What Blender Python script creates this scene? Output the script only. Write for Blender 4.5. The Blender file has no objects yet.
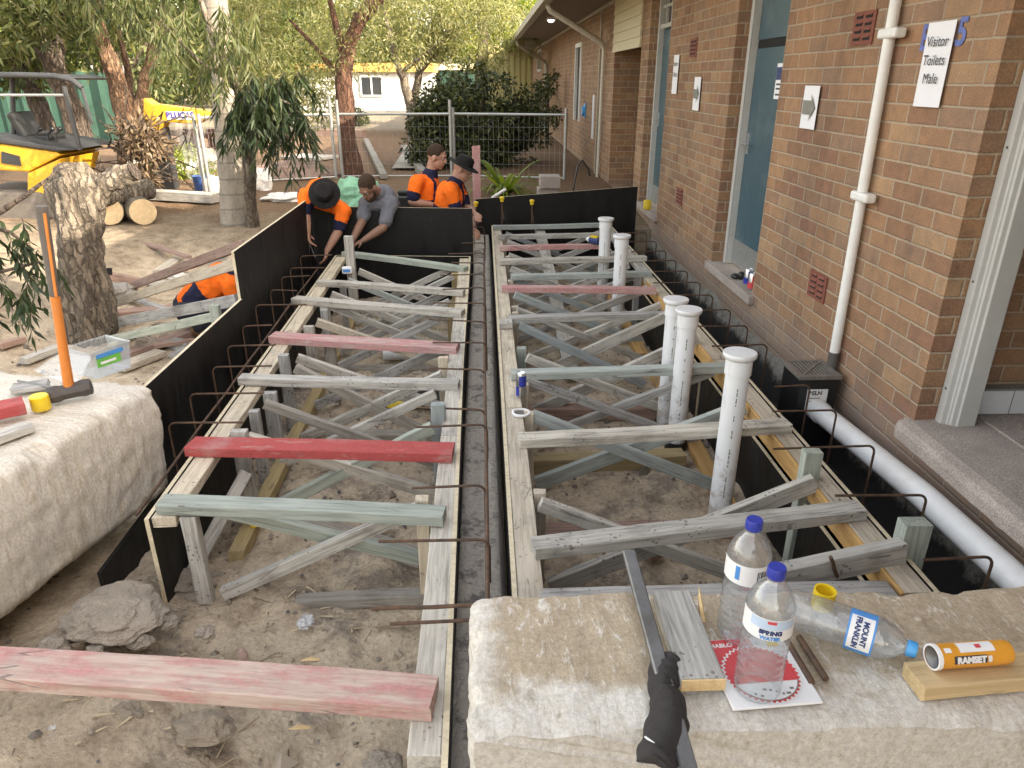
import bpy, bmesh, math, random
import numpy as np
from mathutils import Vector, Matrix, noise as mnoise
random.seed(7); RNG = np.random.default_rng(7)
S = bpy.context.scene; COL = S.collection
V = Vector
# ------------------------------------------------------------------ camera model
F = 720.; TH = math.radians(22.9); PSI = math.radians(2.1); CH = 1.55
_F = V((math.sin(PSI)*math.cos(TH), math.cos(PSI)*math.cos(TH), -math.sin(TH)))
_R = V((math.cos(PSI), -math.sin(PSI), 0)); _U = V((math.sin(PSI)*math.sin(TH), math.cos(PSI)*math.sin(TH), math.cos(TH)))
def at(u, v, X=None, Y=None, Z=None):
    d = _R*(u-512) - _U*(v-384) + _F*F
    t = X/d.x if X is not None else (Y/d.y if Y is not None else (Z-CH)/d.z)
    return V((0, 0, CH)) + d*t
cam = bpy.data.objects.new('camera', bpy.data.cameras.new('camera')); COL.objects.link(cam)
cam.location = (0, 0, CH); cam.rotation_euler = (math.pi/2-TH, 0, -PSI)
cam.data.sensor_width = 36; cam.data.lens = 36*F/1024; cam.data.clip_end = 2000; cam.data.clip_start = .05
S.camera = cam
# ------------------------------------------------------------------ object helpers
WL = {}
def tag(o, label=None, cat=None, group=None, kind=None):
    for k, x in (('label', label), ('category', cat), ('group', group), ('kind', kind)):
        if x: o[k] = x
    return o
def empty(name, loc, label, cat, group=None):
    o = bpy.data.objects.new(name, None); COL.objects.link(o); o.location = loc; o.empty_display_size = .1
    WL[o.name] = V(loc); return tag(o, label, cat, group)
def link(name, me, loc, mats, parent=None, smooth=False):
    o = bpy.data.objects.new(name, me); COL.objects.link(o)
    for m in (mats if isinstance(mats, (list, tuple)) else [mats]): me.materials.append(m)
    loc = V(loc); WL[o.name] = loc
    if parent is not None:
        o.parent = parent; o.location = loc-WL[parent.name]
    else: o.location = loc
    if smooth: me.polygons.foreach_set('use_smooth', [True]*len(me.polygons))
    return o
def rot_to(x, up=V((0, 0, 1))):
    x = V(x).normalized(); up = V(up)
    if abs(x.dot(up)) > .98: up = V((0, 1, 0))
    y = up.cross(x).normalized(); z = x.cross(y)
    return Matrix((x, y, z)).transposed()
class MB:
    def __init__(s): s.v = []; s.f = []; s.mi = []; s.m = 0
    def add(s, vs, fs):
        b = len(s.v); s.v += [V(p) for p in vs]; s.f += [[b+i for i in f] for f in fs]; s.mi += [s.m]*len(fs); return s
    def box(s, lo, hi, R=None, c=None):
        x0, y0, z0 = lo; x1, y1, z1 = hi
        vs = [V(p) for p in ((x0,y0,z0),(x1,y0,z0),(x1,y1,z0),(x0,y1,z0),(x0,y0,z1),(x1,y0,z1),(x1,y1,z1),(x0,y1,z1))]
        if R is not None: vs = [R@p + V(c) for p in vs]
        return s.add(vs, [(0,3,2,1),(4,5,6,7),(0,1,5,4),(1,2,6,5),(2,3,7,6),(3,0,4,7)])
    def cbox(s, c, d, R=None):
        d = V(d)/2; return s.box(-d, d, R or Matrix.Identity(3), c)
    def beam(s, p0, p1, w, t, up=(0,0,1)):
        p0, p1 = V(p0), V(p1); R = rot_to(p1-p0, up); L = (p1-p0).length
        return s.box((0,-w/2,-t/2), (L,w/2,t/2), R, p0)
    def tube(s, pts, r, n=10, cap=True, jit=0.):
        pts = [V(p) for p in pts]; rs = r if isinstance(r, (list, tuple)) else [r]*len(pts)
        vs = []; up = None
        for i, p in enumerate(pts):
            d = (pts[min(i+1, len(pts)-1)]-pts[max(i-1, 0)]).normalized()
            if up is None: up = V((0,0,1)) if abs(d.z) < .9 else V((0,1,0))
            a = d.cross(up).normalized(); up = a.cross(d).normalized()
            for k in range(n):
                th = 2*math.pi*k/n; rr = rs[i]
                q = p + (a*math.cos(th)+up*math.sin(th))*rr
                if jit: q += (a*math.cos(th)+up*math.sin(th))*rr*jit*mnoise.fractal(V((q.x*9, q.y*9, q.z*2.4)), .8, 2., 4)*.8
                vs.append(q)
        fs = [[i*n+k, i*n+(k+1)%n, (i+1)*n+(k+1)%n, (i+1)*n+k] for i in range(len(pts)-1) for k in range(n)]
        if cap: fs += [list(range(n))[::-1], [(len(pts)-1)*n+k for k in range(n)]]
        return s.add(vs, fs)
    def lathe(s, prof, o=(0,0,0), R=None, n=24, cap0=True, cap1=True):
        vs = []; o = V(o); R = R or Matrix.Identity(3)
        for r, z in prof:
            for k in range(n):
                a = 2*math.pi*k/n; vs.append(o+R@V((r*math.cos(a), r*math.sin(a), z)))
        m = len(prof); fs = [[i*n+k, i*n+(k+1)%n, (i+1)*n+(k+1)%n, (i+1)*n+k] for i in range(m-1) for k in range(n)]
        if cap0: fs.append(list(range(n))[::-1])
        if cap1: fs.append([(m-1)*n+k for k in range(n)])
        return s.add(vs, fs)
    def ball(s, c, r, R=None, n=12, m=8):
        r = (r,)*3 if isinstance(r, (int, float)) else r; c = V(c); vs = [c+(R@V((0,0,-r[2])) if R else V((0,0,-r[2])))]
        for i in range(1, m):
            t = -math.pi/2+math.pi*i/m
            for k in range(n):
                a = 2*math.pi*k/n; p = V((r[0]*math.cos(t)*math.cos(a), r[1]*math.cos(t)*math.sin(a), r[2]*math.sin(t)))
                vs.append(c+(R@p if R else p))
        p = V((0,0,r[2])); vs.append(c+(R@p if R else p)); N = len(vs)-1
        fs = [[0, 1+(k+1)%n, 1+k] for k in range(n)]
        fs += [[1+i*n+k, 1+i*n+(k+1)%n, 1+(i+1)*n+(k+1)%n, 1+(i+1)*n+k] for i in range(m-2) for k in range(n)]
        fs += [[1+(m-2)*n+k, 1+(m-2)*n+(k+1)%n, N] for k in range(n)]
        return s.add(vs, fs)
    def caps(s, p0, r0, p1, r1, n=12):
        p0, p1 = V(p0), V(p1); R = rot_to(p1-p0); L = (p1-p0).length
        pr = [(max(r0*math.sin(a), 1e-4), -r0*math.cos(a)) for a in [math.pi/2*i/4 for i in range(5)]]
        pr += [(max(r1*math.cos(a), 1e-4), L+r1*math.sin(a)) for a in [math.pi/2*i/4 for i in range(5)]]
        vs = []
        for r, z in pr:
            for k in range(n):
                a = 2*math.pi*k/n; vs.append(p0+R@V((z, r*math.cos(a), r*math.sin(a))))
        m = len(pr); fs = [[i*n+k, i*n+(k+1)%n, (i+1)*n+(k+1)%n, (i+1)*n+k] for i in range(m-1) for k in range(n)]
        fs += [list(range(n))[::-1], [(m-1)*n+k for k in range(n)]]
        return s.add(vs, fs)
    def prism(s, poly, a, b, axis):   # poly of 2D points extruded along axis from a to b
        def mk(p, t): return {'x': V((t, p[0], p[1])), 'y': V((p[0], t, p[1])), 'z': V((p[0], p[1], t))}[axis]
        n = len(poly); vs = [mk(p, a) for p in poly]+[mk(p, b) for p in poly]
        fs = [[i, (i+1)%n, n+(i+1)%n, n+i] for i in range(n)]+[list(range(n))[::-1], list(range(n, 2*n))]
        return s.add(vs, fs)
    def mesh(s, org=V((0,0,0)), name='m'):
        me = bpy.data.meshes.new(name); me.from_pydata([tuple(p-org) for p in s.v], [], s.f)
        me.polygons.foreach_set('material_index', s.mi); me.update()
        bm = bmesh.new(); bm.from_mesh(me); bmesh.ops.recalc_face_normals(bm, faces=bm.faces); bm.to_mesh(me); bm.free()
        return me
    def org(s):
        xs = [p.x for p in s.v]; ys = [p.y for p in s.v]; zs = [p.z for p in s.v]
        return V(((min(xs)+max(xs))/2, (min(ys)+max(ys))/2, min(zs)))
    def build(s, name, mats, parent=None, smooth=False, bevel=0, org=None, sub=0):
        o_ = V(org) if org is not None else s.org(); me = s.mesh(o_, name)
        o = link(name, me, o_, mats, parent, smooth)
        if bevel:
            b = o.modifiers.new('bevel', 'BEVEL'); b.width = bevel; b.segments = 2; b.limit_method = 'ANGLE'
        if sub:
            b = o.modifiers.new('sub', 'SUBSURF'); b.levels = b.render_levels = sub
        if smooth:
            try: me.set_sharp_from_angle(angle=math.radians(42))
            except Exception: pass
        return o
def timber_mesh(L, w, t, seed, rough=.0012, cham=.003):
    rnd = random.Random(seed); n = max(4, int(L/.12)); vs = []; fs = []
    y, z, c = w/2, t/2, cham
    sec = [(-y+c,-z),(y-c,-z),(y,-z+c),(y,z-c),(y-c,z),(-y+c,z),(-y,z-c),(-y,-z+c)]
    bow = rnd.uniform(-.004, .004)*min(L, 2); tw = rnd.uniform(-.01, .01)
    for i in range(n+1):
        f = i/n; x = L*f; oz = bow*math.sin(math.pi*f); a = tw*f
        for (py, pz) in sec:
            vs.append((x+(rnd.uniform(-.003,.003) if i in (0, n) else 0), py*math.cos(a)-pz*math.sin(a)+rnd.gauss(0, rough)*.6, pz*math.cos(a)+py*math.sin(a)+oz+rnd.gauss(0, rough)*.5))
    for i in range(n):
        for k in range(8): fs.append((i*8+k, i*8+(k+1)%8, (i+1)*8+(k+1)%8, (i+1)*8+k))
    fs += [tuple(range(7,-1,-1)), tuple(n*8+k for k in range(8))]
    me = bpy.data.meshes.new('timber'); me.from_pydata(vs, [], fs)
    bm = bmesh.new(); bm.from_mesh(me); bmesh.ops.recalc_face_normals(bm, faces=bm.faces); bm.to_mesh(me); bm.free()
    return me
_ts = [0]
def timber(name, p0, p1, w, t, mat, parent=None, up=(0,0,1), **kw):
    _ts[0] += 1; p0, p1 = V(p0), V(p1); me = timber_mesh((p1-p0).length, w, t, _ts[0], **kw)
    o = link(name, me, p0, mat, parent); o.rotation_euler = rot_to(p1-p0, up).to_euler(); return o
def text(name, body, size, org, right, up, mat, parent, wrap=None, bold=.0, align='CENTER', spacing=1.0):
    cu = bpy.data.curves.new('txt', 'FONT'); cu.body = body; cu.size = size; cu.align_x = align; cu.align_y = 'CENTER'
    cu.extrude = .0003; cu.offset = bold; cu.space_line = spacing
    t = bpy.data.objects.new('txt', cu); COL.objects.link(t); bpy.context.view_layer.update()
    me = bpy.data.meshes.new_from_object(t.evaluated_get(bpy.context.evaluated_depsgraph_get()))
    bpy.data.objects.remove(t); bpy.data.curves.remove(cu)
    right = V(right).normalized(); up = V(up).normalized(); nrm = right.cross(up); org = V(org)
    if wrap:   # wrap=(radius): bend the line round an axis along up, org lies on the cylinder surface
        for v in me.vertices:
            a = v.co.x/wrap; r = wrap+v.co.z
            v.co = right*(r*math.sin(a)) + nrm*(r*math.cos(a)-wrap) + up*v.co.y
    else:
        for v in me.vertices: v.co = right*v.co.x+up*v.co.y+nrm*v.co.z
    me.materials.clear()
    return link(name, me, org, mat, parent)
# ------------------------------------------------------------------ materials
def mat_new(name):
    m = bpy.data.materials.new(name); m.use_nodes = True; nt = m.node_tree; b = nt.nodes['Principled BSDF']
    return m, nt, b
def N(nt, t, **kw):
    n = nt.nodes.new(t)
    for k, x in kw.items(): setattr(n, k, x)
    return n
def setin(nt, sock, val):
    if isinstance(val, bpy.types.NodeSocket): nt.links.new(val, sock)
    elif isinstance(val, (tuple, list)) and len(val) == 3 and sock.type == 'RGBA': sock.default_value = (*val, 1)
    else: sock.default_value = val
def math_(nt, op, a, b=None, c=None, clamp=False):
    n = N(nt, 'ShaderNodeMath', operation=op, use_clamp=clamp)
    for i, x in enumerate((a, b, c)):
        if x is not None: setin(nt, n.inputs[i], x)
    return n.outputs[0]
def mix(nt, f, a, b, blend='MIX'):
    n = N(nt, 'ShaderNodeMix', data_type='RGBA', blend_type=blend); setin(nt, n.inputs[0], f); setin(nt, n.inputs[6], a); setin(nt, n.inputs[7], b); return n.outputs[2]
def ramp(nt, f, stops, interp='LINEAR'):
    n = N(nt, 'ShaderNodeValToRGB'); n.color_ramp.interpolation = interp; e = n.color_ramp.elements
    while len(e) < len(stops): e.new(.5)
    for i, (p, c) in enumerate(stops): e[i].position = p; e[i].color = (*c, 1) if len(c) == 3 else c
    setin(nt, n.inputs[0], f); return n.outputs[0]
def coord(nt, kind='Object', scale=(1,1,1), loc=None):
    tc = N(nt, 'ShaderNodeTexCoord'); mp = N(nt, 'ShaderNodeMapping'); nt.links.new(tc.outputs[kind], mp.inputs[0]); mp.inputs[3].default_value = scale
    if loc is not None: setin(nt, mp.inputs[1], loc)
    return mp.outputs[0]
def noise(nt, vec, scale, detail=4, rough=.6, dist=0, out=0):
    n = N(nt, 'ShaderNodeTexNoise'); nt.links.new(vec, n.inputs['Vector']); n.inputs['Scale'].default_value = scale
    n.inputs['Detail'].default_value = detail; n.inputs['Roughness'].default_value = rough; n.inputs['Distortion'].default_value = dist; return n.outputs[out]
def bump(nt, b, h, strength=.3, dist=.01):
    n = N(nt, 'ShaderNodeBump'); n.inputs['Strength'].default_value = strength; n.inputs['Distance'].default_value = dist
    nt.links.new(h, n.inputs['Height']); nt.links.new(n.outputs[0], b.inputs['Normal'])
def objrand(nt):
    return N(nt, 'ShaderNodeObjectInfo').outputs['Random']
def rvec(nt):
    n = N(nt, 'ShaderNodeCombineXYZ'); r = objrand(nt)
    nt.links.new(math_(nt, 'MULTIPLY', r, 37.), n.inputs[0]); nt.links.new(math_(nt, 'MULTIPLY', r, 91.), n.inputs[1]); return n.outputs[0]
def sstep(nt, f, a, b):
    n = N(nt, 'ShaderNodeMapRange', interpolation_type='SMOOTHSTEP'); setin(nt, n.inputs[0], f); n.inputs[1].default_value = a; n.inputs[2].default_value = b; return n.outputs[0]
def plain(name, c, rough=.6, metal=0, var=.12, bmp=.15, scale=30, dirt=None, dirtamt=.4, spec=.5):
    m, nt, b = mat_new(name); v = coord(nt); n1 = noise(nt, v, scale, 4)
    n2 = noise(nt, v, scale*.22, 5)
    d = tuple(x*(1-var*1.5) for x in c); l = tuple(min(1, x*(1+var)) for x in c)
    col = ramp(nt, n1, [(.3, d), (.7, l)])
    if dirt: col = mix(nt, math_(nt, 'MULTIPLY', sstep(nt, n2, .48, .68), dirtamt), col, dirt)
    nt.links.new(col, b.inputs['Base Color']); b.inputs['Roughness'].default_value = rough; b.inputs['Metallic'].default_value = metal
    b.inputs['Specular IOR Level'].default_value = spec
    if bmp: bump(nt, b, n1, bmp, .004)
    return m
def wood(name, c, c2, paint=None, paint_amt=.5, dirt=(.10,.085,.07), dirt_amt=.45, splat=None, rough=.8):
    """timber with the grain along local X; optional worn paint and cement splashes"""
    m, nt, b = mat_new(name); rv = rvec(nt); v = coord(nt, 'Object', (1, 1, 1), rv); vg = coord(nt, 'Object', (.9, 14, 14), rv)
    g = noise(nt, vg, 5, 6, .65, .4); big = noise(nt, v, 5, 4); fine = noise(nt, v, 60, 4)
    col = ramp(nt, g, [(.28, c2), (.55, c), (.8, tuple(min(1, x*1.18) for x in c))])
    tint = ramp(nt, objrand(nt), [(0, (.80,.80,.82)), (1, (1.12,1.09,1.03))]); col = mix(nt, 1., col, tint, 'MULTIPLY')
    if paint:
        vg2 = coord(nt, 'Object', (1.6, 6, 6), rv); w = noise(nt, vg2, 4, 8, .72)
        lo = .62-.36*paint_amt
        pcol = ramp(nt, fine, [(.3, tuple(x*.82 for x in paint)), (.7, tuple(min(1, x*1.15) for x in paint))])
        col = mix(nt, math_(nt, 'MULTIPLY', sstep(nt, w, lo-.10, lo+.16), .92), col, pcol)
    col = mix(nt, math_(nt, 'MULTIPLY', sstep(nt, big, .5, .72), dirt_amt), col, dirt)
    if splat:
        vo = N(nt, 'ShaderNodeTexVoronoi'); nt.links.new(v, vo.inputs['Vector']); vo.inputs['Scale'].default_value = 45
        sp = math_(nt, 'LESS_THAN', vo.outputs['Distance'], math_(nt, 'MULTIPLY', sstep(nt, noise(nt, v, 7, 4), .42, .70), .36)); col = mix(nt, math_(nt, 'MULTIPLY', sp, .75), col, splat)
    vn = N(nt, 'ShaderNodeTexVoronoi'); nt.links.new(coord(nt, 'Object', (1,1,.02), rv), vn.inputs['Vector']); vn.inputs['Scale'].default_value = 6; col = mix(nt, math_(nt, 'MULTIPLY', math_(nt, 'LESS_THAN', vn.outputs['Distance'], .022), .85), col, (.05,.04,.035))
    vk = N(nt, 'ShaderNodeTexVoronoi'); nt.links.new(coord(nt, 'Object', (.5,12,12), rv), vk.inputs['Vector']); vk.inputs['Scale'].default_value = 2.2; vk.feature = 'DISTANCE_TO_EDGE'; crack = math_(nt, 'MULTIPLY', math_(nt, 'LESS_THAN', vk.outputs['Distance'], .012), sstep(nt, big, .48, .56)); col = mix(nt, math_(nt, 'MULTIPLY', crack, .6), col, (.09,.08,.07))
    nt.links.new(col, b.inputs['Base Color']); b.inputs['Roughness'].default_value = rough; b.inputs['Specular IOR Level'].default_value = .3
    bump(nt, b, math_(nt, 'ADD', g, math_(nt, 'MULTIPLY', fine, .4)), .35, .004); return m
M = {}
M['grey_wood'] = wood('grey_wood', (.47,.46,.43), (.22,.215,.20), splat=(.13,.12,.11))
M['pale_wood'] = wood('pale_wood', (.58,.52,.42), (.35,.30,.225), dirt=(.28,.25,.21), dirt_amt=.6, splat=(.24,.22,.19))
M['white_wood'] = wood('white_wood', (.52,.50,.455), (.25,.235,.21), dirt=(.2,.18,.16), dirt_amt=.5, splat=(.16,.14,.12))
M['green_wood'] = wood('green_wood', (.42,.46,.40), (.24,.275,.24), dirt=(.22,.24,.2), dirt_amt=.4)
M['blue_wood'] = wood('blue_wood', (.38,.42,.41), (.23,.26,.26), dirt=(.2,.2,.19), dirt_amt=.4)
M['dark_wood'] = wood('dark_wood', (.33,.31,.275), (.16,.15,.13))
M['red_wood'] = wood('red_wood', (.42,.36,.32), (.25,.2,.18), (.37,.048,.05), .86, dirt=(.42,.30,.28), dirt_amt=.45)
M['pink_wood'] = wood('pink_wood', (.52,.46,.42), (.36,.30,.28), (.45,.22,.215), .62, dirt=(.40,.34,.32), dirt_amt=.35)
M['pink_plank'] = wood('pink_plank', (.46,.37,.33), (.31,.23,.20), (.43,.20,.19), .34, dirt=(.36,.30,.26), dirt_amt=.5)
M['brown_wood'] = wood('brown_wood', (.34,.24,.20), (.20,.13,.11), dirt_amt=.4)
M['fresh_wood'] = wood('fresh_wood', (.62,.47,.26), (.48,.34,.17), dirt=(.4,.32,.22), dirt_amt=.2)
M['orange_wood'] = wood('orange_wood', (.56,.35,.14), (.40,.23,.08), dirt=(.2,.15,.1), dirt_amt=.4)
M['yellow_wood'] = wood('yellow_wood', (.40,.32,.17), (.28,.22,.11), dirt=(.25,.21,.15), dirt_amt=.5)
M['ply_edge'] = plain('ply_edge', (.62,.54,.38), .75, dirt=(.3,.26,.2), scale=60)
def formply():
    m, nt, b = mat_new('black_form_ply'); v = coord(nt); vs = coord(nt, 'Object', (3,3,.7)); a = noise(nt, vs, 3, 8, .7); f = noise(nt, v, 90, 3)
    col = ramp(nt, a, [(.35, (.004,.004,.0045)), (.6, (.010,.0095,.009)), (.72, (.03,.027,.024))])
    col = mix(nt, sstep(nt, f, .68, .74), col, (.13,.12,.11))
    nt.links.new(col, b.inputs['Base Color']); b.inputs['Specular IOR Level'].default_value = .3; nt.links.new(ramp(nt, a, [(.3, (.35,.35,.35)), (.7, (.7,.7,.7))]), b.inputs['Roughness']); bump(nt, b, a, .15, .004); return m
M['formply'] = formply()
def rust():
    m, nt, b = mat_new('rusty_steel'); v = coord(nt); a = noise(nt, v, 25, 5); f = noise(nt, v, 160, 3)
    col = ramp(nt, a, [(.3, (.055,.04,.033)), (.6, (.13,.075,.045)), (.8, (.2,.12,.075))])
    nt.links.new(col, b.inputs['Base Color']); b.inputs['Roughness'].default_value = .7; b.inputs['Metallic'].default_value = .25; bump(nt, b, f, .4, .003); return m
M['rust'] = rust()
def coord_pos(nt, g, s):
    mp = N(nt, 'ShaderNodeMapping'); nt.links.new(g.outputs['Position'], mp.inputs[0]); mp.inputs[3].default_value = s; return mp.outputs[0]
def brick(name='brick'):
    m, nt, b = mat_new(name); g = N(nt, 'ShaderNodeNewGeometry'); sx = N(nt, 'ShaderNodeSeparateXYZ'); nt.links.new(g.outputs['Position'], sx.inputs[0])
    wob = noise(nt, g.outputs['Position'], 22, 3)
    u = math_(nt, 'ADD', math_(nt, 'ADD', sx.outputs[0], sx.outputs[1]), 20.07); vv = math_(nt, 'ADD', sx.outputs[2], 20*.086-.073+.0045)
    w2 = math_(nt, 'MULTIPLY', math_(nt, 'SUBTRACT', wob, .5), .008)
    vv = math_(nt, 'ADD', vv, w2); u = math_(nt, 'ADD', u, w2)
    rowf = math_(nt, 'DIVIDE', vv, .086); row = math_(nt, 'FLOOR', rowf); fv = math_(nt, 'MULTIPLY', math_(nt, 'FRACT', rowf), .086)
    cf = math_(nt, 'ADD', math_(nt, 'DIVIDE', u, .25), math_(nt, 'MULTIPLY', math_(nt, 'MODULO', row, 2.), .5)); c_ = math_(nt, 'FLOOR', cf); fu = math_(nt, 'MULTIPLY', math_(nt, 'FRACT', cf), .25)
    du = math_(nt, 'MINIMUM', fu, math_(nt, 'SUBTRACT', .25, fu)); dv = math_(nt, 'MINIMUM', fv, math_(nt, 'SUBTRACT', .086, fv)); dd = math_(nt, 'MINIMUM', du, dv)
    mort = math_(nt, 'SUBTRACT', 1., sstep(nt, dd, .0035, .0065))
    cx = N(nt, 'ShaderNodeCombineXYZ'); nt.links.new(c_, cx.inputs[0]); nt.links.new(row, cx.inputs[1])
    wn = N(nt, 'ShaderNodeTexWhiteNoise', noise_dimensions='2D'); nt.links.new(cx.outputs[0], wn.inputs['Vector'])
    bc = ramp(nt, wn.outputs['Value'], [(0,(.265,.155,.098)),(.14,(.30,.180,.108)),(.3,(.318,.190,.113)),(.46,(.28,.180,.118)),(.6,(.335,.208,.124)),(.74,(.29,.187,.125)),(.88,(.36,.236,.142)),(.95,(.265,.15,.10))], 'CONSTANT')
    sp = noise(nt, g.outputs['Position'], 130, 3, .7); md = noise(nt, g.outputs['Position'], 14, 4)
    bc = mix(nt, 1., bc, ramp(nt, sp, [(.3,(.72,.72,.72)),(.7,(1.2,1.2,1.2))]), 'MULTIPLY'); bc = mix(nt, 1., bc, ramp(nt, md, [(.3,(.82,.84,.88)),(.7,(1.14,1.1,1.05))]), 'MULTIPLY')
    mc = ramp(nt, sp, [(.3,(.30,.235,.17)),(.7,(.45,.365,.27))])
    col = mix(nt, mort, bc, mc)
    # cement and dirt smears on the lowest courses
    st_ = noise(nt, coord_pos(nt, g, (1.2,1.2,.35)), 1.6, 6, .65); col = mix(nt, 1., col, ramp(nt, st_, [(.35,(.80,.80,.82)),(.5,(1,1,1)),(.68,(1.12,1.09,1.04))]), 'MULTIPLY')
    low = math_(nt, 'SUBTRACT', 1., sstep(nt, math_(nt, 'ADD', sx.outputs[2], math_(nt, 'MULTIPLY', md, .35)), .02, .34)); col = mix(nt, math_(nt, 'MULTIPLY', low, .55), col, (.27,.235,.21))
    nt.links.new(col, b.inputs['Base Color']); b.inputs['Roughness'].default_value = .85; b.inputs['Specular IOR Level'].default_value = .25
    h = math_(nt, 'ADD', math_(nt, 'MULTIPLY', sstep(nt, dd, .002, .009), 1.), math_(nt, 'MULTIPLY', sp, .35)); bump(nt, b, h, .7, .006); return m
M['brick'] = brick()
def concrete(name, c, scale=12, speck=.35):
    m, nt, b = mat_new(name); v = coord(nt); a = noise(nt, v, scale*.25, 6); f = noise(nt, v, scale*12, 4, .75)
    col = ramp(nt, a, [(.3, tuple(x*.72 for x in c)), (.7, tuple(x*1.15 for x in c))]); col = mix(nt, 1., col, ramp(nt, f, [(.3, (1-speck,)*3), (.7, (1+speck,)*3)]), 'MULTIPLY')
    nt.links.new(col, b.inputs['Base Color']); b.inputs['Roughness'].default_value = .9; bump(nt, b, f, .5, .006); return m
M['concrete'] = concrete('concrete', (.40,.345,.31), 12, .55); M['cement'] = concrete('cement_render', (.29,.28,.26), 20)
def sandstone(name, dusty):
    m, nt, b = mat_new(name); v = coord(nt, 'Object'); vs = coord(nt, 'Object', (1.2,11,2.0)); sg = N(nt, 'ShaderNodeSeparateXYZ'); nt.links.new(coord(nt, 'Generated'), sg.inputs[0])
    ge = N(nt, 'ShaderNodeNewGeometry'); nz = N(nt, 'ShaderNodeSeparateXYZ'); nt.links.new(ge.outputs['Normal'], nz.inputs[0])
    st = noise(nt, vs, 4, 8, .7, .8); big = noise(nt, v, 3.2, 7, .62); f = noise(nt, v, 85, 6, .82); mid = noise(nt, v, 17, 8, .75)
    vc = coord(nt, 'Object', (16,5,10) if dusty else (6,17,3.5)); chip = noise(nt, vc, 3.2, 9, .78, .6)
    col = ramp(nt, st, [(.28,(.52,.43,.31)),(.42,(.69,.62,.51)),(.58,(.80,.76,.68)),(.75,(.68,.58,.43))])
    col = mix(nt, math_(nt, 'MULTIPLY', sstep(nt, big, .44, .6), .6), col, (.66,.62,.56))
    if dusty:
        g = math_(nt, 'ADD', sg.outputs[1], math_(nt, 'MULTIPLY', math_(nt, 'SUBTRACT', noise(nt, v, 4.5, 8, .68), .5), .85)); left = sstep(nt, math_(nt, 'ADD', sg.outputs[0], math_(nt, 'MULTIPLY', math_(nt, 'SUBTRACT', mid, .5), .07)), .012, .045)
        dust = math_(nt, 'MULTIPLY', math_(nt, 'MULTIPLY', sstep(nt, nz.outputs[2], .6, .95), sstep(nt, g, .26, .40)), left)
        pale = ramp(nt, chip, [(.33,(.44,.39,.31)),(.42,(.74,.69,.60)),(.56,(.86,.83,.77))]); col = mix(nt, .8, col, pale)
        col = mix(nt, math_(nt, 'MULTIPLY', dust, math_(nt, 'SUBTRACT', 1., math_(nt, 'MULTIPLY', sstep(nt, chip, .54, .62), .85))), col, ramp(nt, mid, [(.3,(.46,.37,.26)),(.7,(.61,.51,.38))]))
    else:
        col = mix(nt, math_(nt, 'MULTIPLY', sstep(nt, chip, .52, .64), .7), col, (.76,.72,.66)); col = mix(nt, math_(nt, 'MULTIPLY', sstep(nt, noise(nt, v, 6, 9, .78, .5), .60, .70), .5), col, (.42,.34,.25))
    col = mix(nt, 1., col, ramp(nt, f, [(.3,(.70,.69,.68)),(.7,(1.2,1.2,1.2))]), 'MULTIPLY')
    nt.links.new(col, b.inputs['Base Color']); b.inputs['Roughness'].default_value = .92; b.inputs['Specular IOR Level'].default_value = .2
    bump(nt, b, math_(nt, 'ADD', math_(nt, 'ADD', math_(nt, 'MULTIPLY', st, .8 if not dusty else .1), math_(nt, 'MULTIPLY', chip, 1.1)), math_(nt, 'MULTIPLY', f, .6)), .7, .014); return m
M['sandstone_pale'] = sandstone('pale_sandstone', False)
M['sandstone'] = sandstone('sandstone', True)
M['pvc'] = plain('white_pvc', (.76,.77,.78), .38, var=.04, dirt=(.52,.49,.44), dirtamt=.25, bmp=.02, scale=18)
def pvcmat():
    m, nt, b = mat_new('site_pvc'); v = coord(nt); s = N(nt, 'ShaderNodeSeparateXYZ'); nt.links.new(v, s.inputs[0]); n = noise(nt, v, 14, 7, .72); n2 = noise(nt, coord(nt, 'Object', (1,1,.15)), 30, 5, .7)
    mud = sstep(nt, math_(nt, 'SUBTRACT', n, math_(nt, 'MULTIPLY', s.outputs[2], .55)), .33, .52); col = mix(nt, math_(nt, 'MULTIPLY', mud, .75), (.76,.77,.78), (.36,.31,.25)); col = mix(nt, math_(nt, 'MULTIPLY', sstep(nt, n2, .60, .68), .35), col, (.45,.43,.40))
    nt.links.new(col, b.inputs['Base Color']); b.inputs['Roughness'].default_value = .38; return m
M['site_pvc'] = pvcmat()
M['pvc_dark'] = plain('dark_pipe', (.09,.085,.08), .6)
M['white_paint'] = plain('white_paint', (.78,.78,.76), .45, var=.04, dirt=(.6,.58,.52), dirtamt=.25, bmp=.02, scale=14)
M['frame_paint'] = plain('frame_paint', (.50,.50,.48), .45, var=.04, dirt=(.45,.43,.39), dirtamt=.3, bmp=.02, scale=12)
M['cream'] = plain('cream_paint', (.60,.53,.36), .6, bmp=.05); M['teal'] = plain('teal_paint', (.045,.095,.125), .42, var=.08, bmp=.04, dirt=(.16,.2,.21), dirtamt=.35, scale=14)
M['soffit'] = plain('soffit_sheet', (.24,.20,.155), .8); M['gutter'] = plain('gutter_metal', (.42,.38,.30), .5, bmp=.03); M['downpipe'] = plain('downpipe_paint', (.60,.57,.50), .5, bmp=.03); M['roof'] = plain('roof_sheet', (.22,.2,.18), .6)
M['terracotta'] = plain('terracotta', (.20,.062,.04), .75); M['dark'] = plain('dark_void', (.012,.012,.012), .9, bmp=0)
M['black_plastic'] = plain('black_plastic', (.014,.014,.015), .4, bmp=.05); M['steel_grey'] = plain('dark_steel', (.20,.20,.20), .42, metal=.7, dirt=(.1,.08,.06))
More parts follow.
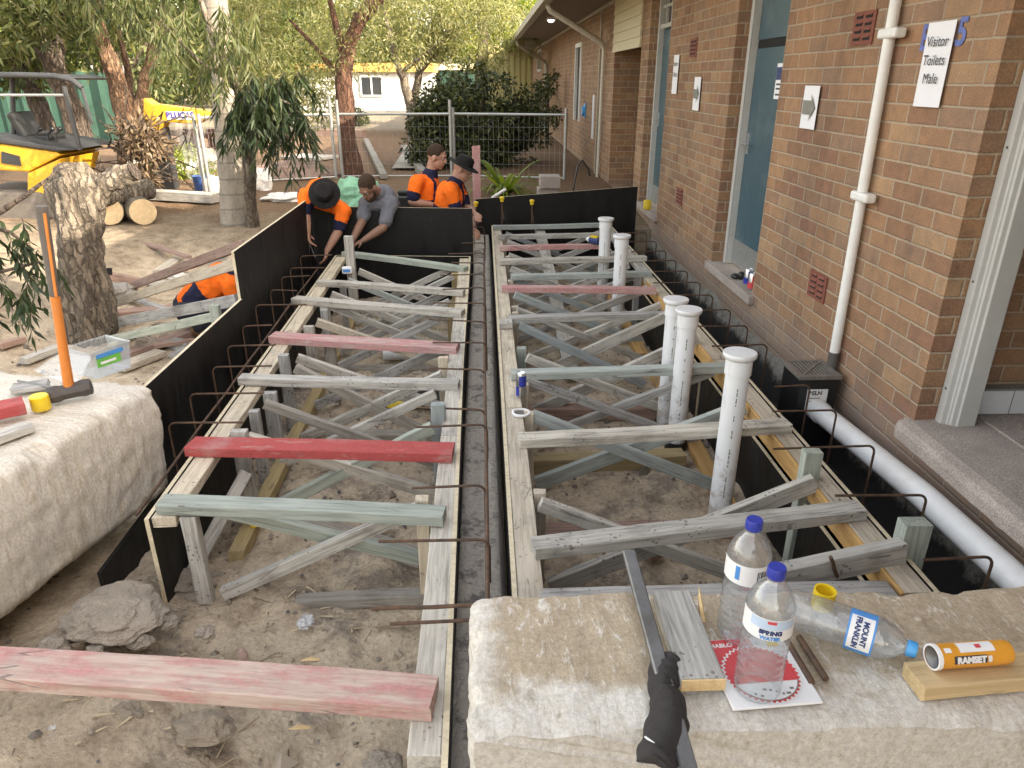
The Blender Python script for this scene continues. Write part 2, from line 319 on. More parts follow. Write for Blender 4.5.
M['galv'] = plain('galvanised_steel', (.42,.43,.43), .4, metal=.6, bmp=.05); M['iron'] = plain('cast_iron', (.09,.08,.075), .6, metal=.5, dirt=(.16,.12,.09))
M['grate'] = plain('grate_metal', (.24,.22,.20), .5, metal=.4)
M['paper'] = plain('white_paper', (.80,.80,.84), .7, var=.02, bmp=0); M['ink'] = plain('black_ink', (.05,.05,.055), .7, bmp=0); M['grey_ink'] = plain('grey_ink', (.22,.22,.19), .7, bmp=0)
M['blue_ink'] = plain('blue_ink', (.12,.16,.42), .6, bmp=0); M['navy_ink'] = plain('navy_ink', (.03,.05,.16), .6, bmp=0)
M['yellow_plastic'] = plain('yellow_plastic', (.80,.58,.02), .4, var=.05, bmp=.03, dirt=(.5,.36,.05)); M['orange_plastic'] = plain('orange_plastic', (.62,.21,.04), .45, var=.06, bmp=.05, dirt=(.5,.25,.1))
M['rubber'] = plain('black_rubber', (.13,.115,.10), .8); M['tile'] = plain('white_tile', (.72,.74,.76), .2, var=.03, bmp=0)
M['blue_plastic'] = plain('blue_plastic', (.03,.045,.33), .35, bmp=0, var=.05); M['cyan_plastic'] = plain('cyan_plastic', (.08,.36,.75), .35, bmp=0, var=.05)
M['red_print'] = plain('red_print', (.62,.07,.08), .45, bmp=0, var=.05); M['blue_print'] = plain('blue_print', (.08,.28,.66), .4, bmp=0, var=.06); M['pale_blue_print'] = plain('pale_blue_print', (.5,.62,.78), .4, bmp=0, var=.05)
M['white_print'] = plain('white_print', (.80,.80,.80), .4, bmp=0, var=.03); M['green_print'] = plain('green_print', (.16,.48,.08), .45, bmp=0); M['silver'] = plain('aluminium', (.62,.63,.65), .28, metal=.9, bmp=0, var=.04)
M['machine_yellow'] = plain('machine_yellow', (.66,.36,.02), .45, dirt=(.4,.26,.08), bmp=.03); M['machine_grey'] = plain('machine_grey', (.04,.042,.046), .45); M['purple_print'] = plain('purple_print', (.07,.05,.28), .5, bmp=0)
M['can_orange'] = plain('can_orange', (.78,.36,.04), .35, var=.07, bmp=0, dirt=(.55,.32,.1)); M['black_cloth'] = plain('black_knit', (.034,.030,.029), .95, bmp=.6, scale=220)
M['pale_green'] = plain('pale_green_plastic', (.23,.48,.32), .5); M['white_bag'] = plain('white_bag', (.72,.70,.68), .6); M['bucket_blue'] = plain('bucket_blue', (.05,.12,.35), .4)
M['red_timber'] = plain('red_brown_paint', (.13,.05,.035), .7); M['log_cut'] = plain('sawn_log_face', (.62,.47,.28), .85, scale=18); M['glass_dark'] = plain('dark_window_glass', (.03,.035,.04), .08, bmp=0)
M['portable'] = plain('portable_panel', (.48,.49,.48), .5, bmp=0); M['orange_roof'] = plain('orange_fascia', (.50,.29,.08), .6); M['shade_green'] = plain('green_shade_cloth', (.018,.06,.042), .8); M['fence_yellow'] = plain('yellow_fence_sheet', (.45,.40,.18), .6)
def clear(name, tint=(.92,.95,.96), amt=.1, rough=.08, milky=.08):
    m, nt, b = mat_new(name); out = nt.nodes['Material Output']; nt.nodes.remove(b)
    tr = N(nt, 'ShaderNodeBsdfTransparent'); tr.inputs[0].default_value = (*tint, 1); gl = N(nt, 'ShaderNodeBsdfGlossy'); gl.inputs['Roughness'].default_value = rough
    df = N(nt, 'ShaderNodeBsdfDiffuse'); df.inputs[0].default_value = (.8,.82,.84,1)
    lw = N(nt, 'ShaderNodeLayerWeight'); lw.inputs[0].default_value = .35; v = coord(nt); n = noise(nt, v, 35, 3); bp = N(nt, 'ShaderNodeBump'); bp.inputs['Strength'].default_value = .35; bp.inputs['Distance'].default_value = .006
    nt.links.new(n, bp.inputs['Height']); nt.links.new(bp.outputs[0], gl.inputs['Normal']); nt.links.new(bp.outputs[0], lw.inputs['Normal'])
    m1 = N(nt, 'ShaderNodeMixShader'); m1.inputs[0].default_value = milky; nt.links.new(tr.outputs[0], m1.inputs[1]); nt.links.new(df.outputs[0], m1.inputs[2])
    m2 = N(nt, 'ShaderNodeMixShader'); nt.links.new(math_(nt, 'ADD', math_(nt, 'MULTIPLY', math_(nt, 'POWER', lw.outputs['Facing'], 1.5), .62), amt, clamp=True), m2.inputs[0]); nt.links.new(m1.outputs[0], m2.inputs[1]); nt.links.new(gl.outputs[0], m2.inputs[2])
    nt.links.new(m2.outputs[0], out.inputs[0]); return m
M['pet'] = clear('clear_pet', (.88,.92,.95), .11, .05, .12); M['tub'] = clear('clear_tub', (.93,.95,.97), .04, .2, .11); M['lid'] = clear('clear_lid', (.95,.96,.97), .015, .3, .07); M['bag_clear'] = clear('clear_film', (.9,.9,.9), .10, .25, .45)
def leafmat(name, cols, trans=.35):
    m, nt, b = mat_new(name); g = N(nt, 'ShaderNodeNewGeometry'); r = g.outputs['Random Per Island']
    k = len(cols); col = ramp(nt, r, [(i/(k-1), c) for i, c in enumerate(cols)])
    nt.links.new(col, b.inputs['Base Color']); b.inputs['Roughness'].default_value = .5; b.inputs['Specular IOR Level'].default_value = .35
    out = nt.nodes['Material Output']; t = N(nt, 'ShaderNodeBsdfTranslucent'); nt.links.new(mix(nt, 1., col, (1.5,1.45,.7), 'MULTIPLY'), t.inputs[0]); ms = N(nt, 'ShaderNodeMixShader'); ms.inputs[0].default_value = trans
    nt.links.new(b.outputs[0], ms.inputs[1]); nt.links.new(t.outputs[0], ms.inputs[2]); nt.links.new(ms.outputs[0], out.inputs[0]); return m
M['leaf_gum'] = leafmat('gum_leaf', [(.035,.055,.022),(.085,.112,.042),(.15,.17,.07),(.23,.225,.12)], .42)
M['leaf_dark'] = leafmat('dark_leaf', [(.014,.026,.012),(.03,.05,.02),(.055,.08,.03)], .2)
M['leaf_pale'] = leafmat('pale_leaf', [(.09,.11,.045),(.18,.195,.09),(.27,.27,.13),(.34,.325,.20)], .5)
M['leaf_bright'] = leafmat('bright_leaf', [(.09,.14,.015),(.18,.24,.025),(.30,.33,.05)], .5)
M['leaf_shrub'] = leafmat('shrub_leaf', [(.010,.018,.007),(.028,.042,.014),(.06,.075,.022),(.13,.13,.045)], .15)
M['leaf_far'] = leafmat('far_leaf', [(.03,.05,.018),(.08,.105,.03),(.16,.175,.055)], .35)
M['leaf_dry'] = leafmat('dry_leaf', [(.10,.065,.04),(.19,.135,.085),(.07,.045,.03),(.26,.2,.13)], .1)
def bark(name, c, c2, c3, sx=1., band=0):
    m, nt, b = mat_new(name); v = coord(nt, 'Object', (5*sx, 5*sx, 1.1)); a = noise(nt, v, 4, 8, .7, .6); v2 = coord(nt); f = noise(nt, v2, 50, 5, .75)
    col = ramp(nt, a, [(.3, c2), (.5, c), (.7, c3)]); col = mix(nt, 1., col, ramp(nt, f, [(.3,(.75,)*3),(.7,(1.2,)*3)]), 'MULTIPLY')
    h = math_(nt, 'ADD', a, math_(nt, 'MULTIPLY', f, .3))
    if not band:
        dv_ = N(nt, 'ShaderNodeVectorMath', operation='ADD'); nt.links.new(coord(nt, 'Object', (1.6, 1.6, .42)), dv_.inputs[0]); nz_ = N(nt, 'ShaderNodeVectorMath', operation='SCALE'); nt.links.new(noise(nt, v2, 7, 5, .7, 0, 1), nz_.inputs[0]); nz_.inputs['Scale'].default_value = .16; nt.links.new(nz_.outputs[0], dv_.inputs[1])
        vk = N(nt, 'ShaderNodeTexVoronoi', feature='DISTANCE_TO_EDGE'); nt.links.new(dv_.outputs[0], vk.inputs['Vector']); vk.inputs['Scale'].default_value = 11; e_ = sstep(nt, vk.outputs['Distance'], .0, .16)
        col = mix(nt, math_(nt, 'MULTIPLY', math_(nt, 'SUBTRACT', 1., e_), .6), col, tuple(x*.7 for x in c2)); h = math_(nt, 'ADD', h, math_(nt, 'MULTIPLY', e_, .7))
    if band:
        s = N(nt, 'ShaderNodeSeparateXYZ'); nt.links.new(v2, s.inputs[0]); z = math_(nt, 'FRACT', math_(nt, 'ADD', math_(nt, 'MULTIPLY', s.outputs[2], band), math_(nt, 'MULTIPLY', noise(nt, v2, 2.5, 3), .35)))
        k = math_(nt, 'LESS_THAN', z, .12); col = mix(nt, math_(nt, 'MULTIPLY', k, .55), col, (.12,.11,.10))
    nt.links.new(col, b.inputs['Base Color']); b.inputs['Roughness'].default_value = .95; bump(nt, b, h, .9, .03); return m
M['bark_grey'] = bark('grey_bark', (.20,.165,.125), (.07,.056,.044), (.33,.285,.23)); M['bark_palm'] = bark('palm_bark', (.30,.265,.22), (.22,.19,.155), (.36,.32,.27), .5, 5.5)
M['bark_red'] = bark('red_bark', (.15,.075,.048), (.07,.038,.028), (.23,.125,.08)); M['bark_orange'] = bark('orange_bark', (.21,.12,.07), (.05,.036,.028), (.36,.25,.16)); M['bark_brown'] = bark('brown_bark', (.10,.075,.058), (.04,.03,.024), (.17,.135,.105))
# ------------------------------------------------------------------ world, sun
w = bpy.data.worlds.new('World'); S.world = w; w.use_nodes = True; nt = w.node_tree; bg = nt.nodes['Background']
sky = N(nt, 'ShaderNodeTexSky', sky_type='NISHITA'); sky.sun_disc = False
SUN_EL = math.radians(27); sdir = V((math.cos(math.radians(-27))*math.cos(SUN_EL), math.sin(math.radians(-27))*math.cos(SUN_EL), math.sin(SUN_EL)))
sky.sun_elevation = SUN_EL; sky.sun_rotation = math.atan2(sdir.x, sdir.y)
sky.air_density = 1.2; sky.dust_density = 2.5; sky.ozone_density = 1.0
hs = N(nt, 'ShaderNodeHueSaturation'); hs.inputs['Saturation'].default_value = .5; nt.links.new(sky.outputs[0], hs.inputs['Color']); nt.links.new(mix(nt, 1., hs.outputs[0], (1.12,1.0,.875), 'MULTIPLY'), bg.inputs[0]); bg.inputs[1].default_value = .15
sl = bpy.data.lights.new('sun', 'SUN'); sl.energy = 3.2; sl.angle = math.radians(.5); sl.color = (1, .87, .68)
so = bpy.data.objects.new('sun', sl); COL.objects.link(so); so.rotation_euler = sdir.to_track_quat('Z', 'Y').to_euler(); so.location = (6, -6, 12)
S.view_settings.view_transform = 'Standard'; S.view_settings.look = 'None'; S.view_settings.exposure = 2.4; S.view_settings.gamma = 1
# ------------------------------------------------------------------ ground
def sm(a, b, t):
    if a == b: return 1. if t >= a else 0.
    t = max(0., min(1., (t-a)/(b-a))); return t*t*(3-2*t)
def hgt(x, y, fine=True):
    n1 = mnoise.fractal(V((x*.8, y*.8, 0)), 1., 2., 3)*.5
    n2 = mnoise.fractal(V((x*4, y*4, 3)), 1., 2., 4) if fine else 0
    far = .03*n1 + sm(14, 40, y)*.05
    yard = far - .14*sm(-7, -4.6, x)*(1-sm(8, 10.5, y))
    left = -.40*sm(-4.6, -3.1, x)*(1-sm(7.2, 9.4, y))
    z = min(yard, yard*.3+left) if x < -1.7 else yard
    if -1.72 <= x <= 2.05 and y <= 8.62: z = -.46 + n2*.028
    if -2.3 <= x <= .05 and 7.22 <= y <= 8.3: z = -.58
    if -1.72 < x < -.15 and 1.0 < y < 6.9: z += .035*n2+.02+.012*max(0, mnoise.noise(V((x*14, y*14, 9))))
    if y < 2.6 and x < -.14:
        m = sm(-.35, -1.35, -(-x) if False else x) if False else 1-sm(-1.5, -.35, x)
        z = max(z, -.45 + (.30*m)*(1-sm(1.65, 2.25, y)) + .05*n2*.6)
    z += .13*math.exp(-((x+1.42)**2/.03+(y-2.30)**2/.05))*(1 if x < -1.2 else .6)
    if x > .06 and y < 1.5: z = -.12
    if -.13 < x < .06 and y < 8.6: z = -.13+.012*n2
    if x < -1.72: z += n2*.012
    if x > 2.05 and y < 36: z = -.2
    return z
def lines(lo, hi, step, far):
    a = list(np.arange(lo, hi+1e-6, step)); l = []; d = step; p = lo
    while p > -far: d *= 1.25; p -= d; l.append(p)
    r = []; d = step; p = hi
    while p < far: d *= 1.25; p += d; r.append(p)
    return l[::-1]+a+r
gx = lines(-4.6, 2.3, .038, 400); gy = lines(.5, 9.2, .042, 600)
gv = [(x, y, hgt(x, y)) for y in gy for x in gx]; nx = len(gx)
gf = [(j*nx+i, j*nx+i+1, (j+1)*nx+i+1, (j+1)*nx+i) for j in range(len(gy)-1) for i in range(nx-1)]
me = bpy.data.meshes.new('ground'); me.from_pydata(gv, [], gf)
def groundmat():
    m, nt, b = mat_new('dirt_ground'); g = N(nt, 'ShaderNodeNewGeometry'); P = g.outputs['Position']; s = N(nt, 'ShaderNodeSeparateXYZ'); nt.links.new(P, s.inputs[0]); X, Y, Z = s.outputs
    big = noise(nt, P, 1.3, 5, .6); mid = noise(nt, P, 7, 7, .68); fin = noise(nt, P, 55, 6, .75); vo = N(nt, 'ShaderNodeTexVoronoi'); nt.links.new(P, vo.inputs['Vector']); vo.inputs['Scale'].default_value = 38
    dirt = ramp(nt, mid, [(.3,(.26,.20,.14)),(.44,(.46,.375,.275)),(.58,(.59,.495,.37)),(.75,(.44,.35,.255))])
    sand = ramp(nt, mid, [(.3,(.16,.125,.09)),(.48,(.29,.235,.17)),(.7,(.42,.345,.25))])
    litter = ramp(nt, fin, [(.3,(.07,.045,.028)),(.5,(.17,.11,.07)),(.72,(.38,.28,.18))])
    yard = mix(nt, sstep(nt, math_(nt, 'ADD', Y, math_(nt, 'MULTIPLY', big, 3.)), 9.8, 11.6), sand, litter)
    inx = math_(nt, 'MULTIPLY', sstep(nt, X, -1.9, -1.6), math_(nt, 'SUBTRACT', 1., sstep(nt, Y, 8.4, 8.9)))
    leftd = math_(nt, 'SUBTRACT', 1., sstep(nt, Z, -.35, -.15)); col = mix(nt, math_(nt, 'MAXIMUM', inx, leftd), yard, dirt)
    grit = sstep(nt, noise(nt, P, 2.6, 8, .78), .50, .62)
    damp_shade = math_(nt, 'MULTIPLY', math_(nt, 'MULTIPLY', grit, inx), .6); col = mix(nt, damp_shade, col, (.125,.115,.11))  # dark blotches: damp dirt, and shadow painted into the frame bays
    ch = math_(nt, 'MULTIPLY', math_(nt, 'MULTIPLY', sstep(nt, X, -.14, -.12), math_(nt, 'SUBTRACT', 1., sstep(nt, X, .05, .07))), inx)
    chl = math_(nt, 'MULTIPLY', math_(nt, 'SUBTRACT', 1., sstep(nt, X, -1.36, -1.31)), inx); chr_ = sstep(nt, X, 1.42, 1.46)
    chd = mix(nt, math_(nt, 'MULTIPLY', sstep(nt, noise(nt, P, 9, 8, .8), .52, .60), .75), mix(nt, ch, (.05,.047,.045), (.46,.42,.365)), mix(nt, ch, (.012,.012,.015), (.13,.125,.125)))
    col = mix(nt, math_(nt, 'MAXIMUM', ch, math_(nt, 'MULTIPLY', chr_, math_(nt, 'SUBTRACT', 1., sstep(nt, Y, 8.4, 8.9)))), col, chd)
    col = mix(nt, 1., col, ramp(nt, fin, [(.3,(.78,.78,.78)),(.7,(1.2,1.2,1.2))]), 'MULTIPLY')
    pth = math_(nt, 'MULTIPLY', sstep(nt, Y, 24, 27), .7); col = mix(nt, pth, col, (.28,.25,.19))
    nt.links.new(col, b.inputs['Base Color']); b.inputs['Roughness'].default_value = .95; b.inputs['Specular IOR Level'].default_value = .15
    peb = math_(nt, 'MULTIPLY', math_(nt, 'SUBTRACT', .5, vo.outputs['Distance'], clamp=True), .5); bump(nt, b, math_(nt, 'ADD', math_(nt, 'ADD', mid, math_(nt, 'MULTIPLY', fin, .45)), peb), .9, .03); return m
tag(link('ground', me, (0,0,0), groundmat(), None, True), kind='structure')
# loose stones and clods: far too many to count
vs = []; fs = []
for i in range(2600):
    x = random.uniform(-1.6, -.2) if i % 3 else random.uniform(-4.4, -1.8); y = random.uniform(1.0, 6.6)
    if x > -1.72 and i % 3 == 1: x += 1.7
    s = abs(random.gauss(0, .006))+.003
    if random.random() < .04: s *= 2.6
    c = V((x, y, hgt(x, y)+s*.2)); R = Matrix.Rotation(random.random()*6, 3, 'Z'); b0 = len(vs)
    for p in ((1,0,0),(-1,0,0),(0,1,0),(0,-1,0),(0,0,1),(0,0,-1),(.7,.7,.3),(-.7,.6,.4)):
        vs.append(c+R@V(p)*s*random.uniform(.6,1.3)*V((1,1,.7)).length/1.5)
    for f in ((0,2,4),(2,1,4),(1,3,4),(3,0,4),(2,0,5),(1,2,5),(3,1,5),(0,3,5),(0,6,4),(6,2,4),(1,7,4)): fs.append([b0+k for k in f])
me = bpy.data.meshes.new('gravel'); me.from_pydata([tuple(v) for v in vs], [], fs)
M['gravel'] = leafmat('gravel_stone', [(.13,.115,.10),(.26,.22,.17),(.36,.31,.25),(.09,.09,.1)], 0)
tag(link('loose_gravel', me, (0,0,0), M['gravel']), 'loose stones and crumbs of clay over the dirt', 'gravel', kind='stuff')
vs = []; fs = []
for i in range(900):
    x = random.uniform(-1.25, -.2) if i % 2 else random.uniform(-3.6, -1.75) if i % 4 else random.uniform(.15, 1.3); y = random.uniform(1.1, 6.8) if i % 4 else random.uniform(2.0, 7.5)
    if i % 5 == 0: x, y = random.uniform(-1.5, -.25), random.uniform(1.05, 2.6)
    c = V((x, y, hgt(x, y)+.006)); a = random.random()*6.3; L_ = min(.05, random.expovariate(1/.014)+.006); w_ = random.uniform(.0015, .006); d = V((math.cos(a), math.sin(a), random.gauss(0,.15)))*L_; s = V((-math.sin(a), math.cos(a), random.gauss(0,.2)))*w_; u = V((0,0,.003)); b0 = len(vs); vs += [c-d-s, c+d-s*.3, c+d+s*.3, c-d+s, c-d*.6+u, c+d*.6+u]
    for f in ((0,1,5,4), (3,4,5,2), (0,4,3), (1,2,5), (0,3,2,1)): fs.append([b0+k for k in f])
me = bpy.data.meshes.new('chips'); me.from_pydata([tuple(v) for v in vs], [], fs); M['chips'] = leafmat('wood_slivers', [(.16,.12,.08),(.42,.33,.22),(.58,.48,.33),(.10,.075,.055)], 0)
tag(link('wood_slivers', me, (0,0,0), M['chips']), 'wood slivers, bark and dry leaf bits strewn over the dirt', 'wood slivers', kind='stuff')
# path beyond the fence
def sheet(name, pts, mat, dz=.012):
    mb = MB(); mb.add([V((p[0], p[1], p[2] if len(p) > 2 else .02)) for p in pts], [list(range(len(pts)))]); return mb.build(name, mat)
M['path'] = concrete('path_gravel', (.36,.33,.28), 8)
mb = MB(); L_ = [at(392,168,Z=.05), at(404,150,Z=.05), at(432,128,Z=.06), at(470,115,Z=.06)]; R_ = [at(440,168,Z=.05), at(452,150,Z=.05), at(480,128,Z=.06), at(500,115,Z=.06)]
for i in range(3): mb.add([L_[i], R_[i], R_[i+1], L_[i+1]], [(0,1,2,3)])
tag(mb.build('path', M['path']), kind='structure')
# ------------------------------------------------------------------ school building
WX = 2.0; ZT = 2.80
bld = empty('school_building', (2.3, 3, -.3), 'long brown brick school building with teal doors and deep eaves', 'building')
wb = MB(); T2 = .30
def wall(y0, y1, z0=-.35, z1=ZT): wb.box((WX, y0, z0), (WX+T2, y1, z1))
wall(-8, 1.7); wall(2.98, 5.19); wall(6.24, 8.45); wall(9.5, 9.95); wall(11.95, 15.9); wall(16.9, 34)
wb.box((WX, 15.9, -.35), (WX+T2, 16.9, .75)); wb.box((WX, 5.192, -.35), (WX+T2, 6.238, -.03)); wb.box((WX, 8.452, -.35), (WX+T2, 9.498, -.0)); wb.box((WX, 9.952, -.35), (WX+T2, 11.948, .0)); wb.box((WX, 1.702, -.35), (WX+T2, 2.978, -.03))
wb.box((2.75, 9.6, -.3), (2.95, 12.2, ZT)); wb.box((WX+T2, 11.95, -.35), (2.75, 12.2, ZT)); wb.box((WX+T2, 9.7, -.35), (2.75, 9.95, ZT))
wb.box((WX+T2, 3.03, -.2), (4.6, 3.28, ZT)); wb.box((4.4, .5, -.2), (4.6, 3.03, ZT)); wb.box((WX+T2, .5, -.2), (4.4, .75, ZT))
wb.box((WX, 34, -.35), (9, 34.3, ZT))
wb.build('brick_wall', M['brick'], bld)
def footmat():
    m, nt, b = mat_new('footing_render'); g = N(nt, 'ShaderNodeNewGeometry'); P = g.outputs['Position']; s = N(nt, 'ShaderNodeSeparateXYZ'); nt.links.new(P, s.inputs[0]); n = noise(nt, P, 9, 8, .75); f = noise(nt, P, 60, 5, .8)
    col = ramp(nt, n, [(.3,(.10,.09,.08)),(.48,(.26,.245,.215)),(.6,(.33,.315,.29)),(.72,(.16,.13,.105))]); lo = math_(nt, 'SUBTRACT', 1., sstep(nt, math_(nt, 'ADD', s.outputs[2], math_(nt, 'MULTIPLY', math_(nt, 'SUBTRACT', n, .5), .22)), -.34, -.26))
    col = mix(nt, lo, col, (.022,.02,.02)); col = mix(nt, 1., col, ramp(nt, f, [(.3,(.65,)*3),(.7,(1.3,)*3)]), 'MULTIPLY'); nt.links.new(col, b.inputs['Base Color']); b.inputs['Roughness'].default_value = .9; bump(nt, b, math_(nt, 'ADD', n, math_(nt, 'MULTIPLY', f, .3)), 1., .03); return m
# cement footing band along the wall foot, lumpy
vs = []; fs = []; ys = list(np.arange(1.2, 12.2, .05))
for y in ys:
    n = mnoise.fractal(V((y*2.2, 0, 5)), 1, 2, 4); n2 = mnoise.fractal(V((y*3, 4, 5)), 1, 2, 4)
    top = -.23+.05*n; out = .035+.018*n2
    for (dx, z) in ((0.003, top+.03), (-out*.35, top+.012*n2), (-out, top-.06+.02*n), (-out-.02+.02*n, top-.17), (-out-.05, -.5)): vs.append((WX+dx, y, z))
for i in range(len(ys)-1):
    for k in range(4): fs.append((i*5+k, (i+1)*5+k, (i+1)*5+k+1, i*5+k+1))
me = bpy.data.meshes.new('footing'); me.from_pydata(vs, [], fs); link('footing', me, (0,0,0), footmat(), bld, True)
# roof, eave, gutter
rb = MB(); rb.prism([(.92, 2.74), (6, 4.05), (11, 2.8), (11, 2.7), (6, 3.95), (1.0, 2.70)], -8, 34.6, 'y'); rb.build('roof', M['roof'], bld)
sb = MB(); sb.box((1.02, -8, 2.66), (2.05, 34.5, 2.69)); sb.build('soffit', M['soffit'], bld)
for x in (1.98,): pass
mb = MB(); mb.box((1.955, 12.0, 2.60), (1.997, 34, 2.655)); mb.build('cornice_trim', M['gutter'], bld)
mb = MB(); mb.prism([(.90, 2.62), (1.0, 2.60), (1.018, 2.60), (1.018, 2.75), (1.0, 2.75), (1.0, 2.63), (.92, 2.645), (.915, 2.74), (.895, 2.74)], -8, 34.6, 'y'); mb.build('gutter', M['gutter'], bld)
mb = MB(); mb.tube([V((1.0, 12.3, 2.60)), V((1.03, 12.32, 2.53)), V((1.90, 12.72, 2.10)), V((1.945, 12.75, 2.03))], .045, 10); mb.tube([V((1.95, 12.75, 2.05)), V((1.95, 12.85, -.2))], .028, 10); mb.build('downpipe', M['downpipe'], bld, True)
mb = MB(); mb.tube([V((1.0, 23.2, 2.60)), V((1.02, 23.2, 2.5)), V((1.9, 24.2, 2.05)), V((1.94, 24.25, 1.98)), V((1.94, 24.3, -.2))], .05, 8); mb.build('downpipe', M['downpipe'], bld, True)
mb = MB(); mb.tube([V((1.975, 13.3, 2.6)), V((1.975, 13.35, -.2))], .016, 6); mb.build('conduit', M['gutter'], bld, True)
p = at(551, 17, Z=2.66); mb = MB(); mb.cbox((p.x, p.y, 2.63), (.16, .30, .05)); lf = mb.build('eave_light', M['white_paint'], bld)
m, nt, b = mat_new('lamp_glow'); b.inputs['Emission Color'].default_value = (1, .9, .7, 1); b.inputs['Emission Strength'].default_value = 1.6; M['glow'] = m
mb = MB(); mb.ball((p.x, p.y, 2.600), (.06, .12, .035)); mb.build('lamp_diffuser', m, lf, True)
# doors
def door(y0, y1, zb, ztop, transom, glass):
    fx = 2.10; mb = MB(); fw = .085
    mb.box((fx, y0, zb), (fx+.11, y0+fw, ztop)); mb.box((fx, y1-fw, zb), (fx+.11, y1, ztop)); mb.box((fx, y0+fw, ztop-fw), (fx+.11, y1-fw, ztop)); (mb.box((fx, y0+fw, transom), (fx+.11, y1-fw, transom+.05)) if glass else None)
    mb.box((fx-.012, y1-fw-.002, zb), (fx, y1-.03, ztop))
    fr = mb.build('door_frame', M['frame_paint'], bld, bevel=.006)
    mb = MB(); mb.box((fx+.05, y0+fw+.004, zb+.012), (fx+.09, y1-fw-.004, transom-.006)); d = mb.build('door', M['teal'], bld, bevel=.003)
    mb = MB(); mb.box((fx+.047, y0+fw+.006, zb+.014), (fx+.05, y1-fw-.006, zb+.22)); mb.build('kick_plate', M['galv'], d)
    yy = y1-fw-.06; mb = MB(); mb.tube([(fx+.05, yy, zb+1.0), (fx+.0, yy, zb+1.0), (fx-.0, yy-.11, zb+1.0)], .009, 8); mb.cbox((fx+.046, yy, zb+1.0), (.008, .04, .16)); mb.build('door_handle', M['silver'], d)
    mb = MB(); mb.box((fx+.05, y0+fw+.004, transom+.056), (fx+.08, y1-fw-.004, ztop-fw-.004)); tp = mb.build('fanlight' if glass else 'over_panel', M['glass_dark'] if glass else M['teal'], bld)
    if glass:
        mb = MB()
        for k in range(1, 4): yk = y0+(y1-y0)*k/4; mb.box((fx+.02, yk-.015, transom+.052), (fx+.049, yk+.015, ztop-fw-.002))
        mb.box((fx+.022, y0+fw, transom+.22), (fx+.047, y1-fw, transom+.25)); mb.build('window_bar', M['frame_paint'], tp)
    if not glass: mb = MB(); mb.box((fx+.055, y0+fw+.003, transom-.004), (fx+.085, y1-fw-.003, transom+.054)); mb.build('transom_bar', M['dark'], bld)
    mb = MB(); mb.box((fx-.0, y0+.002, ztop+.002), (fx+.15, y1-.002, ZT)); mb.build('lintel_panel', M['teal'], bld)
    mb = MB(); mb.box((WX-.045, y0-.055, zb-.075), (2.3, y1+.055, zb-.004)); mb.build('door_sill', M['concrete'], bld, bevel=.008)
door(5.19, 6.24, .07, 2.62, 1.78, False); door(8.45, 9.5, .10, 2.62, 2.10, True)
mb = MB()
for k in range(7): mb.prism([(1.965-.004, 1.93+k*.125), (1.98-.004, 1.93+k*.125+.128), (1.995, 1.93+k*.125+.128), (1.995, 1.93+k*.125)], 9.93, 11.97, 'y')
mb.build('weatherboard_panel', M['cream'], bld)
# sign panel strip / window reveal farther along
mb = MB(); mb.box((2.04, 15.92, .76), (2.1, 16.88, 2.2)); wnd = mb.build('window', M['glass_dark'], bld)
mb = MB(); mb.box((1.97, 15.9, .75), (2.03, 15.99, 2.25)); mb.box((1.97, 16.81, .75), (2.03, 16.9, 2.25)); mb.box((1.97, 15.99, 2.17), (2.03, 16.81, 2.25)); mb.build('window_frame', M['white_paint'], wnd)
mb = MB(); mb.box((2.0, 15.9, 2.25), (2.3, 16.9, 2.8)); mb.build('brick_lintel', M['brick'], bld)
mb = MB(); mb.box((1.985, 27.0, 1.9), (1.999, 28.6, 2.45)); wn2 = mb.build('window', M['glass_dark'], bld)
mb = MB(); mb.box((1.97, 26.9, 1.82), (1.998, 28.7, 1.9)); mb.box((1.97, 26.9, 2.45), (1.998, 28.7, 2.52)); mb.box((1.97, 26.9, 1.9), (1.998, 27.0, 2.45)); mb.box((1.97, 27.75, 1.9), (1.998, 27.85, 2.45)); mb.box((1.97, 28.6, 1.9), (1.998, 28.7, 2.45)); mb.build('window_frame', M['frame_paint'], wn2)
# near porch: frame, step, tiles, floor
mb = MB()
mb.prism([(2.095, 2.976), (2.095, 2.932), (2.118, 2.926), (2.118, 2.918), (2.128, 2.916), (2.128, 2.906), (2.150, 2.902), (2.150, 2.892), (2.235, 2.892), (2.235, 2.976)], .075, 2.7, 'z')
fr = mb.build('porch_frame', M['frame_paint'], bld, bevel=.004)
mb = MB()
for z in (.25, .75, 1.3, 1.75): mb.ball((2.094, 2.952, z), (.003, .006, .006), n=8, m=5)
mb.build('frame_screw', M['iron'], fr)
mb = MB(); mb.box((2.301, 2.985, .10), (4.39, 3.029, .222)); mb.build('tile_skirting', M['tile'], bld)
mb = MB()
for k in range(14): mb.box((2.301+.15*k+.147, 2.983, .10), (2.301+.15*k+.15, 2.985, .222))
mb.box((2.301, 2.976, .222), (4.39, 3.029, .232)); mb.build('tile_joint', M['grey_ink'], bld)
vs = []; fs = []; ys = list(np.arange(1.66, 3.02, .03)); xs = [2.30, 2.1, 1.985, 1.945, 1.935, 1.94, 2.0]
for i, y in enumerate(ys):
    for k, (x, z) in enumerate(zip(xs, [.085, .082, .076, .062, .03, -.02, -.03])):
        n = mnoise.fractal(V((y*9, k*2, 1)), 1, 2, 4)*.006; vs.append((x-(abs(n) if 1 < k < 6 else 0), y, z+n*.6))
k = len(xs)
for i in range(len(ys)-1):
    for j in range(k-1): fs.append((i*k+j, (i+1)*k+j, (i+1)*k+j+1, i*k+j+1))
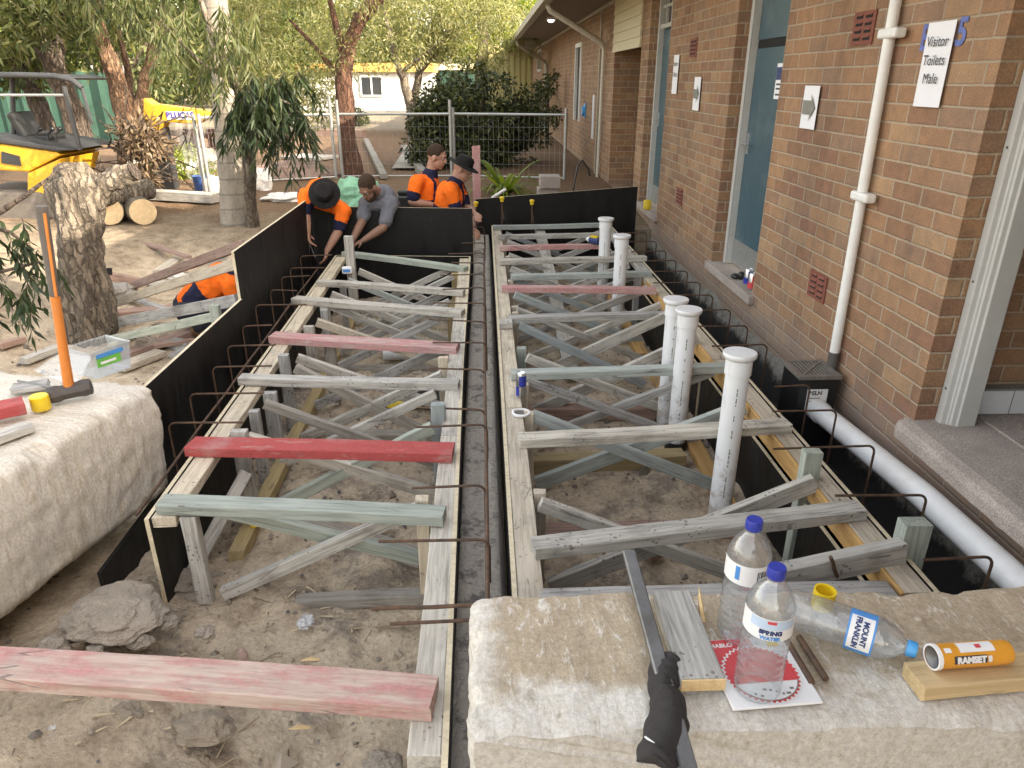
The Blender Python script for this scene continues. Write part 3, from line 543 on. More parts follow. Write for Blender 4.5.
fs += [tuple(range(k)), tuple((len(ys)-1)*k+j for j in range(k))[::-1]]
me = bpy.data.meshes.new('step'); me.from_pydata(vs, [], fs); bm = bmesh.new(); bm.from_mesh(me); bmesh.ops.recalc_face_normals(bm, faces=bm.faces); bm.to_mesh(me); bm.free(); link('door_step', me, (0,0,0), M['concrete'], bld)
mb = MB(); mb.box((2.303, .76, -.2), (4.39, 3.02, .095)); mb.build('porch_floor', M['concrete'], bld)
# air bricks
def vent(y, z, n=4):
    mb = MB(); mb.box((1.991, y-.115, z-.08), (1.999, y+.115, z+.08)); o = mb.build('air_brick', M['terracotta'], bld)
    mb = MB()
    for c in (-.05, .05):
        for k in range(4): mb.cbox((1.9905, y+c, z-.052+k*.035), (.002, .07, .015))
    mb.build('vent_slot', M['dark'], o)
    mb = MB()
    for c in (-.05, .05):
        for k in range(4): mb.prism([(1.9895, z-.045+k*.035), (1.984, z-.047+k*.035), (1.9895, z-.036+k*.035)], y+c-.036, y+c+.036, 'y')
    mb.build('vent_louvre', M['terracotta'], o)
vent(4.13, 1.80); vent(4.16, .404); vent(7.46, 1.83); vent(7.5, .45)
# white waste pipe with saddles, dark foot
mb = MB(); wt, wb_ = at(896, 0, X=1.962), at(834.5, 352, X=1.962); mb.tube([wt+(wt-wb_)*.6, wt, wb_], .0265, 16); wp = mb.build('waste_pipe', M['white_paint'], bld, True)
for u_, v_ in ((889.5, 33.5), (861, 197)):
    q_ = at(u_, v_, X=1.945); z = q_.z; mb = MB(); mb.box((1.925, q_.y-.085, z-.022), (1.985, q_.y+.085, z+.024)); mb.build('pipe_saddle', M['white_paint'], wp, bevel=.012)
mb = MB(); mb.tube([wb_, wb_+V((0,0,-.16))], .030, 14); mb.build('pipe_foot', M['pvc_dark'], wp, True)
# ------------------------------------------------------------------ paper signs on the wall
def sign(name, label, cat, yz, w_, h_, x=1.988, tilt=0., curl=.0004):
    y, z = yz; mb = MB(); vs = []; fs = []
    for i in range(7):
        for j in range(5):
            vs.append(V((x-.002-curl*(abs(j/4-.5)*2)**2*(1-i/6*.6), y-w_/2+w_*j/4, z+h_/2-h_*i/6)))
    for i in range(6):
        for j in range(4): fs.append((i*5+j, i*5+j+1, (i+1)*5+j+1, (i+1)*5+j))
    mb.add(vs, fs); o = mb.build(name, M['paper'], None); sd = o.modifiers.new('t', 'SOLIDIFY'); sd.thickness = .0012; sd.offset = -1
    return tag(o, label, cat)
RT, UP = V((0,-1,0)), V((0,0,1))
SGC = at(934, 65, X=1.985)
def painted(ch, y, z, s):
    return text('painted_numeral', ch, s, (1.9955, y, z), RT, UP, M['blue_ink'], bld, bold=.004)
painted('B', SGC.y+.125, SGC.z+.11, .15); painted('5', SGC.y-.135, SGC.z+.12, .15)
s = sign('paper_sign', 'tall white paper sign reading Visitor Toilets Male, beside the painted blue numeral', 'sign', (SGC.y, SGC.z), .205, .345)
[text('sign_lettering', t_, .060, (1.9772, SGC.y-.002, SGC.z+z_-.012), RT, UP, M['ink'], s) for t_, z_ in (('Visitor', .105), ('Toilets', .03), ('Male', -.045))]
s = sign('paper_sign', 'white paper sign with thick grey arrow pointing right, between teal door and white pipe', 'sign', (4.63, 1.395), .215, .245)
mb = MB(); a = [(.085,-.04),(-.03,-.04),(-.02,-.075),(-.09,0),(-.02,.075),(-.03,.04),(.085,.04)]
mb.prism([(4.63+p[0], 1.395+p[1]) for p in a], 1.9768, 1.9780, 'x'); mb.build('arrow', M['grey_ink'], s)
s = sign('paper_sign', 'narrow white paper notice with three lines of writing, by the farther teal door', 'sign', (8.04, 1.60), .21, .37)
[text('sign_lettering', t_, .066, (1.9772, 8.04, z_), RT, UP, M['ink'], s) for t_, z_ in (('Visitor', 1.70), ('Toilets', 1.60))]
s = sign('paper_sign', 'small white sheet with grey arrow, below a red air brick between both doors', 'sign', (7.17, 1.43), .215, .29)
mb = MB(); mb.prism([(7.17+p[0], 1.43+p[1]) for p in a], 1.9768, 1.9780, 'x'); mb.build('arrow', M['grey_ink'], s)
mb = MB(); mb.box((2.144, 5.50, 1.42), (2.147, 5.66, 1.66)); s = tag(mb.build('door_sticker', M['paper']), 'small white and navy sticker on the upper part of the nearer teal door', 'sign')
mb = MB(); mb.box((2.1425, 5.505, 1.55), (2.1439, 5.655, 1.635)); mb.build('sticker_band', M['navy_ink'], s)
mb = MB()
for z in (1.52, 1.49, 1.45): mb.box((2.1425, 5.53, z-.006), (2.1439, 5.635, z+.006))
mb.build('sticker_lines', M['ink'], s)
mb = MB(); mb.box((1.98, 13.85, .55), (1.999, 14.0, 1.3)); s = tag(mb.build('wall_notice', M['paper']), 'slim white notice strip on the far brick wall left of the downpipe', 'sign')
mb = MB(); mb.box((1.978, 13.9, .7), (1.9799, 13.95, 1.05)); mb.build('notice_print', M['pale_blue_print'], s)
mb = MB(); mb.tube([(1.99, 15.1, .98), (1.93, 15.1, .98)], .09, 16); mb.cbox((1.985, 15.1, 1.0), (.02, .2, .25)); tag(mb.build('hose_reel', M['cyan_plastic']), 'small bright blue box on the far brick wall', 'box')
# ------------------------------------------------------------------ sandstone blocks
def stone(name, sec, y0, y1, label, axis='y', amp=.012, seed=0, dusty=True):
    """block: cross-section polygon (x,z) swept along y, densely subdivided and roughened"""
    P = []; n = len(sec)
    for i in range(n):
        a, b = V((sec[i][0], 0, sec[i][1])), V((sec[(i+1)%n][0], 0, sec[(i+1)%n][1])); k = max(1, int((b-a).length/.018))
        for j in range(k): P.append(a.lerp(b, j/k))
    for _ in range(1): P = [(P[i-1]+P[i]*2+P[(i+1)%len(P)])/4 for i in range(len(P))]
    c = sum(P, V((0,0,0)))/len(P); ny = int((y1-y0)/.018); vs = []; fs = []; m = len(P)
    for j in range(ny+1):
        y_ = y0+(y1-y0)*j/ny; e = min(y_-y0, y1-y_); ins = 0 if e > .03 else .012*(1-e/.03)**2
        for p in P:
            y = y_+(1-abs(y_-(y0+y1)/2)*2/(y1-y0))*0+(.022*mnoise.fractal(V((p.x*5+seed, p.z*5, 2)), 1, 2, 5) if e < .06 else 0)*(1-e/.06 if e < .06 else 0)
            d = (p-c).normalized(); q = V((p.x, y, p.z)); q -= d*ins
            n1 = mnoise.fractal(V((q.x*2.2+seed, q.y*2.2, q.z*2.2)), 1, 2, 6); n2 = mnoise.fractal(V((q.x*16, q.y*16+seed, q.z*16)), 1, 2, 4); st = mnoise.noise(V((q.x*3+q.z*6, q.y*28, seed)))
            n3 = mnoise.fractal(V((q.x*45, q.y*45+seed, q.z*45)), 1, 2, 3); flat_ = abs(d.x) < .97*abs(d.z)*4.4 and dusty; dd = V((0,0,1)) if flat_ and p.z > .38 else d
            for (cx_, cz_) in ((sec[1][0], sec[1][1]), (sec[2][0], sec[2][1]), (sec[0][0], sec[0][1])) if not dusty else ((sec[0][0], sec[0][1]),):
                ed = math.hypot(p.x-cx_, p.z-cz_)
                if ed < .06: q -= d*max(0, mnoise.fractal(V((q.y*11+seed, cx_, cz_)), 1, 2, 4)+.05)*.045*(1-ed/.06)
            if e < .05: q -= d*max(0, mnoise.fractal(V((q.x*9+seed, q.z*9, 4)), 1, 2, 4))*.03*(1-e/.05)
            vs.append(q+dd*(amp*(n1*.5+n2*.5+n3*.42)+.003*st*(0 if dusty else 1.6)))
    for j in range(ny):
        for i in range(m): fs.append([j*m+i, j*m+(i+1)%m, (j+1)*m+(i+1)%m, (j+1)*m+i])
    for base in (0, ny*m):
        ci = len(vs); vs.append(V((c.x, y0 if base == 0 else y1, c.z))); fs += [[base+i, base+(i+1)%m, ci] for i in range(m)]
    mb = MB(); mb.add(vs, fs); o = mb.build(name, M['sandstone' if dusty else 'sandstone_pale'], None, True); return tag(o, label, 'stone block')
stone('sandstone_block', [(-.05,.428),(-.05,-.12),(2.2,-.12),(2.2,.43)], .975, 1.365, 'cream sandstone block in the right foreground carrying water bottles and a black sock', amp=.0085, seed=3)
sb_ = stone('sandstone_block', [(-3.0,.285),(-1.535,.285),(-1.50,.265),(-1.492,.10),(-1.497,-.06),(-1.515,-.22),(-1.55,-.265),(-3.0,-.27)], 1.45, 3.04, 'rough pale sandstone block on the left carrying the sledgehammer and plastic tub', amp=.011, seed=9, dusty=False)
pv_ = V((-1.52, 3.04, 0)); Rz_ = Matrix.Rotation(math.radians(-15), 4, 'Z'); sb_.matrix_world = Matrix.Translation(pv_)@Rz_@Matrix.Translation(-pv_)@Matrix.Translation(sb_.location)
ply_low = 1
# ------------------------------------------------------------------ formwork frames
def ply(name, p0, p1, z0, z1, parent=None, t=.017, edge='ply_edge'):
    """upright black-faced form board standing between two plan points"""
    p0 = V((p0[0], p0[1], 0)); p1 = V((p1[0], p1[1], 0)); zz = z1 if isinstance(z1, tuple) else (z1, z1); d = (p1-p0); L = d.length; R = rot_to(d)
    mb = MB(); vs = [];
    for x, top in ((0, zz[0]), (L, zz[1])):
        for y in (-t/2, t/2): vs += [p0+R@V((x, y, z0)), p0+R@V((x, y, top))]
    # 0:y- bot 1:y- top 2:y+ bot 3:y+ top | 4..7
    mb.add(vs, [(0,1,5,4), (2,6,7,3)]); mb.m = 1; mb.add(vs, [(1,3,7,5), (0,4,6,2), (0,2,3,1), (4,5,7,6)])
    return mb.build(name, [M['formply'], M[edge]], parent)
fl = empty('formwork_frame', (-.72, 4.2, -.45), 'left timber formwork frame with cross braces and black board edging', 'formwork')
fr_ = empty('formwork_frame', (.76, 5.1, -.45), 'right timber formwork frame beside the brick building, with white pipes inside', 'formwork')
# left frame edges
Lr = [(-.172, 1.30), (-.205, 6.75)]; Ll = [(-1.255, 2.40), (-1.375, 6.85)]
for a, b, mt in ((1.30, 3.05, 'white_wood'), (3.055, 5.0, 'white_wood'), (5.005, 6.72, 'yellow_wood')):
    f = lambda y: V((Lr[0][0]+(Lr[1][0]-Lr[0][0])*(y-1.3)/5.45, y, -.0225)); timber('edge_rail', f(a), f(b), .085, .045, M[mt if mt != 'yellow_wood' else 'pale_wood'], fl)
for a, b in ((2.40, 4.55), (4.555, 6.85)):
    f = lambda y: V((Ll[0][0]+(Ll[1][0]-Ll[0][0])*(y-2.4)/4.45, y, -.0225)); timber('edge_rail', f(a), f(b), .09, .045, M['pale_wood'], fl)
ply('form_board', (-.119, 1.24), (-.150, 4.0), -.47, .004, fl); ply('form_board', (-.150, 4.004), (-.152, 6.78), -.47, .004, fl)
ply('form_board', (-1.310, 2.38), (-1.370, 4.6), -.45, .004, fl); ply('form_board', (-1.370, 4.604), (-1.431, 6.88), -.45, .004, fl)
ply('form_board', (-1.43, 6.905), (-.152, 6.80), -.47, .0, fl)
# right frame edges
for a, b in ((1.86, 3.35), (3.355, 5.55), (5.555, 8.32)): timber('edge_rail', (.132, a, -.0225), (.132+(.0), b, -.0225), .088, .045, M['pale_wood'], fr_)
for a, b in ((1.86, 4.0), (4.005, 6.2), (6.205, 8.32)): timber('edge_rail', (1.405, a, -.0225), (1.385 if b > 6 else 1.405, b, -.0225), .09, .045, M['pale_wood' if a < 4.1 else 'white_wood'], fr_)
for a, b in ((1.86, 4.0), (4.005, 6.2)): timber('side_rail', (1.352, a, -.045), (1.352, b, -.045), .09, .014, M['orange_wood'], fr_, up=(1,0,0))
ply('form_board', (.078, 1.84), (.078, 4.3), -.5, .005, fr_); ply('form_board', (.078, 4.304), (.078, 8.36), -.5, .005, fr_)
ply('form_board', (1.462, 1.84), (1.462, 4.2), -.5, .005, fr_); ply('form_board', (1.462, 4.204), (1.44, 8.36), -.5, .005, fr_)
ply('form_board', (.09, 1.835), (1.45, 1.835), -.5, .0, fr_); ply('form_board', (.09, 8.36), (1.43, 8.36), -.5, .0, fr_)
ply('inner_board', (1.338, 1.9), (1.338, 4.1), -.47, -.11, fr_); ply('inner_board', (1.330, 4.12), (1.322, 7.9), -.47, -.11, fr_)
# braces and posts: (from px, Z) given as world ends
def xbrace(parent, y, xl, xr, wz=.058, mats=('blue_wood','grey_wood'), dy=.0, top=-.03, bot=-.40):
    timber('brace', (xl, y-.024+dy, top), (xr, y-.024, bot), wz, .04, M[mats[0]], parent, up=(0,1,0)) if True else 0
    timber('brace', (xl, y+.024, bot), (xr, y+.024-dy, top), wz, .04, M[mats[1]], parent, up=(0,1,0))
def brace(parent, a, b, mat, w_=.056, t=.038): timber('brace', a, b, w_, t, M[mat], parent, up=(0,1,0))
def post(parent, x, y, z0, z1, mat, w_=.07, t=.042): timber('post', (x, y, z0), (x, y, z1), w_, t, M[mat], parent, up=(0,1,0))
# left frame, near to far
brace(fl, (-1.17, 2.50, -.0), (-.24, 2.62, -.40), 'green_wood'); brace(fl, (-1.10, 2.44, -.40), (-.24, 2.54, -.05), 'grey_wood')
post(fl, -1.165, 2.42, -.42, -.005, 'grey_wood', .060); brace(fl, (-1.30, 2.56, -.43), (-1.12, 2.95, -.12), 'grey_wood')
post(fl, -1.15, 3.02, -.42, .06, 'grey_wood'); brace(fl, (-1.13, 3.06, .0), (-.25, 3.08, -.34), 'white_wood'); brace(fl, (-1.10, 3.00, -.38), (-.27, 3.14, .0), 'green_wood'); post(fl, -.262, 2.42, -.4, .05, 'pale_wood', .05)
post(fl, -.245, 3.22, -.42, .09, 'blue_wood'); brace(fl, (-1.12, 3.95, -.0), (-.25, 3.75, -.40), 'dark_wood'); brace(fl, (-1.10, 3.84, -.40), (-.26, 3.86, -.02), 'grey_wood')
post(fl, -1.18, 3.62, -.42, -.01, 'grey_wood'); post(fl, -1.20, 4.02, -.42, .06, 'grey_wood', .060); post(fl, -1.01, 4.4, -.42, .0, 'dark_wood')
brace(fl, (-1.15, 4.12, -.0), (-.26, 4.22, -.40), 'white_wood'); brace(fl, (-1.12, 4.30, -.40), (-.27, 4.34, -.03), 'grey_wood')
post(fl, -1.22, 4.75, -.42, -.005, 'grey_wood'); brace(fl, (-1.18, 4.82, .0), (-.27, 4.95, -.40), 'pale_wood'); brace(fl, (-1.15, 4.9, -.40), (-.27, 5.02, -.01), 'grey_wood')
post(fl, -1.20, 5.2, -.42, -.0, 'grey_wood'); brace(fl, (-1.20, 5.45, .02), (-.29, 5.5, -.40), 'white_wood'); brace(fl, (-1.16, 5.55, -.40), (-.30, 5.58, .0), 'grey_wood')
post(fl, -1.17, 6.20, -.42, .32, 'white_wood', .075, .05); brace(fl, (-1.12, 6.26, .0), (-.29, 6.3, -.40), 'white_wood'); brace(fl, (-1.15, 6.36, -.40), (-.29, 6.38, .0), 'grey_wood')
post(fl, -.262, 4.02, -.4, .03, 'pale_wood', .06); post(fl, -.265, 5.3, -.4, -.01, 'yellow_wood'); post(fl, -.268, 6.2, -.4, -.01, 'yellow_wood')
timber('ground_sleeper', (-1.13, 2.7, -.41), (-1.19, 6.6, -.42), .07, .06, M['yellow_wood'], fl); timber('ground_sleeper', (-.30, 2.66, -.41), (-.9, 2.98, -.41), .09, .05, M['dark_wood'], fl)
timber('ground_sleeper', (-1.1, 3.92, -.42), (-.2, 3.86, -.42), .09, .05, M['dark_wood'], fl); timber('ground_sleeper', (-1.2, 4.98, -.42), (-.25, 4.95, -.42), .09, .05, M['dark_wood'], fl)
timber('ground_sleeper', (-.23, 2.42, -.42), (-.8, 2.42, -.44), .06, .05, M['dark_wood'], fl)
# right frame, near to far
post(fr_, 1.345, 2.60, -.46, .13, 'green_wood', .075, .05); post(fr_, 1.475, 2.06, -.40, .14, 'green_wood', .095, .06)
brace(fr_, (1.43, 2.03, .04), (.95, 1.97, -.02), 'grey_wood', .09, .05)
brace(fr_, (.20, 2.44, .0), (1.25, 2.40, -.44), 'grey_wood'); brace(fr_, (1.34, 2.53, .02), (.25, 2.46, -.42), 'grey_wood', .075)
timber('near_rail', (.16, 1.885, -.022), (1.33, 1.885, -.022), .085, .045, M['grey_wood'], fr_)
post(fr_, .205, 2.52, -.44, .01, 'pale_wood', .05); post(fr_, .205, 3.27, -.44, .01, 'pale_wood', .05); post(fr_, .215, 4.25, -.44, .0, 'green_wood', .06); post(fr_, .21, 5.15, -.44, .0, 'pale_wood', .05)
brace(fr_, (.22, 3.28, -.01), (1.22, 3.22, -.42), 'blue_wood', .060); brace(fr_, (1.32, 3.32, -.0), (.25, 3.30, -.42), 'blue_wood', .075)
brace(fr_, (.24, 4.10, -.01), (1.22, 4.12, -.42), 'grey_wood'); brace(fr_, (1.34, 4.3, .03), (.28, 4.18, -.42), 'grey_wood', .075)
brace(fr_, (.22, 4.70, .0), (1.1, 4.62, -.42), 'blue_wood'); brace(fr_, (1.32, 4.78, .06), (.3, 4.74, -.42), 'grey_wood', .075)
post(fr_, 1.31, 4.72, -.44, .09, 'grey_wood', .060); post(fr_, 1.30, 6.0, -.44, -.0, 'grey_wood', .06)
brace(fr_, (.22, 5.45, .0), (1.25, 5.5, -.42), 'blue_wood', .062); brace(fr_, (1.3, 5.6, .0), (.25, 5.58, -.42), 'grey_wood')
brace(fr_, (.22, 6.3, .0), (1.25, 6.32, -.42), 'grey_wood'); brace(fr_, (1.3, 6.4, .0), (.25, 6.42, -.42), 'grey_wood')
brace(fr_, (.22, 7.45, .0), (1.25, 7.47, -.42), 'grey_wood'); brace(fr_, (1.3, 7.55, .0), (.25, 7.57, -.42), 'grey_wood')
for (y_, m_) in ((5.05, 'grey_wood'), (5.95, 'blue_wood'), (6.85, 'grey_wood'), (7.9, 'blue_wood'), (3.72, 'grey_wood')):
    brace(fr_, (.22, y_, .0), (1.22, y_+.03, -.42), m_, .048); brace(fr_, (1.3, y_+.09, .0), (.26, y_+.08, -.42), 'grey_wood', .048); post(fr_, .205, y_-.05, -.44, -.0, 'pale_wood', .045)
for (y_, m_) in ((3.45, 'dark_wood'), (5.2, 'grey_wood'), (5.95, 'blue_wood')):
    brace(fl, (-1.16, y_, .0), (-.28, y_+.04, -.40), m_, .048); brace(fl, (-1.14, y_+.08, -.40), (-.28, y_+.1, .0), 'grey_wood', .048); post(fl, -1.19, y_-.08, -.42, -.0, 'grey_wood', .05)
timber('centre_plank', (.62, 8.3, -.03), (.60, 4.7, -.38), .11, .045, M['grey_wood'], fr_); timber('packer_block', (.13, 4.62, .022), (.13, 4.72, .022), .09, .04, M['grey_wood'], fr_)
timber('ground_sleeper', (.2, 3.52, -.42), (1.1, 3.55, -.42), .10, .08, M['yellow_wood'], fr_); timber('ground_sleeper', (.22, 2.86, -.43), (1.24, 2.86, -.43), .10, .06, M['brown_wood'], fr_)
timber('ground_sleeper', (.2, 4.2, -.42), (1.2, 4.16, -.42), .10, .08, M['brown_wood'], fr_); timber('ground_sleeper', (1.19, 2.4, -.43), (1.23, 4.9, -.43), .09, .05, M['orange_wood'], fr_); timber('ground_sleeper', (1.21, 5.2, -.43), (1.22, 7.2, -.43), .09, .05, M['orange_wood'], fr_)
for x, y in ((1.31,4.86),(1.33,5.05)): timber('packer_block', (x, y, .025), (x+.1, y, .025), .07, .045, M['white_wood'], fr_)
# ------------------------------------------------------------------ timbers laid across the frames
def cross(u0, v0, u1, v1, mat, w_, label, grp, t=.045, z=.024, e0=0, e1=0, tilt=0):
    a = at(u0, v0, Z=z+.0225); b = at(u1, v1, Z=z+.0225+tilt); a.z = z; b.z = z+tilt
    return tag(timber('cross_timber', a, b, w_, t, M[mat]), label, 'timber', grp)
GL, GR = 'timbers laid across the left frame', 'timbers laid across the right frame'
timber_l = timber('timber_plank', at(-60, 658, Z=.05)-V((0,0,.024)), at(434, 691, Z=.05)-V((0,0,.024)), .118, .048, M['pink_plank']); tag(timber_l, 'wide thick faded pink plank lying across the dirt in the left foreground', 'plank', GL)
cross(160, 499, 444, 511, 'green_wood', .085, 'pale green treated timber across the near end of the left frame', GL)
cross(190, 442, 453, 448, 'red_wood', .115, 'bright red painted board across the left frame', GL)
cross(240, 375.5, 459, 381, 'grey_wood', .075, 'grey timber across the left frame, between the bright red and the pink boards', GL)
cross(272, 334, 458, 345, 'pink_wood', .115, 'washed out pink board across the left frame, behind the grey timber', GL)
cross(294, 297, 463, 310, 'white_wood', .095, 'whitish weathered timber just behind the washed out pink board', GL)
cross(318, 280, 464, 290, 'white_wood', .075, 'slim weathered timber second from the far end of the left frame', GL)
cross(344, 251, 466, 267, 'green_wood', .085, 'pale green jagged timber at the far end of the left frame', GL, tilt=-.01)
cross(533, 543, 861, 505, 'grey_wood', .085, 'long grey timber across the right frame directly behind the water bottles', GR)
cross(519, 436, 789, 421, 'white_wood', .085, 'whitish timber across the right frame, meeting the nearest white pipe', GR)
cross(511, 371, 728, 364, 'blue_wood', .075, 'bluish grey timber across the right frame beside the energy drink can', GR)
cross(508, 316.5, 669, 312, 'grey_wood', .075, 'grey timber across the right frame, just nearer than the pinkish one', GR)
cross(502, 286, 656, 288, 'pink_wood', .085, 'pinkish brown timber across the right frame', GR)
cross(511, 274.5, 651, 271, 'blue_wood', .07, 'blue grey timber across the right frame right behind the pinkish one', GR)
cross(500, 259.5, 646, 256, 'white_wood', .08, 'pale timber passing in front of the two farthest white pipes', GR)
cross(500, 246, 602, 244, 'pink_wood', .07, 'brownish slim timber behind the caulking gun, across the far right frame', GR)
cross(498, 235, 600, 233, 'grey_wood', .07, 'slim grey timber second from the far end of the right frame', GR)
cross(493, 225.5, 602, 223, 'blue_wood', .08, 'blue grey timber closing the far end of the right frame', GR)
# ------------------------------------------------------------------ tall black form boards
def fboard(label, p0, p1, z0, z1, edge='ply_edge'): return tag(ply('form_board', p0, p1, z0, z1, None, .017, edge), label, 'form board', 'tall black form boards')
fboard('near black form board along the left trench, lower than the next', (-1.60, 3.13), (-1.60, 4.60), -.47, .235)
fboard('low black strip of form board that also stands in for shadow under the left stone block', (-1.585, 2.45), (-1.60, 3.12), -.47, -.29, 'formply')  # board strip whose black also paints in the block's underside shadow
fboard('taller black form board along the left trench reaching the crouched workers', (-1.615, 4.62), (-1.70, 7.13), -.47, (.54, .50))
fboard('black form board across the back of the left frame that workers lean over', (-1.69, 7.18), (-.125, 7.18), -.57, (.42, .39))
fboard('black form board closing the trench at the back right, against the brick wall', (-.11, 8.52), (1.79, 8.62), -.47, (.28, .40))
# ------------------------------------------------------------------ reinforcement
def bent(x0, x1, y, zt, zb, r=.0055, dy=0.):
    s = 1 if x1 > x0 else -1; R_ = .035
    pts = [(x0, y, zb)]+[(x0, y, zt-R_)]+[(x0+s*R_*(1-math.cos(a)), y, zt-R_+R_*math.sin(a)) for a in (.4, .8, 1.2)]+[(x0+s*R_, y, zt), (x1, y+dy, zt+random.uniform(-.008,.008))]
    mb = MB(); mb.tube(pts, r, 8); return mb.build('bent_rebar', M['rust'], None, True)
ORD = ['nearest', 'second', 'third', 'fourth', 'fifth', 'sixth', 'seventh', 'eighth', 'ninth', 'tenth', 'eleventh', 'twelfth', 'thirteenth', 'fourteenth', 'fifteenth', 'sixteenth', 'seventeenth', 'eighteenth']
pl_ = [(168,423,243), (189,394,264), (212,367,272), (227,346,276), (242,326,272), (255,305,307), (270,290,297), (281,277,310), (290,268,325), (300,256,332)]
for i, (u, v, u1) in enumerate(pl_):
    a = at(u, v, X=-1.53-.012*i); b = at(u1, v, Y=a.y); o = bent(a.x, b.x, a.y, a.z, -.42); tag(o, f'rusty bent rebar rising from the left trench, {ORD[i]} from the front', 'rebar', 'bent bars along the left trench')
ys = [1.72, 2.13, 2.50, 3.22, 3.05, 3.75, 4.2, 4.62, 5.05, 5.48, 5.9, 6.3, 6.7, 7.15, 7.6, 8.0]; ys.sort()
for i, y in enumerate(ys):
    o = bent(-.012+random.uniform(-.01,.01), -.34+random.uniform(-.06,.04), y, .055, -.47, dy=random.choice((0,0,.0,.04,-.03))); tag(o, f'rusty bent rebar in the narrow middle trench, {ORD[i]} from the front', 'rebar', 'bent bars along the middle trench')
ys = [2.004, 2.407, 2.827, 3.208, 3.528, 4.18, 4.55, 4.92, 5.3, 5.68, 6.05, 6.45, 6.85, 7.3, 7.75]
for i, y in enumerate(ys):
    o = bent(1.75+random.uniform(-.01,.01), [1.50,1.37,1.28,1.42,1.55][i] if i < 5 else 1.42+random.uniform(-.06,.05), y, .027, -.46); tag(o, f'rusty bent rebar beside the building, {ORD[i]} from the front', 'rebar', 'bent bars along the building trench')
def lbar(p0, p1, label, r=.0065):
    mb = MB(); p0, p1 = V(p0), V(p1); n = 8; mb.tube([p0.lerp(p1, i/n)+V((random.uniform(-.003,.003), 0, random.uniform(-.003,.003))) for i in range(n+1)], r, 8); return tag(mb.build('straight_rebar', M['rust'], None, True), label, 'rebar', 'long straight bars')
lbar(at(136, 515, Z=-.05), at(301, 290, Z=-.0), 'long straight rebar along the left trench, nearer the black board'); lbar(at(200, 428, Z=-.1), at(318, 268, Z=-.02), 'long straight rebar along the left trench, nearer the pale timber rail')
lbar((-.010, 1.5, .025), (-.02, 7.0, .03), 'long straight rebar along the top of the middle trench', .008); lbar((-.02, 1.5, -.30), (-.02, 7.4, -.30), 'long straight rebar low in the middle trench')
lbar((1.76, 1.9, -.33), (1.76, 8.3, -.33), 'long straight rebar low in the trench beside the building')
lbar(at(843, 603, Z=-.2), at(831, 557, Z=.1), 'short rebar leaning up from behind the right stone block')
lbar(at(372, 608, Z=.06), at(372, 608, Z=.06)+V((.36, 0, -.002)), 'straight rebar end lying across the middle trench nearest the front')
for i, (u, v, lb) in enumerate(((476, 204, 'leftmost of the three yellow capped bars by the back board'), (502, 199, 'middle one of the three yellow capped bars by the back board'), (532, 202, 'rightmost of the three yellow capped bars by the back board'))):
    p = at(u, v, Y=8.25); mb = MB(); mb.tube([(p.x, p.y, -.45), (p.x, p.y, p.z-.03)], .008, 8); mb.tube([(p.x, p.y, p.z-.1), (p.x+.02, p.y-.06, p.z-.22)], .006, 6); o = tag(mb.build('capped_rebar', M['rust'], None, True), lb, 'rebar', 'yellow capped bars')
    mb = MB(); mb.lathe([(.012,-.03),(.019,-.03),(.021,.0),(.027,.002),(.027,.02),(.02,.026)], p, n=14); mb.build('safety_cap', M['yellow_plastic'], o, True)
# ------------------------------------------------------------------ upright PVC pipes
def vpipe(x, y, zt, label):
    r = .052; mb = MB(); mb.lathe([(r,-.44),(r,zt-.10),(r+.006,zt-.098),(r+.006,zt-.02)], (x,y,0), n=28, cap1=False); mb.tube([(x,y,-.47),(x,y,-.40)], r+.012, 20)
    o = mb.build('pvc_pipe', [M['site_pvc'], M['black_plastic']], None, True); 
    for p in o.data.polygons:
        if p.center.z < .08 : p.material_index = 1
    mb = MB(); mb.lathe([(r+.004,zt-.03),(r+.012,zt-.026),(r+.020,zt-.016),(r+.022,zt-.004),(r+.019,zt+.002),(r*.8,zt+.004)], (x,y,0), n=28); mb.build('pipe_cap', M['pvc'], o, True)
    mb = MB(); rnd = random.Random(int(y*100)); zz = zt-.16
    while zz > -.25: hgt_ = rnd.uniform(.006, .02); a_ = -1.75; mb.cbox((x+(r+.0006)*math.cos(a_), y+(r+.0006)*math.sin(a_), zz), (.005, .0008, hgt_)); zz -= hgt_+rnd.choice((.004,.004,.006,.05))
    mb.build('pipe_print', M['grey_ink'], o); return tag(o, label, 'pipe', 'upright white pipes')
vpipe(1.10, 2.90, .458, 'tall white capped PVC pipe closest to the front, standing alone')
vpipe(1.10, 3.73, .402, 'right and nearer pipe of the middle touching pair of white PVC pipes')
vpipe(1.095, 3.985, .385, 'left pipe of the middle touching pair of white PVC pipes')
vpipe(1.10, 5.78, .397, 'white capped PVC pipe second from the back, by the pinkish timber')
vpipe(1.10, 6.60, .389, 'farthest white capped PVC pipe, beside the caulking gun')
mb = MB(); mb.tube([at(383, 355, Z=-.36), at(432, 352, Z=-.36)], .045, 16); tag(mb.build('pvc_offcut', M['pvc'], None, True), 'short white pipe offcut lying inside the left frame', 'pipe')
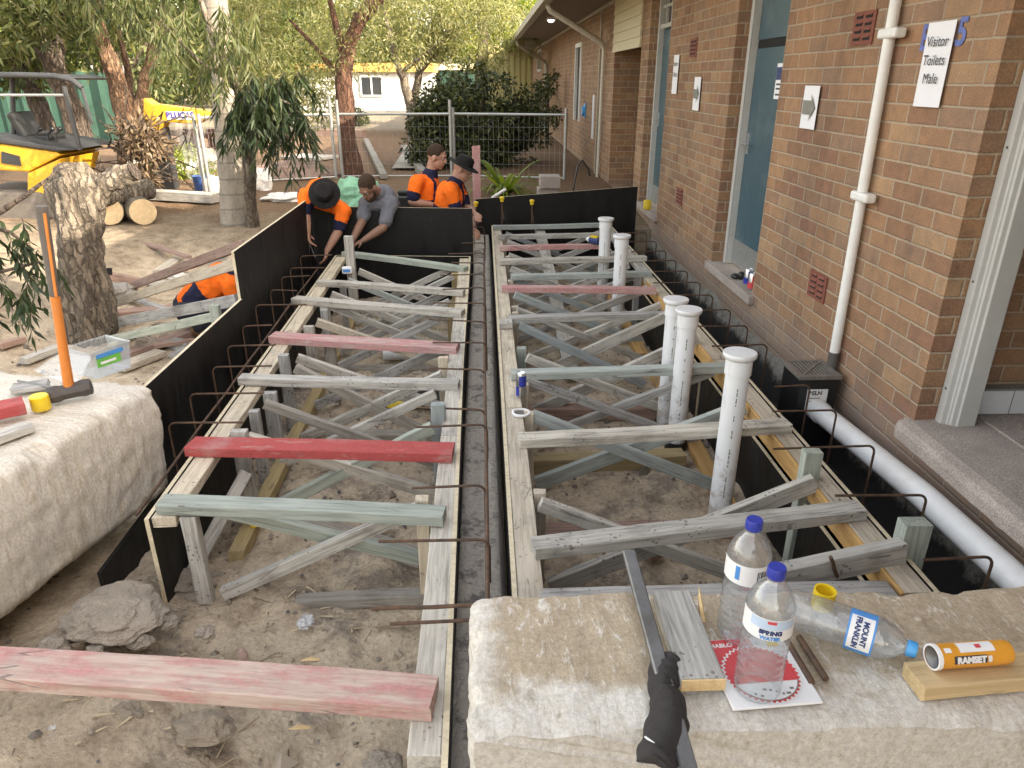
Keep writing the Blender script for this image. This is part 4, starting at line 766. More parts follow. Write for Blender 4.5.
# pit and stormwater pipe beside the wall
px0, px1, py0, py1 = 1.715, 1.955, 3.60, 3.86
mb = MB(); mb.box((px0+.012, py0+.012, -.45), (px1-.012, py1-.012, .022)); pit = tag(mb.build('drain_pit', M['black_plastic'], None, bevel=.004), 'black plastic drain pit with metal grate against the brick wall', 'drain pit')
mb = MB(); z0, z1 = .026, .048
mb.box((px0, py0, z0), (px1, py0+.026, z1)); mb.box((px0, py1-.026, z0), (px1, py1, z1)); mb.box((px0, py0+.026, z0), (px0+.026, py1-.026, z1)); mb.box((px1-.026, py0+.026, z0), (px1, py1-.026, z1))
for k in range(9): xx = px0+.026+.0209*k; mb.box((xx+.006, py0+.026, z0+.003), (xx+.0149, py1-.026, z1-.003)); 
mb.beam((px0+.02, py0+.02, z1-.008), (px1-.02, py1-.02, z1-.008), .014, .014); mb.build('grate', M['grate'], pit, bevel=.0015)
mb = MB(); c = V(((px0+px1)/2+.0, py0+.0105, -.10)); mb.cbox(c, (.115, .003, .13)); lab = mb.build('pit_label', M['white_print'], pit)
text('label_lettering', 'RELN', .032, c+V((-.012,-.0022,.042)), (1,0,0), (0,0,1), M['ink'], pit, bold=.0012)
mb = MB()
for k, wd in enumerate((.07, .05, .06)): mb.cbox(c+V((-.015, -.002, .012-.02*k)), (wd, .0012, .005))
mb.build('label_lines', M['grey_ink'], pit)
mb = MB(); mb.tube([(1.845, 3.60, -.155), (1.862, 2.6, -.095), (1.87, 1.3, -.08)], .056, 28); mb.tube([(1.845, 3.63, -.155), (1.846, 3.54, -.152)], .061, 28); tag(mb.build('stormwater_pipe', M['pvc'], None, True), 'long white stormwater pipe lying along the foot of the brick wall', 'pipe')
# ------------------------------------------------------------------ things on the right stone block
ZS = .434
def bottle(name, o, R, label, h=.298, r=.0448):
    """1.5 litre PET bottle, lathe with waist and ribs; part of a label band and a screw cap"""
    pr = [(.020,.004),(r*.62,.0),(r*.9,.006),(r*.99,.018)]
    for k in range(6):
        z = .03+k*.020; pr += [(r, z), (r*.965, z+.007), (r*.965, z+.010), (r, z+.017)]
    pr += [(r*.93,.155),(r*.90,.162),(r*.96,.170),(r,.176),(r,.232),(r*.97,.240),(r*.86,.256),(r*.66,.274),(r*.42,.287),(.016,.292),(.014,.298),(.014,.308)]
    k = h/.325; pr = [(a, z*k) for a, z in pr]
    mb = MB(); mb.lathe(pr, o, R, 36); b = mb.build(name, M['pet'], None, True); tag(b, label, 'bottle', 'clear plastic water bottles')
    return b, k
def cyl_patch(o, R, r, a0, a1, z0, z1, mat, parent, name, n=14):
    mb = MB(); vs = []; o = V(o)
    for i in range(n+1):
        a = a0+(a1-a0)*i/n
        for z in (z0, z1): vs.append(o+R@V((r*math.cos(a), r*math.sin(a), z)))
    mb.add(vs, [(2*i, 2*i+2, 2*i+3, 2*i+1) for i in range(n)]); return mb.build(name, mat, parent, True)
I3 = Matrix.Identity(3)
for (u, v, lab) in ((756, 690, 'standing water bottle with blue cap nearer the camera, on the red saw blade card'), (737, 635, 'standing water bottle with blue cap behind the other standing one, on bare stone')):
    o = at(u, v, Z=ZS+.004); fr0 = u > 750
    b, k = bottle('water_bottle', o, I3, lab)
    mb = MB(); mb.lathe([(.0165,.300*k),(.0172,.302*k),(.0172,.318*k),(.0155,.324*k)], o, I3, 20); mb.build('bottle_cap', M['blue_plastic'], b, True)
    a0 = math.radians(-112-80); a1 = math.radians(-112+85)
    lb = cyl_patch(o, I3, .0456, a0, a1, .178*k, .230*k, M['white_print'], b, 'bottle_label')
    if fr0:
        cyl_patch(o, I3, .0460, math.radians(-106-50), math.radians(-106+58), .2055*k, .228*k, M['pale_blue_print'], b, 'label_panel')
        aa = math.radians(-106); na = V((math.cos(aa), math.sin(aa), 0)); ra = V((-na.y, na.x, 0))
        text('label_lettering', 'SPRING', .0125, o+na*.0466+V((0,0,.1980*k)), ra, (0,0,1), M['navy_ink'], b, wrap=.0466, bold=.0007)
        text('label_lettering', 'WATER', .0108, o+na*.0466+V((0,0,.1842*k)), ra, (0,0,1), M['blue_print'], b, wrap=.0466, bold=.0005)
        cyl_patch(o, I3, .0464, math.radians(-116), math.radians(-96), .220*k, .227*k, M['red_print'], b, 'label_badge', 4)
    else:
        for q in range(7): cyl_patch(o, I3, .0461, math.radians(-90+4+q*5.), math.radians(-90+4+q*5.+(3, 2, 3.5, 2, 3, 2.5, 3)[q]), .190*k, .218*k, M['ink'], b, 'barcode_bar', 2)
        cyl_patch(o, I3, .0461, math.radians(-90-52), math.radians(-90-40), .19*k, .225*k, M['blue_print'], b, 'label_badge', 3)
p0 = at(786, 606, Z=ZS+.045); p1 = at(897, 644, Z=ZS+.040); ax = (p1-p0).normalized(); Rb = Matrix((rot_to(ax).col[1], rot_to(ax).col[2], ax)).transposed(); r = .0435; L = .30
pr = [(.02,.004),(r*.7,0),(r*.95,.008),(r,.02),(r,.06),(r*.985,.063),(r,.066),(r,.12),(r*.985,.123),(r,.126),(r,.216),(r*.96,.230),(r*.83,.250),(r*.6,.268),(r*.38,.279),(.014,.283),(.0135,.292)]
SC = .84; pr = [(a_, z_*SC) for a_, z_ in pr]
mb = MB(); mb.lathe(pr, p0, Rb, 36); b = mb.build('water_bottle', M['pet'], None, True); tag(b, 'water bottle lying on its side with blue and white label', 'bottle', 'clear plastic water bottles')
mb = MB(); mb.lathe([(.0165,.285*SC),(.017,.287*SC),(.017,.303*SC),(.015,.307*SC)], p0, Rb, 20); mb.build('bottle_cap', M['cyan_plastic'], b, True)
ca = math.atan2((Rb.transposed()@(V((0,0,CH))-p0)).y, (Rb.transposed()@(V((0,0,CH))-p0)).x)
cyl_patch(p0, Rb, r+.0007, ca-1.25, ca+1.45, .125, .178, M['blue_print'], b, 'bottle_label', 24); cyl_patch(p0, Rb, r+.0012, ca-.75, ca+1.0, .129, .174, M['white_print'], b, 'label_panel', 20)
nn = Rb@V((math.cos(ca+.1), math.sin(ca+.1), 0)); tx = ax.cross(nn) ; 
text('label_lettering', 'MOUNT\nFRANKLIN', .0150, p0+ax*.151+nn*(r+.0022), tx, ax, M['navy_ink'], b, wrap=r+.0022, bold=.0006)
def cup(name, c, r, h, mat, label, R=I3):
    mb = MB(); mb.lathe([(r*.94,0),(r,.004),(r,h),(r*.84,h),(r*.80,.008)], c, R, 28); return tag(mb.build(name, mat, None, True), label, 'cap')
cup('safety_cap', at(822, 607, Z=ZS), .0245, .048, M['yellow_plastic'], 'open yellow plastic cap standing behind the lying bottle')
# steel straight edge with a black sock
st = tag(timber('steel_bar', at(629, 553, Z=.50), at(697, 800, Z=.447), .031, .016, M['steel_grey'], rough=.0002), 'dark flat steel bar lying under the black sock on the stone', 'bar')
path = [(672,650),(667,664),(664,680),(668,696),(668,720),(660,748),(655,765)]; ctr = [at(u, v, Z=(.486,.484,.479,.470,.465,.462,.458)[i]) for i, (u, v) in enumerate(path)]
vs = []; fs = []; n = 22; mseg = 44
def cr(P, t):
    i = min(int(t), len(P)-2); f = t-i; p0_, p1_, p2_, p3_ = P[max(i-1,0)], P[i], P[i+1], P[min(i+2, len(P)-1)]
    return .5*((2*p1_)+(p2_-p0_)*f+(2*p0_-5*p1_+4*p2_-p3_)*f*f+(3*p1_-p0_-3*p2_+p3_)*f**3)
for i in range(mseg+1):
    t = i/mseg*(len(ctr)-1)*.9999; c = cr(ctr, t); d = (cr(ctr, min(t+.05, len(ctr)-1.001))-cr(ctr, max(t-.05, 0))).normalized(); s = d.cross(V((0,0,1))).normalized()
    tt_ = [.036,.036,.029,.034,.040,.038,.033]; k0 = min(int(t), 5); wd = tt_[k0]+(tt_[k0+1]-tt_[k0])*sm(0, 1, t-k0); hh = .022-.008*sm(2.0, 3.2, t)
    if i == 0: wd *= .93
    for k in range(n):
        a = 2*math.pi*k/n; ca_ = math.cos(a); q = c+s*(wd*ca_*(1+.14*mnoise.noise(V((ca_, t*2.4, 1.5)))))
        fold = (.0062*mnoise.noise(V((ca_*1.6, t*3.2, 7)))+.0018*mnoise.noise(V((ca_*4, t*9, 2))))*sm(0,.6,t)+.0018*math.sin(11*t+3*ca_+2.5*mnoise.noise(V((t*2, ca_, 3))))*(1-.55*sm(2.2, 3.6, t))
        q.z = .474-.006*sm(2.5, 5, t) + .010*math.sin(a)*(1-.35*abs(ca_)) - .019*ca_*ca_ + fold; q.z = max(q.z, .4375+.003*max(0, math.sin(a))); vs.append(q)
for i in range(mseg):
    for k in range(n): fs.append([i*n+k, i*n+(k+1)%n, (i+1)*n+(k+1)%n, (i+1)*n+k])
fs += [list(range(n)), [mseg*n+k for k in range(n)]]
mb = MB(); mb.add(vs, fs); so_ = tag(mb.build('sock', M['black_cloth'], None, True, sub=1), 'crumpled black sock draped over the steel bar', 'sock')
c = at(648, 738, Z=.4765); mb = MB(); mb.tube([c+V((-.005,.003,0)), c+V((-.001,-.002,.0005)), c+V((.010,-.010,-.001))], [.0016,.0022,.0007], 6); mb.build('sock_mark', M['white_print'], so_, True)
a, b_ = at(671, 596, Z=.462), at(703, 684, Z=.462); pk = tag(timber('timber_offcut', a, b_, .088, .026, M['grey_wood']), 'short grey plank with freshly sawn yellow end beside the sock', 'timber')
d = (b_-a).normalized(); R = rot_to(d); mb = MB(); mb.cbox((0,0,0), (.004, .087, .026), I3); q = link('sawn_end', mb.mesh(), (0,0,0), M['fresh_wood']); q.parent = pk; q.location = ((b_-a).length+.0025, 0, 0)
mb = MB(); mb.tube([at(703, 622, Z=ZS+.006), at(701, 607, Z=ZS+.03), at(699, 588, Z=ZS+.055)], [.008, .006, .001], 5); tag(mb.build('wood_splinter', M['fresh_wood']), 'pale sharp splinter of wood standing beside the grey plank', 'splinter')
# saw blade card
bl_, br_, tr_, tl_ = at(725, 709, Z=ZS), at(815, 704, Z=ZS), at(787, 637, Z=ZS), at(709, 645, Z=ZS)
cu_ = ((br_-bl_)+(tr_-tl_)).normalized(); cv = V((-cu_.y, cu_.x, 0)); cc = (bl_+br_+tr_+tl_)/4; CW = .182; CHh = .185; Rc = Matrix((cu_, cv, V((0,0,1)))).transposed()
mb = MB(); mb.cbox(cc+V((0,0,.003)), (CW, CHh, .006), Rc); cd = tag(mb.build('saw_blade_card', M['white_print'], None, bevel=.003), 'white and red saw blade pack lying under the front water bottle', 'pack')
def flat(name, poly, z, mat):
    mb = MB(); mb.add([cc+Rc@V((p[0], p[1], z)) for p in poly], [list(range(len(poly)))]); return mb.build(name, mat, cd)
flat('red_panel', [(-.088,-.005),(-.088,.089),(.015,.089),(.015,-.005)], .0066, M['red_print'])
gear = []
for k in range(40):
    for q, rr in ((0, .070), (.5, .076)): aa = 2*math.pi*(k+q)/40; gear.append((rr*math.cos(aa), -.012+rr*math.sin(aa)))
flat('blade_rim', [(p[0]*1.06, (p[1]+.012)*1.06-.012) for p in gear], .0071, M['white_print']); flat('blade_print', gear, .0076, M['red_print'])
flat('blade_window', [(.068*math.cos(t), -.012+.068*math.sin(t)) for t in [math.radians(200+140*i/20) for i in range(21)]], .0081, M['white_print'])
arc = [(.070*math.cos(t), -.012+.070*math.sin(t)) for t in [math.radians(198+144*i/24) for i in range(25)]]; flat('window_outline', arc+[(p[0]*.97, p[1]*.97-.0004) for p in arc[::-1]], .0086, M['grey_ink'])
mb = MB(); rnd = random.Random(4)
for k in range(9): q = (-.045+.011*k, -.058+rnd.uniform(-.012,.006)); mb.cbox(cc+Rc@V((q[0], q[1], .0088)), (rnd.uniform(.004,.009), .005, .0004), Rc)
mb.build('pack_print', M['grey_ink'], cd); flat('yellow_flash', [(.045,.06),(.07,.06),(.07,.08),(.05,.085)], .0068, M['yellow_plastic'])
text('pack_lettering', 'DIABLO', .015, cc+Rc@V((-.055, .072, .0068)), cu_, cv, M['white_print'], cd, bold=.0005)
for (u, v, u1, v1, lb) in ((784, 636, 812, 683, 'short dark steel rod offcut touching the saw blade pack edge'), (799, 637, 826, 679, 'short dark steel rod offcut farther right of the saw blade pack')):
    mb = MB(); mb.tube([at(u, v, Z=ZS+.007), at(u1, v1, Z=ZS+.007)], .0068, 12); tag(mb.build('rod_offcut', M['rust'], None, True), lb, 'rod')
# spray can on an offcut
a, b_ = at(913, 681, Z=ZS+.018), at(1060, 668, Z=ZS+.018); tag(timber('timber_offcut', a, b_, .070, .036, M['fresh_wood']), 'yellowish timber offcut under the orange marking can', 'timber')
r = .0242; p0 = at(932, 657, Z=ZS+.038+r); p1 = at(1016, 651, Z=ZS+.038+r); ax = (p1-p0).normalized(); Rk = Matrix((rot_to(ax).col[1], rot_to(ax).col[2], ax)).transposed(); L = .165
mb = MB(); mb.lathe([(r,.0),(r*1.04,.002),(r*1.04,.006),(r,.009),(r,.128),(r*.97,.134),(r*.97,.152),(r*.9,.158)], p0, Rk, 30, cap0=False); can = tag(mb.build('marking_can', M['can_orange'], None, True), 'orange and white marking paint can lying on the yellowish offcut', 'can')
mb = MB(); mb.lathe([(r*.9,.001),(r*.6,.007),(.001,.011)], p0, Rk, 24, False, False); mb.build('can_base', M['steel_grey'], can, True); mb = MB(); mb.lathe([(r*.9,-.001),(r*1.05,-.001),(r*1.06,.007),(r*.9,.007)], p0, Rk, 30, False, False); mb.build('can_rim', M['white_print'], can, True)
q = Rk.transposed()@(V((0,0,CH))-p0); ca = math.atan2(q.y, q.x); sg = 1 if (Rk@V((math.cos(ca+.5), math.sin(ca+.5), 0))).z > (Rk@V((math.cos(ca-.5), math.sin(ca-.5), 0))).z else -1
L = .158
cyl_patch(p0, Rk, r+.0006, ca+sg*.15, ca+sg*1.1, .045, .118, M['white_print'], can, 'can_label', 10); cyl_patch(p0, Rk, r+.0007, ca-sg*.75, ca-sg*.1, .030, .098, M['ink'], can, 'can_band', 10)
cyl_patch(p0, Rk, r+.0011, ca+sg*.45, ca+sg*.8, .08, .092, M['red_print'], can, 'hazard_mark', 4); cyl_patch(p0, Rk, r+.0007, ca+sg*.2, ca+sg*.6, .014, .028, M['white_print'], can, 'can_badge', 4); cyl_patch(p0, Rk, r+.0007, ca-sg*.7, ca-sg*.2, .100, .108, M['white_print'], can, 'can_badge', 4)
nn = Rk@V((math.cos(ca-sg*.42), math.sin(ca-sg*.42), 0)); text('can_lettering', 'RAMSET', .0165, p0+ax*.064+nn*(r+.0030), ax, nn.cross(ax), M['white_print'], can, bold=.0011)
# ------------------------------------------------------------------ things on the left stone block
ZL = .30
c = at(70, 391, Z=ZL+.035); hd = V((.9, .45, .08)).normalized(); mb = MB(); R = rot_to(hd); Rz = Matrix((R.col[1], R.col[2], R.col[0])).transposed()
mb.lathe([(.022,-.085),(.036,-.080),(.039,-.050),(.033,-.028),(.034,.028),(.039,.050),(.036,.080),(.022,.085)], c, Rz, 8); h1 = mb.build('sledgehammer', M['iron'], None, bevel=.003)
tag(h1, 'orange handled sledgehammer standing on its head on the stone', 'sledgehammer')
tp = at(41, 206, Y=c.y-.02); bt = c+V((.0,0,.02)); md = bt.lerp(tp, .53)
mb = MB(); mb.tube([bt, bt.lerp(tp,.2), md], [.021,.019,.018], 12); mb.build('handle', M['orange_plastic'], h1, True)
mb = MB(); mb.tube([md, md.lerp(tp,.3), md.lerp(tp,.8), md.lerp(tp,.97), tp], [.0185,.020,.021,.023,.021], 12); mb.build('rubber_grip', M['rubber'], h1, True)
mb = MB(); dd = (tp-md); mb.beam(md+V((.014,-.016,0))+dd*.0, md+V((.018,-.016,0))+dd*.93, .010, .006, (0,1,0)); mb.build('grip_stripe', M['orange_plastic'], h1)
Nn = at(96, 381, Z=ZL); Rr = at(121, 372, Z=ZL); uu = (Rr-Nn).normalized(); vv_ = V((-uu.y, uu.x, 0)); LU = .19; LV = .17; HH = .125
def tp_(a, b_, z, s=1.): 
    cx, cy = LU/2, LV/2; return Nn+uu*(cx+(a-cx)*s)+vv_*(cy+(b_-cy)*s)+V((0,0,z))
mb = MB(); ring = lambda z, s, i=0: [tp_(i, i, z, s), tp_(LU-i, i, z, s), tp_(LU-i, LV-i, z, s), tp_(i, LV-i, z, s)]
vs = ring(0, .93)+ring(HH, 1.03)+ring(HH+.004, 1.09)+ring(HH+.008, 1.09)+ring(HH+.006, 1.0)+ring(.004, .91)
mb.add(vs, [[3,2,1,0]]+[[k*4+i, k*4+(i+1)%4, (k+1)*4+(i+1)%4, (k+1)*4+i] for k in range(5) for i in range(4)]+[[20,21,22,23]])
tub = tag(mb.build('plastic_tub', M['tub'], None, bevel=.004), 'clear plastic storage tub with green label standing on the left stone', 'tub')
mb = MB(); f = lambda a, z: tp_(a, -.003-.006*(z/HH), z); mb.add([f(.02,.055), f(.135,.055), f(.135,.112), f(.02,.112)], [(0,1,2,3)]); mb.build('tub_label', M['green_print'], tub)
mb = MB(); f = lambda a, z: tp_(a, -.005-.006*(z/HH), z); mb.add([f(.02,.098), f(.15,.098), f(.15,.118), f(.02,.118)], [(0,1,2,3)]); mb.build('label_strip', M['blue_print'], tub)
mb = MB(); mb.add([f(.035,.068), f(.11,.068), f(.11,.080), f(.035,.080)], [(0,1,2,3)]); mb.build('label_print', M['white_print'], tub)
A, B, C_, D = at(33, 371, Z=ZL+.01), at(77, 388, Z=ZL+.01), at(92, 357, Z=ZL+.12), at(66, 348, Z=ZL+.12); mb = MB(); nrm = (B-A).cross(D-A).normalized()
mb.add([A, B, C_, D, A+nrm*.012, B+nrm*.012, C_+nrm*.012, D+nrm*.012], [(0,1,2,3),(0,1,5,4),(1,2,6,5),(2,3,7,6),(3,0,4,7)]); tag(mb.build('tub_lid', M['lid'], None, bevel=.003), 'clear plastic lid leaning on the left side of the tub', 'lid')
c = at(42, 409, Z=ZL-.005); mb = MB(); mb.lathe([(.034,0),(.037,.004),(.036,.058),(.032,.062),(.001,.062)], c, I3, 24); tag(mb.build('yellow_pot', M['yellow_plastic'], None, True), 'bright yellow plastic pot beside the hammer head', 'pot')
tag(timber('timber_offcut', at(-60, 424, Z=ZL+.04), at(24, 405, Z=ZL+.04), .10, .045, M['red_wood']), 'red painted board end lying on the left stone', 'timber')
tag(timber('timber_offcut', at(-60, 458, Z=ZL+.012), at(30, 426, Z=ZL+.012), .07, .03, M['grey_wood']), 'pale grey board end beside the red one on the left stone', 'timber')
tag(timber('timber_offcut', at(12, 389, Z=ZL+.01), at(48, 384, Z=ZL+.01), .09, .02, M['grey_wood']), 'flat grey scrap of wood behind the yellow cap', 'timber')
mb = MB(); mb.tube([at(18, 381, Z=ZL+.02), at(60, 389, Z=ZL+.02)], .006, 8); tag(mb.build('steel_rod', M['steel_grey'], None, True), 'thin dark rod beside the hammer head on the stone', 'rod')
# ------------------------------------------------------------------ small things on frames and sills
def drink_can(c, r, h, m1, m2, label, diag=True):
    mb = MB(); mb.lathe([(r*.8,0),(r,.006),(r,h-.012),(r*.86,h-.002),(r*.84,h),(r*.80,h-.003)], c, I3, 24); o = tag(mb.build('drink_can', M['silver'], None, True), label, 'can')
    cyl_patch(c, I3, r+.0004, math.radians(-115), math.radians(10), h*.46, h-.014, m1, o, 'can_print'); cyl_patch(c, I3, r+.0004, math.radians(-200), math.radians(-115), .008, h*.46, m1, o, 'can_print')
    if m2: cyl_patch(c, I3, r+.0004, math.radians(-115), math.radians(10), .008, h*.45, m2, o, 'can_print')
    return o
drink_can(at(521, 396, Z=.002), .027, .135, M['blue_plastic'], None, 'blue and silver energy drink can standing on the right frame')
c = at(521, 414, Z=.003); mb = MB(); mb.lathe([(.043,0),(.047,.003),(.047,.012),(.038,.014),(.036,.004),(.001,.003)], c, I3, 28); o = tag(mb.build('plastic_dish', M['white_print'], None, True), 'round white plastic dish full of grit on the right frame rail', 'dish')
mb = MB(); mb.lathe([(.036,.005),(.001,.007)], c, I3, 20, False, False); mb.build('grit', concrete('grit', (.16,.15,.14), 60, .6), o)
drink_can(V((2.055, 5.46, .068)), .033, .122, M['blue_plastic'], M['blue_plastic'], 'blue drink can on the doorway sill, behind the red one'); drink_can(V((2.04, 5.32, .068)), .033, .122, M['red_print'], M['red_print'], 'red drink can standing on the doorway sill')
mb = MB(); mb.ball((2.02, 5.64, .085), (.04,.05,.022)); mb.ball((2.05, 5.60, .10), (.03,.03,.035)); tag(mb.build('work_glove', M['black_plastic'], None, True), 'small dark crumpled item on the sill beside the drink cans', 'glove')
mb = MB(); mb.lathe([(.045,0),(.048,.003),(.048,.10),(.044,.105),(.02,.11)], at(647, 209, Z=.10), I3, 18); tag(mb.build('yellow_tub', M['yellow_plastic'], None, True), 'small yellow tub on the sill of the farther door', 'tub')
a, b_ = at(588, 239, Z=.09), at(601, 242, Z=.09); mb = MB(); d = (b_-a).normalized(); mb.tube([a-d*.02, a+d*.02, a+d*.04], [.012,.03,.035], 14); g = tag(mb.build('sealant_tube', M['white_print'], None, True), 'white and blue sealant tube with yellow top by the far pipe', 'sealant tube')
mb = MB(); mb.tube([a+d*.04, a+d*.16], .0355, 14); mb.build('tube_body', M['navy_ink'], g, True); mb = MB(); mb.beam(a+d*.05+V((0,0,.036)), a+d*.14+V((0,0,.036)), .04, .02); mb.build('tube_tag', M['yellow_plastic'], g)
c = at(347, 270, Z=.045); mb = MB(); mb.cbox(c, (.085,.055,.06), Matrix.Rotation(.2, 3, 'Z')); o = tag(mb.build('nail_packet', M['white_print'], None, bevel=.012), 'small white and blue packet at the far left corner of the left frame', 'packet'); mb = MB(); mb.cbox(c+V((.0,-.0285,.0)), (.06,.004,.025), Matrix.Rotation(.2, 3, 'Z')); mb.build('packet_print', M['blue_print'], o)
mb = MB(); mb.cbox(at(540, 122+250, Z=-.41), (.05,.03,.02)); 
c = at(255, 521, Z=-.36); mb = MB(); mb.lathe([(.028,-.02),(.03,0),(.03,.05),(.024,.056)], c, rot_to((.8,-.5,.2)).to_3x3(), 16); tag(mb.build('safety_cap', M['yellow_plastic'], None, True), 'yellow cap on the dirt under the near left frame corner', 'cap')
c = at(395, 405, Z=-.40); mb = MB(); mb.ball(c, (.08,.04,.025)); tag(mb.build('yellow_offcut', M['yellow_plastic'], None, True), 'yellow plastic scrap on the dirt inside the left frame', 'scrap')
a = at(428, 398, Z=-.40); mb = MB(); mb.cbox(a, (.26,.22,.012), Matrix.Rotation(-.2, 3, 'Z')@Matrix.Rotation(.1, 3, 'X')); tag(mb.build('ply_scrap', M['formply']), 'small black board scrap on the ground inside the left frame', 'scrap')
a = at(652, 555, Z=-.42); mb = MB(); mb.cbox(a+V((0,0,.03)), (.10,.09,.05), Matrix.Rotation(.5, 3, 'Z')); tag(mb.build('timber_block', M['brown_wood'], None, bevel=.004), 'brown timber block on the dirt behind the bottles', 'timber')
c = at(630, 338, Z=-.4); mb = MB(); mb.lathe([(.03,0),(.033,.05),(.02,.06)], c, I3, 14); tag(mb.build('safety_cap', M['yellow_plastic'], None, True), 'yellow cap lying by the foot of a far white pipe', 'cap')
# rubbish and rocks in the foreground dirt
def lump(name, c, r, mat, label, cat, seed, amp=.35, freq=3., R=None, n=28, m=18):
    mb = MB(); mb.ball((0,0,0), 1., None, n, m); vs = []
    for p in mb.v:
        k = 1+amp*mnoise.fractal(V((p.x*freq*.5+seed, p.y*freq*.5, p.z*freq*.5)), 1, 2, 5); q = V((p.x*r[0]*k, p.y*r[1]*k, p.z*r[2]*k)); vs.append(V(c)+(R@q if R else q))
    mb.v = vs; return tag(mb.build(name, mat, None, freq > 3.5), label, cat)
M['clay'] = concrete('grey_clay', (.30,.26,.21), 18, .5); M['rockm'] = concrete('dirt_rock', (.30,.25,.19), 14, .3)
lump('clay_clod', at(112, 612, Z=-.22)-V((0,0,.012)), (.17,.14,.062), M['clay'], 'large broken clod of grey clay below the left stone block', 'clod', 2, .30, 2.6, n=80, m=50)
for i_, (u, v, s_, lb_) in enumerate(((75, 632, .05, 'small clay lump at the left tip of the large clod'), (140, 640, .045, 'small clay lump just in front of the large clod'), (165, 622, .04, 'small clay lump between the large clod and the frame foot'), (52, 648, .06, 'clay lump close to the left image edge behind the pink plank'), (205, 632, .035, 'tiny clay lump on the dirt right of the large clod'), (95, 652, .04, 'clay lump touching the back of the pink plank'))): lump('clay_lump', at(u, v, Z=-.27)-V((0,0,.005)), (s_, s_*.8, s_*.55), M['clay'], lb_, 'clod', 60+i_, .45, 2.6, n=24, m=16)
lump('clay_clod', at(190, 585, Z=-.42), (.14,.08,.05), M['clay'], 'flatter clay lump at the foot of the left frame corner', 'clod', 5, .42, 3.4, n=50, m=30)
lump('rock', at(205, 728, Z=-.27), (.085,.06,.035), M['rockm'], 'flat dusty rock below the middle of the pink plank', 'rock', 7); lump('rock', at(120, 715, Z=-.24), (.07,.04,.03), M['rockm'], 'pale flat rock under the left part of the pink plank', 'rock', 8); lump('rock', at(383, 764, Z=-.37), (.06,.045,.03), M['clay'], 'grey stone at the bottom edge beside the timber rail end', 'rock', 9)
lump('rock', at(58, 742, Z=-.22), (.03,.02,.02), M['rockm'], 'small rock beside the clear plastic bag', 'rock', 19)
lump('plastic_bag', at(52, 738, Z=-.22), (.035,.042,.03), M['bag_clear'], 'small crumpled clear plastic bag on the dirt', 'bag', 11, .7, 6., n=24, m=16)
lump('plastic_scrap', at(305, 622, Z=-.4), (.03,.035,.012), M['bag_clear'], 'crumpled clear film scrap on the dirt inside the left frame', 'scrap', 12, .7, 6., n=20, m=12)
lump('paper_scrap', at(243, 655, Z=-.3), (.016,.010,.03), M['pink_plank'], 'little pinkish scrap standing behind the pink plank', 'scrap', 13, .2)
for (u, v, lb) in ((300, 728, 'long pale wood chip on the dirt below the pink plank'), (310, 660, 'pale wood chip on the dirt behind the pink plank'), (100, 708, 'whitish wood chip just under the pink plank')):
    c = at(u, v, Z=-.30); mb = MB(); mb.add([c+V(p) for p in ((-.035,0,.0),(-.01,-.008,.008),(.03,-.004,.004),(.035,.004,.0),(0,.009,.006))], [(0,1,2,3,4)]); o = tag(mb.build('wood_chip', M['fresh_wood']), lb, 'wood chip'); q = o.modifiers.new('s', 'SOLIDIFY'); q.thickness = .004
# ------------------------------------------------------------------ loose timber and rubble in the left yard
def gz(u, v):
    z = -.3
    for _ in range(8): p = at(u, v, Z=z); z = hgt(p.x, p.y, False)
    return at(u, v, Z=z)
YD = 'loose boards in the left yard'
def strut(u, v, u1, v1, X1, mat, w_, label, t=.04):
    a = gz(u, v)+V((0,0,.03)); b = at(u1, v1, X=X1); return tag(timber('prop_timber', a, b, w_, t, M[mat], up=(0,0,1)), label, 'timber', 'props against the left board')
strut(100, 312, 237, 264, -1.66, 'pale_wood', .045, 'second prop from the top against the taller black board', .07); strut(135, 288, 240, 246, -1.70, 'brown_wood', .05, 'topmost brownish prop against the taller black board', .07)
strut(104, 328, 238, 300, -1.64, 'grey_wood', .04, 'grey prop just below the crouching worker', .08); strut(110, 343, 216, 316, -1.78, 'green_wood', .045, 'lowest pale green prop, ending at a short stake', .06)
a = at(217, 320, X=-1.76); tag(timber('stake', (a.x, a.y, -.5), (a.x, a.y, a.z+.10), .06, .05, M['green_wood'], up=(0,1,0)), 'short green stake behind the near black board', 'stake')
def lying(u, v, u1, v1, mat, w_, label, t=.045, dz=0): a = gz(u, v)+V((0,0,t/2+.015+dz)); b = gz(u1, v1)+V((0,0,t/2+.015+dz)); tag(timber('loose_board', a, b, w_, t, M[mat]), label, 'board', YD)
lying(136, 262, 222, 253, 'brown_wood', .12, 'reddish board lying flat below the palm trunk'); lying(103, 279, 143, 287, 'brown_wood', .08, 'short brown board beside the close tree trunk', .07); lying(160, 276, 179, 262, 'pale_wood', .13, 'short pale plank behind the props')
lying(118, 362, 205, 332, 'brown_wood', .12, 'long brown board in the rubble behind the tub'); lying(120, 373, 162, 357, 'pale_wood', .12, 'pale board end just behind the tub'); lying(108, 318, 200, 310, 'brown_wood', .14, 'wide dusky board on the ground under the props'); lying(180, 256, 212, 247, 'grey_wood', .10, 'small grey board near the palm foot')
lying(0, 351, 24, 344, 'brown_wood', .07, 'brown board end at the left edge of the photo'); lying(25, 366, 60, 352, 'grey_wood', .08, 'grey board behind the tub lid'); lying(160, 243, 234, 240, 'brown_wood', .09, 'thin board lying in front of the palm', .03)
lying(150, 290, 190, 283, 'white_wood', .12, 'whitish broken board near the crouching worker')
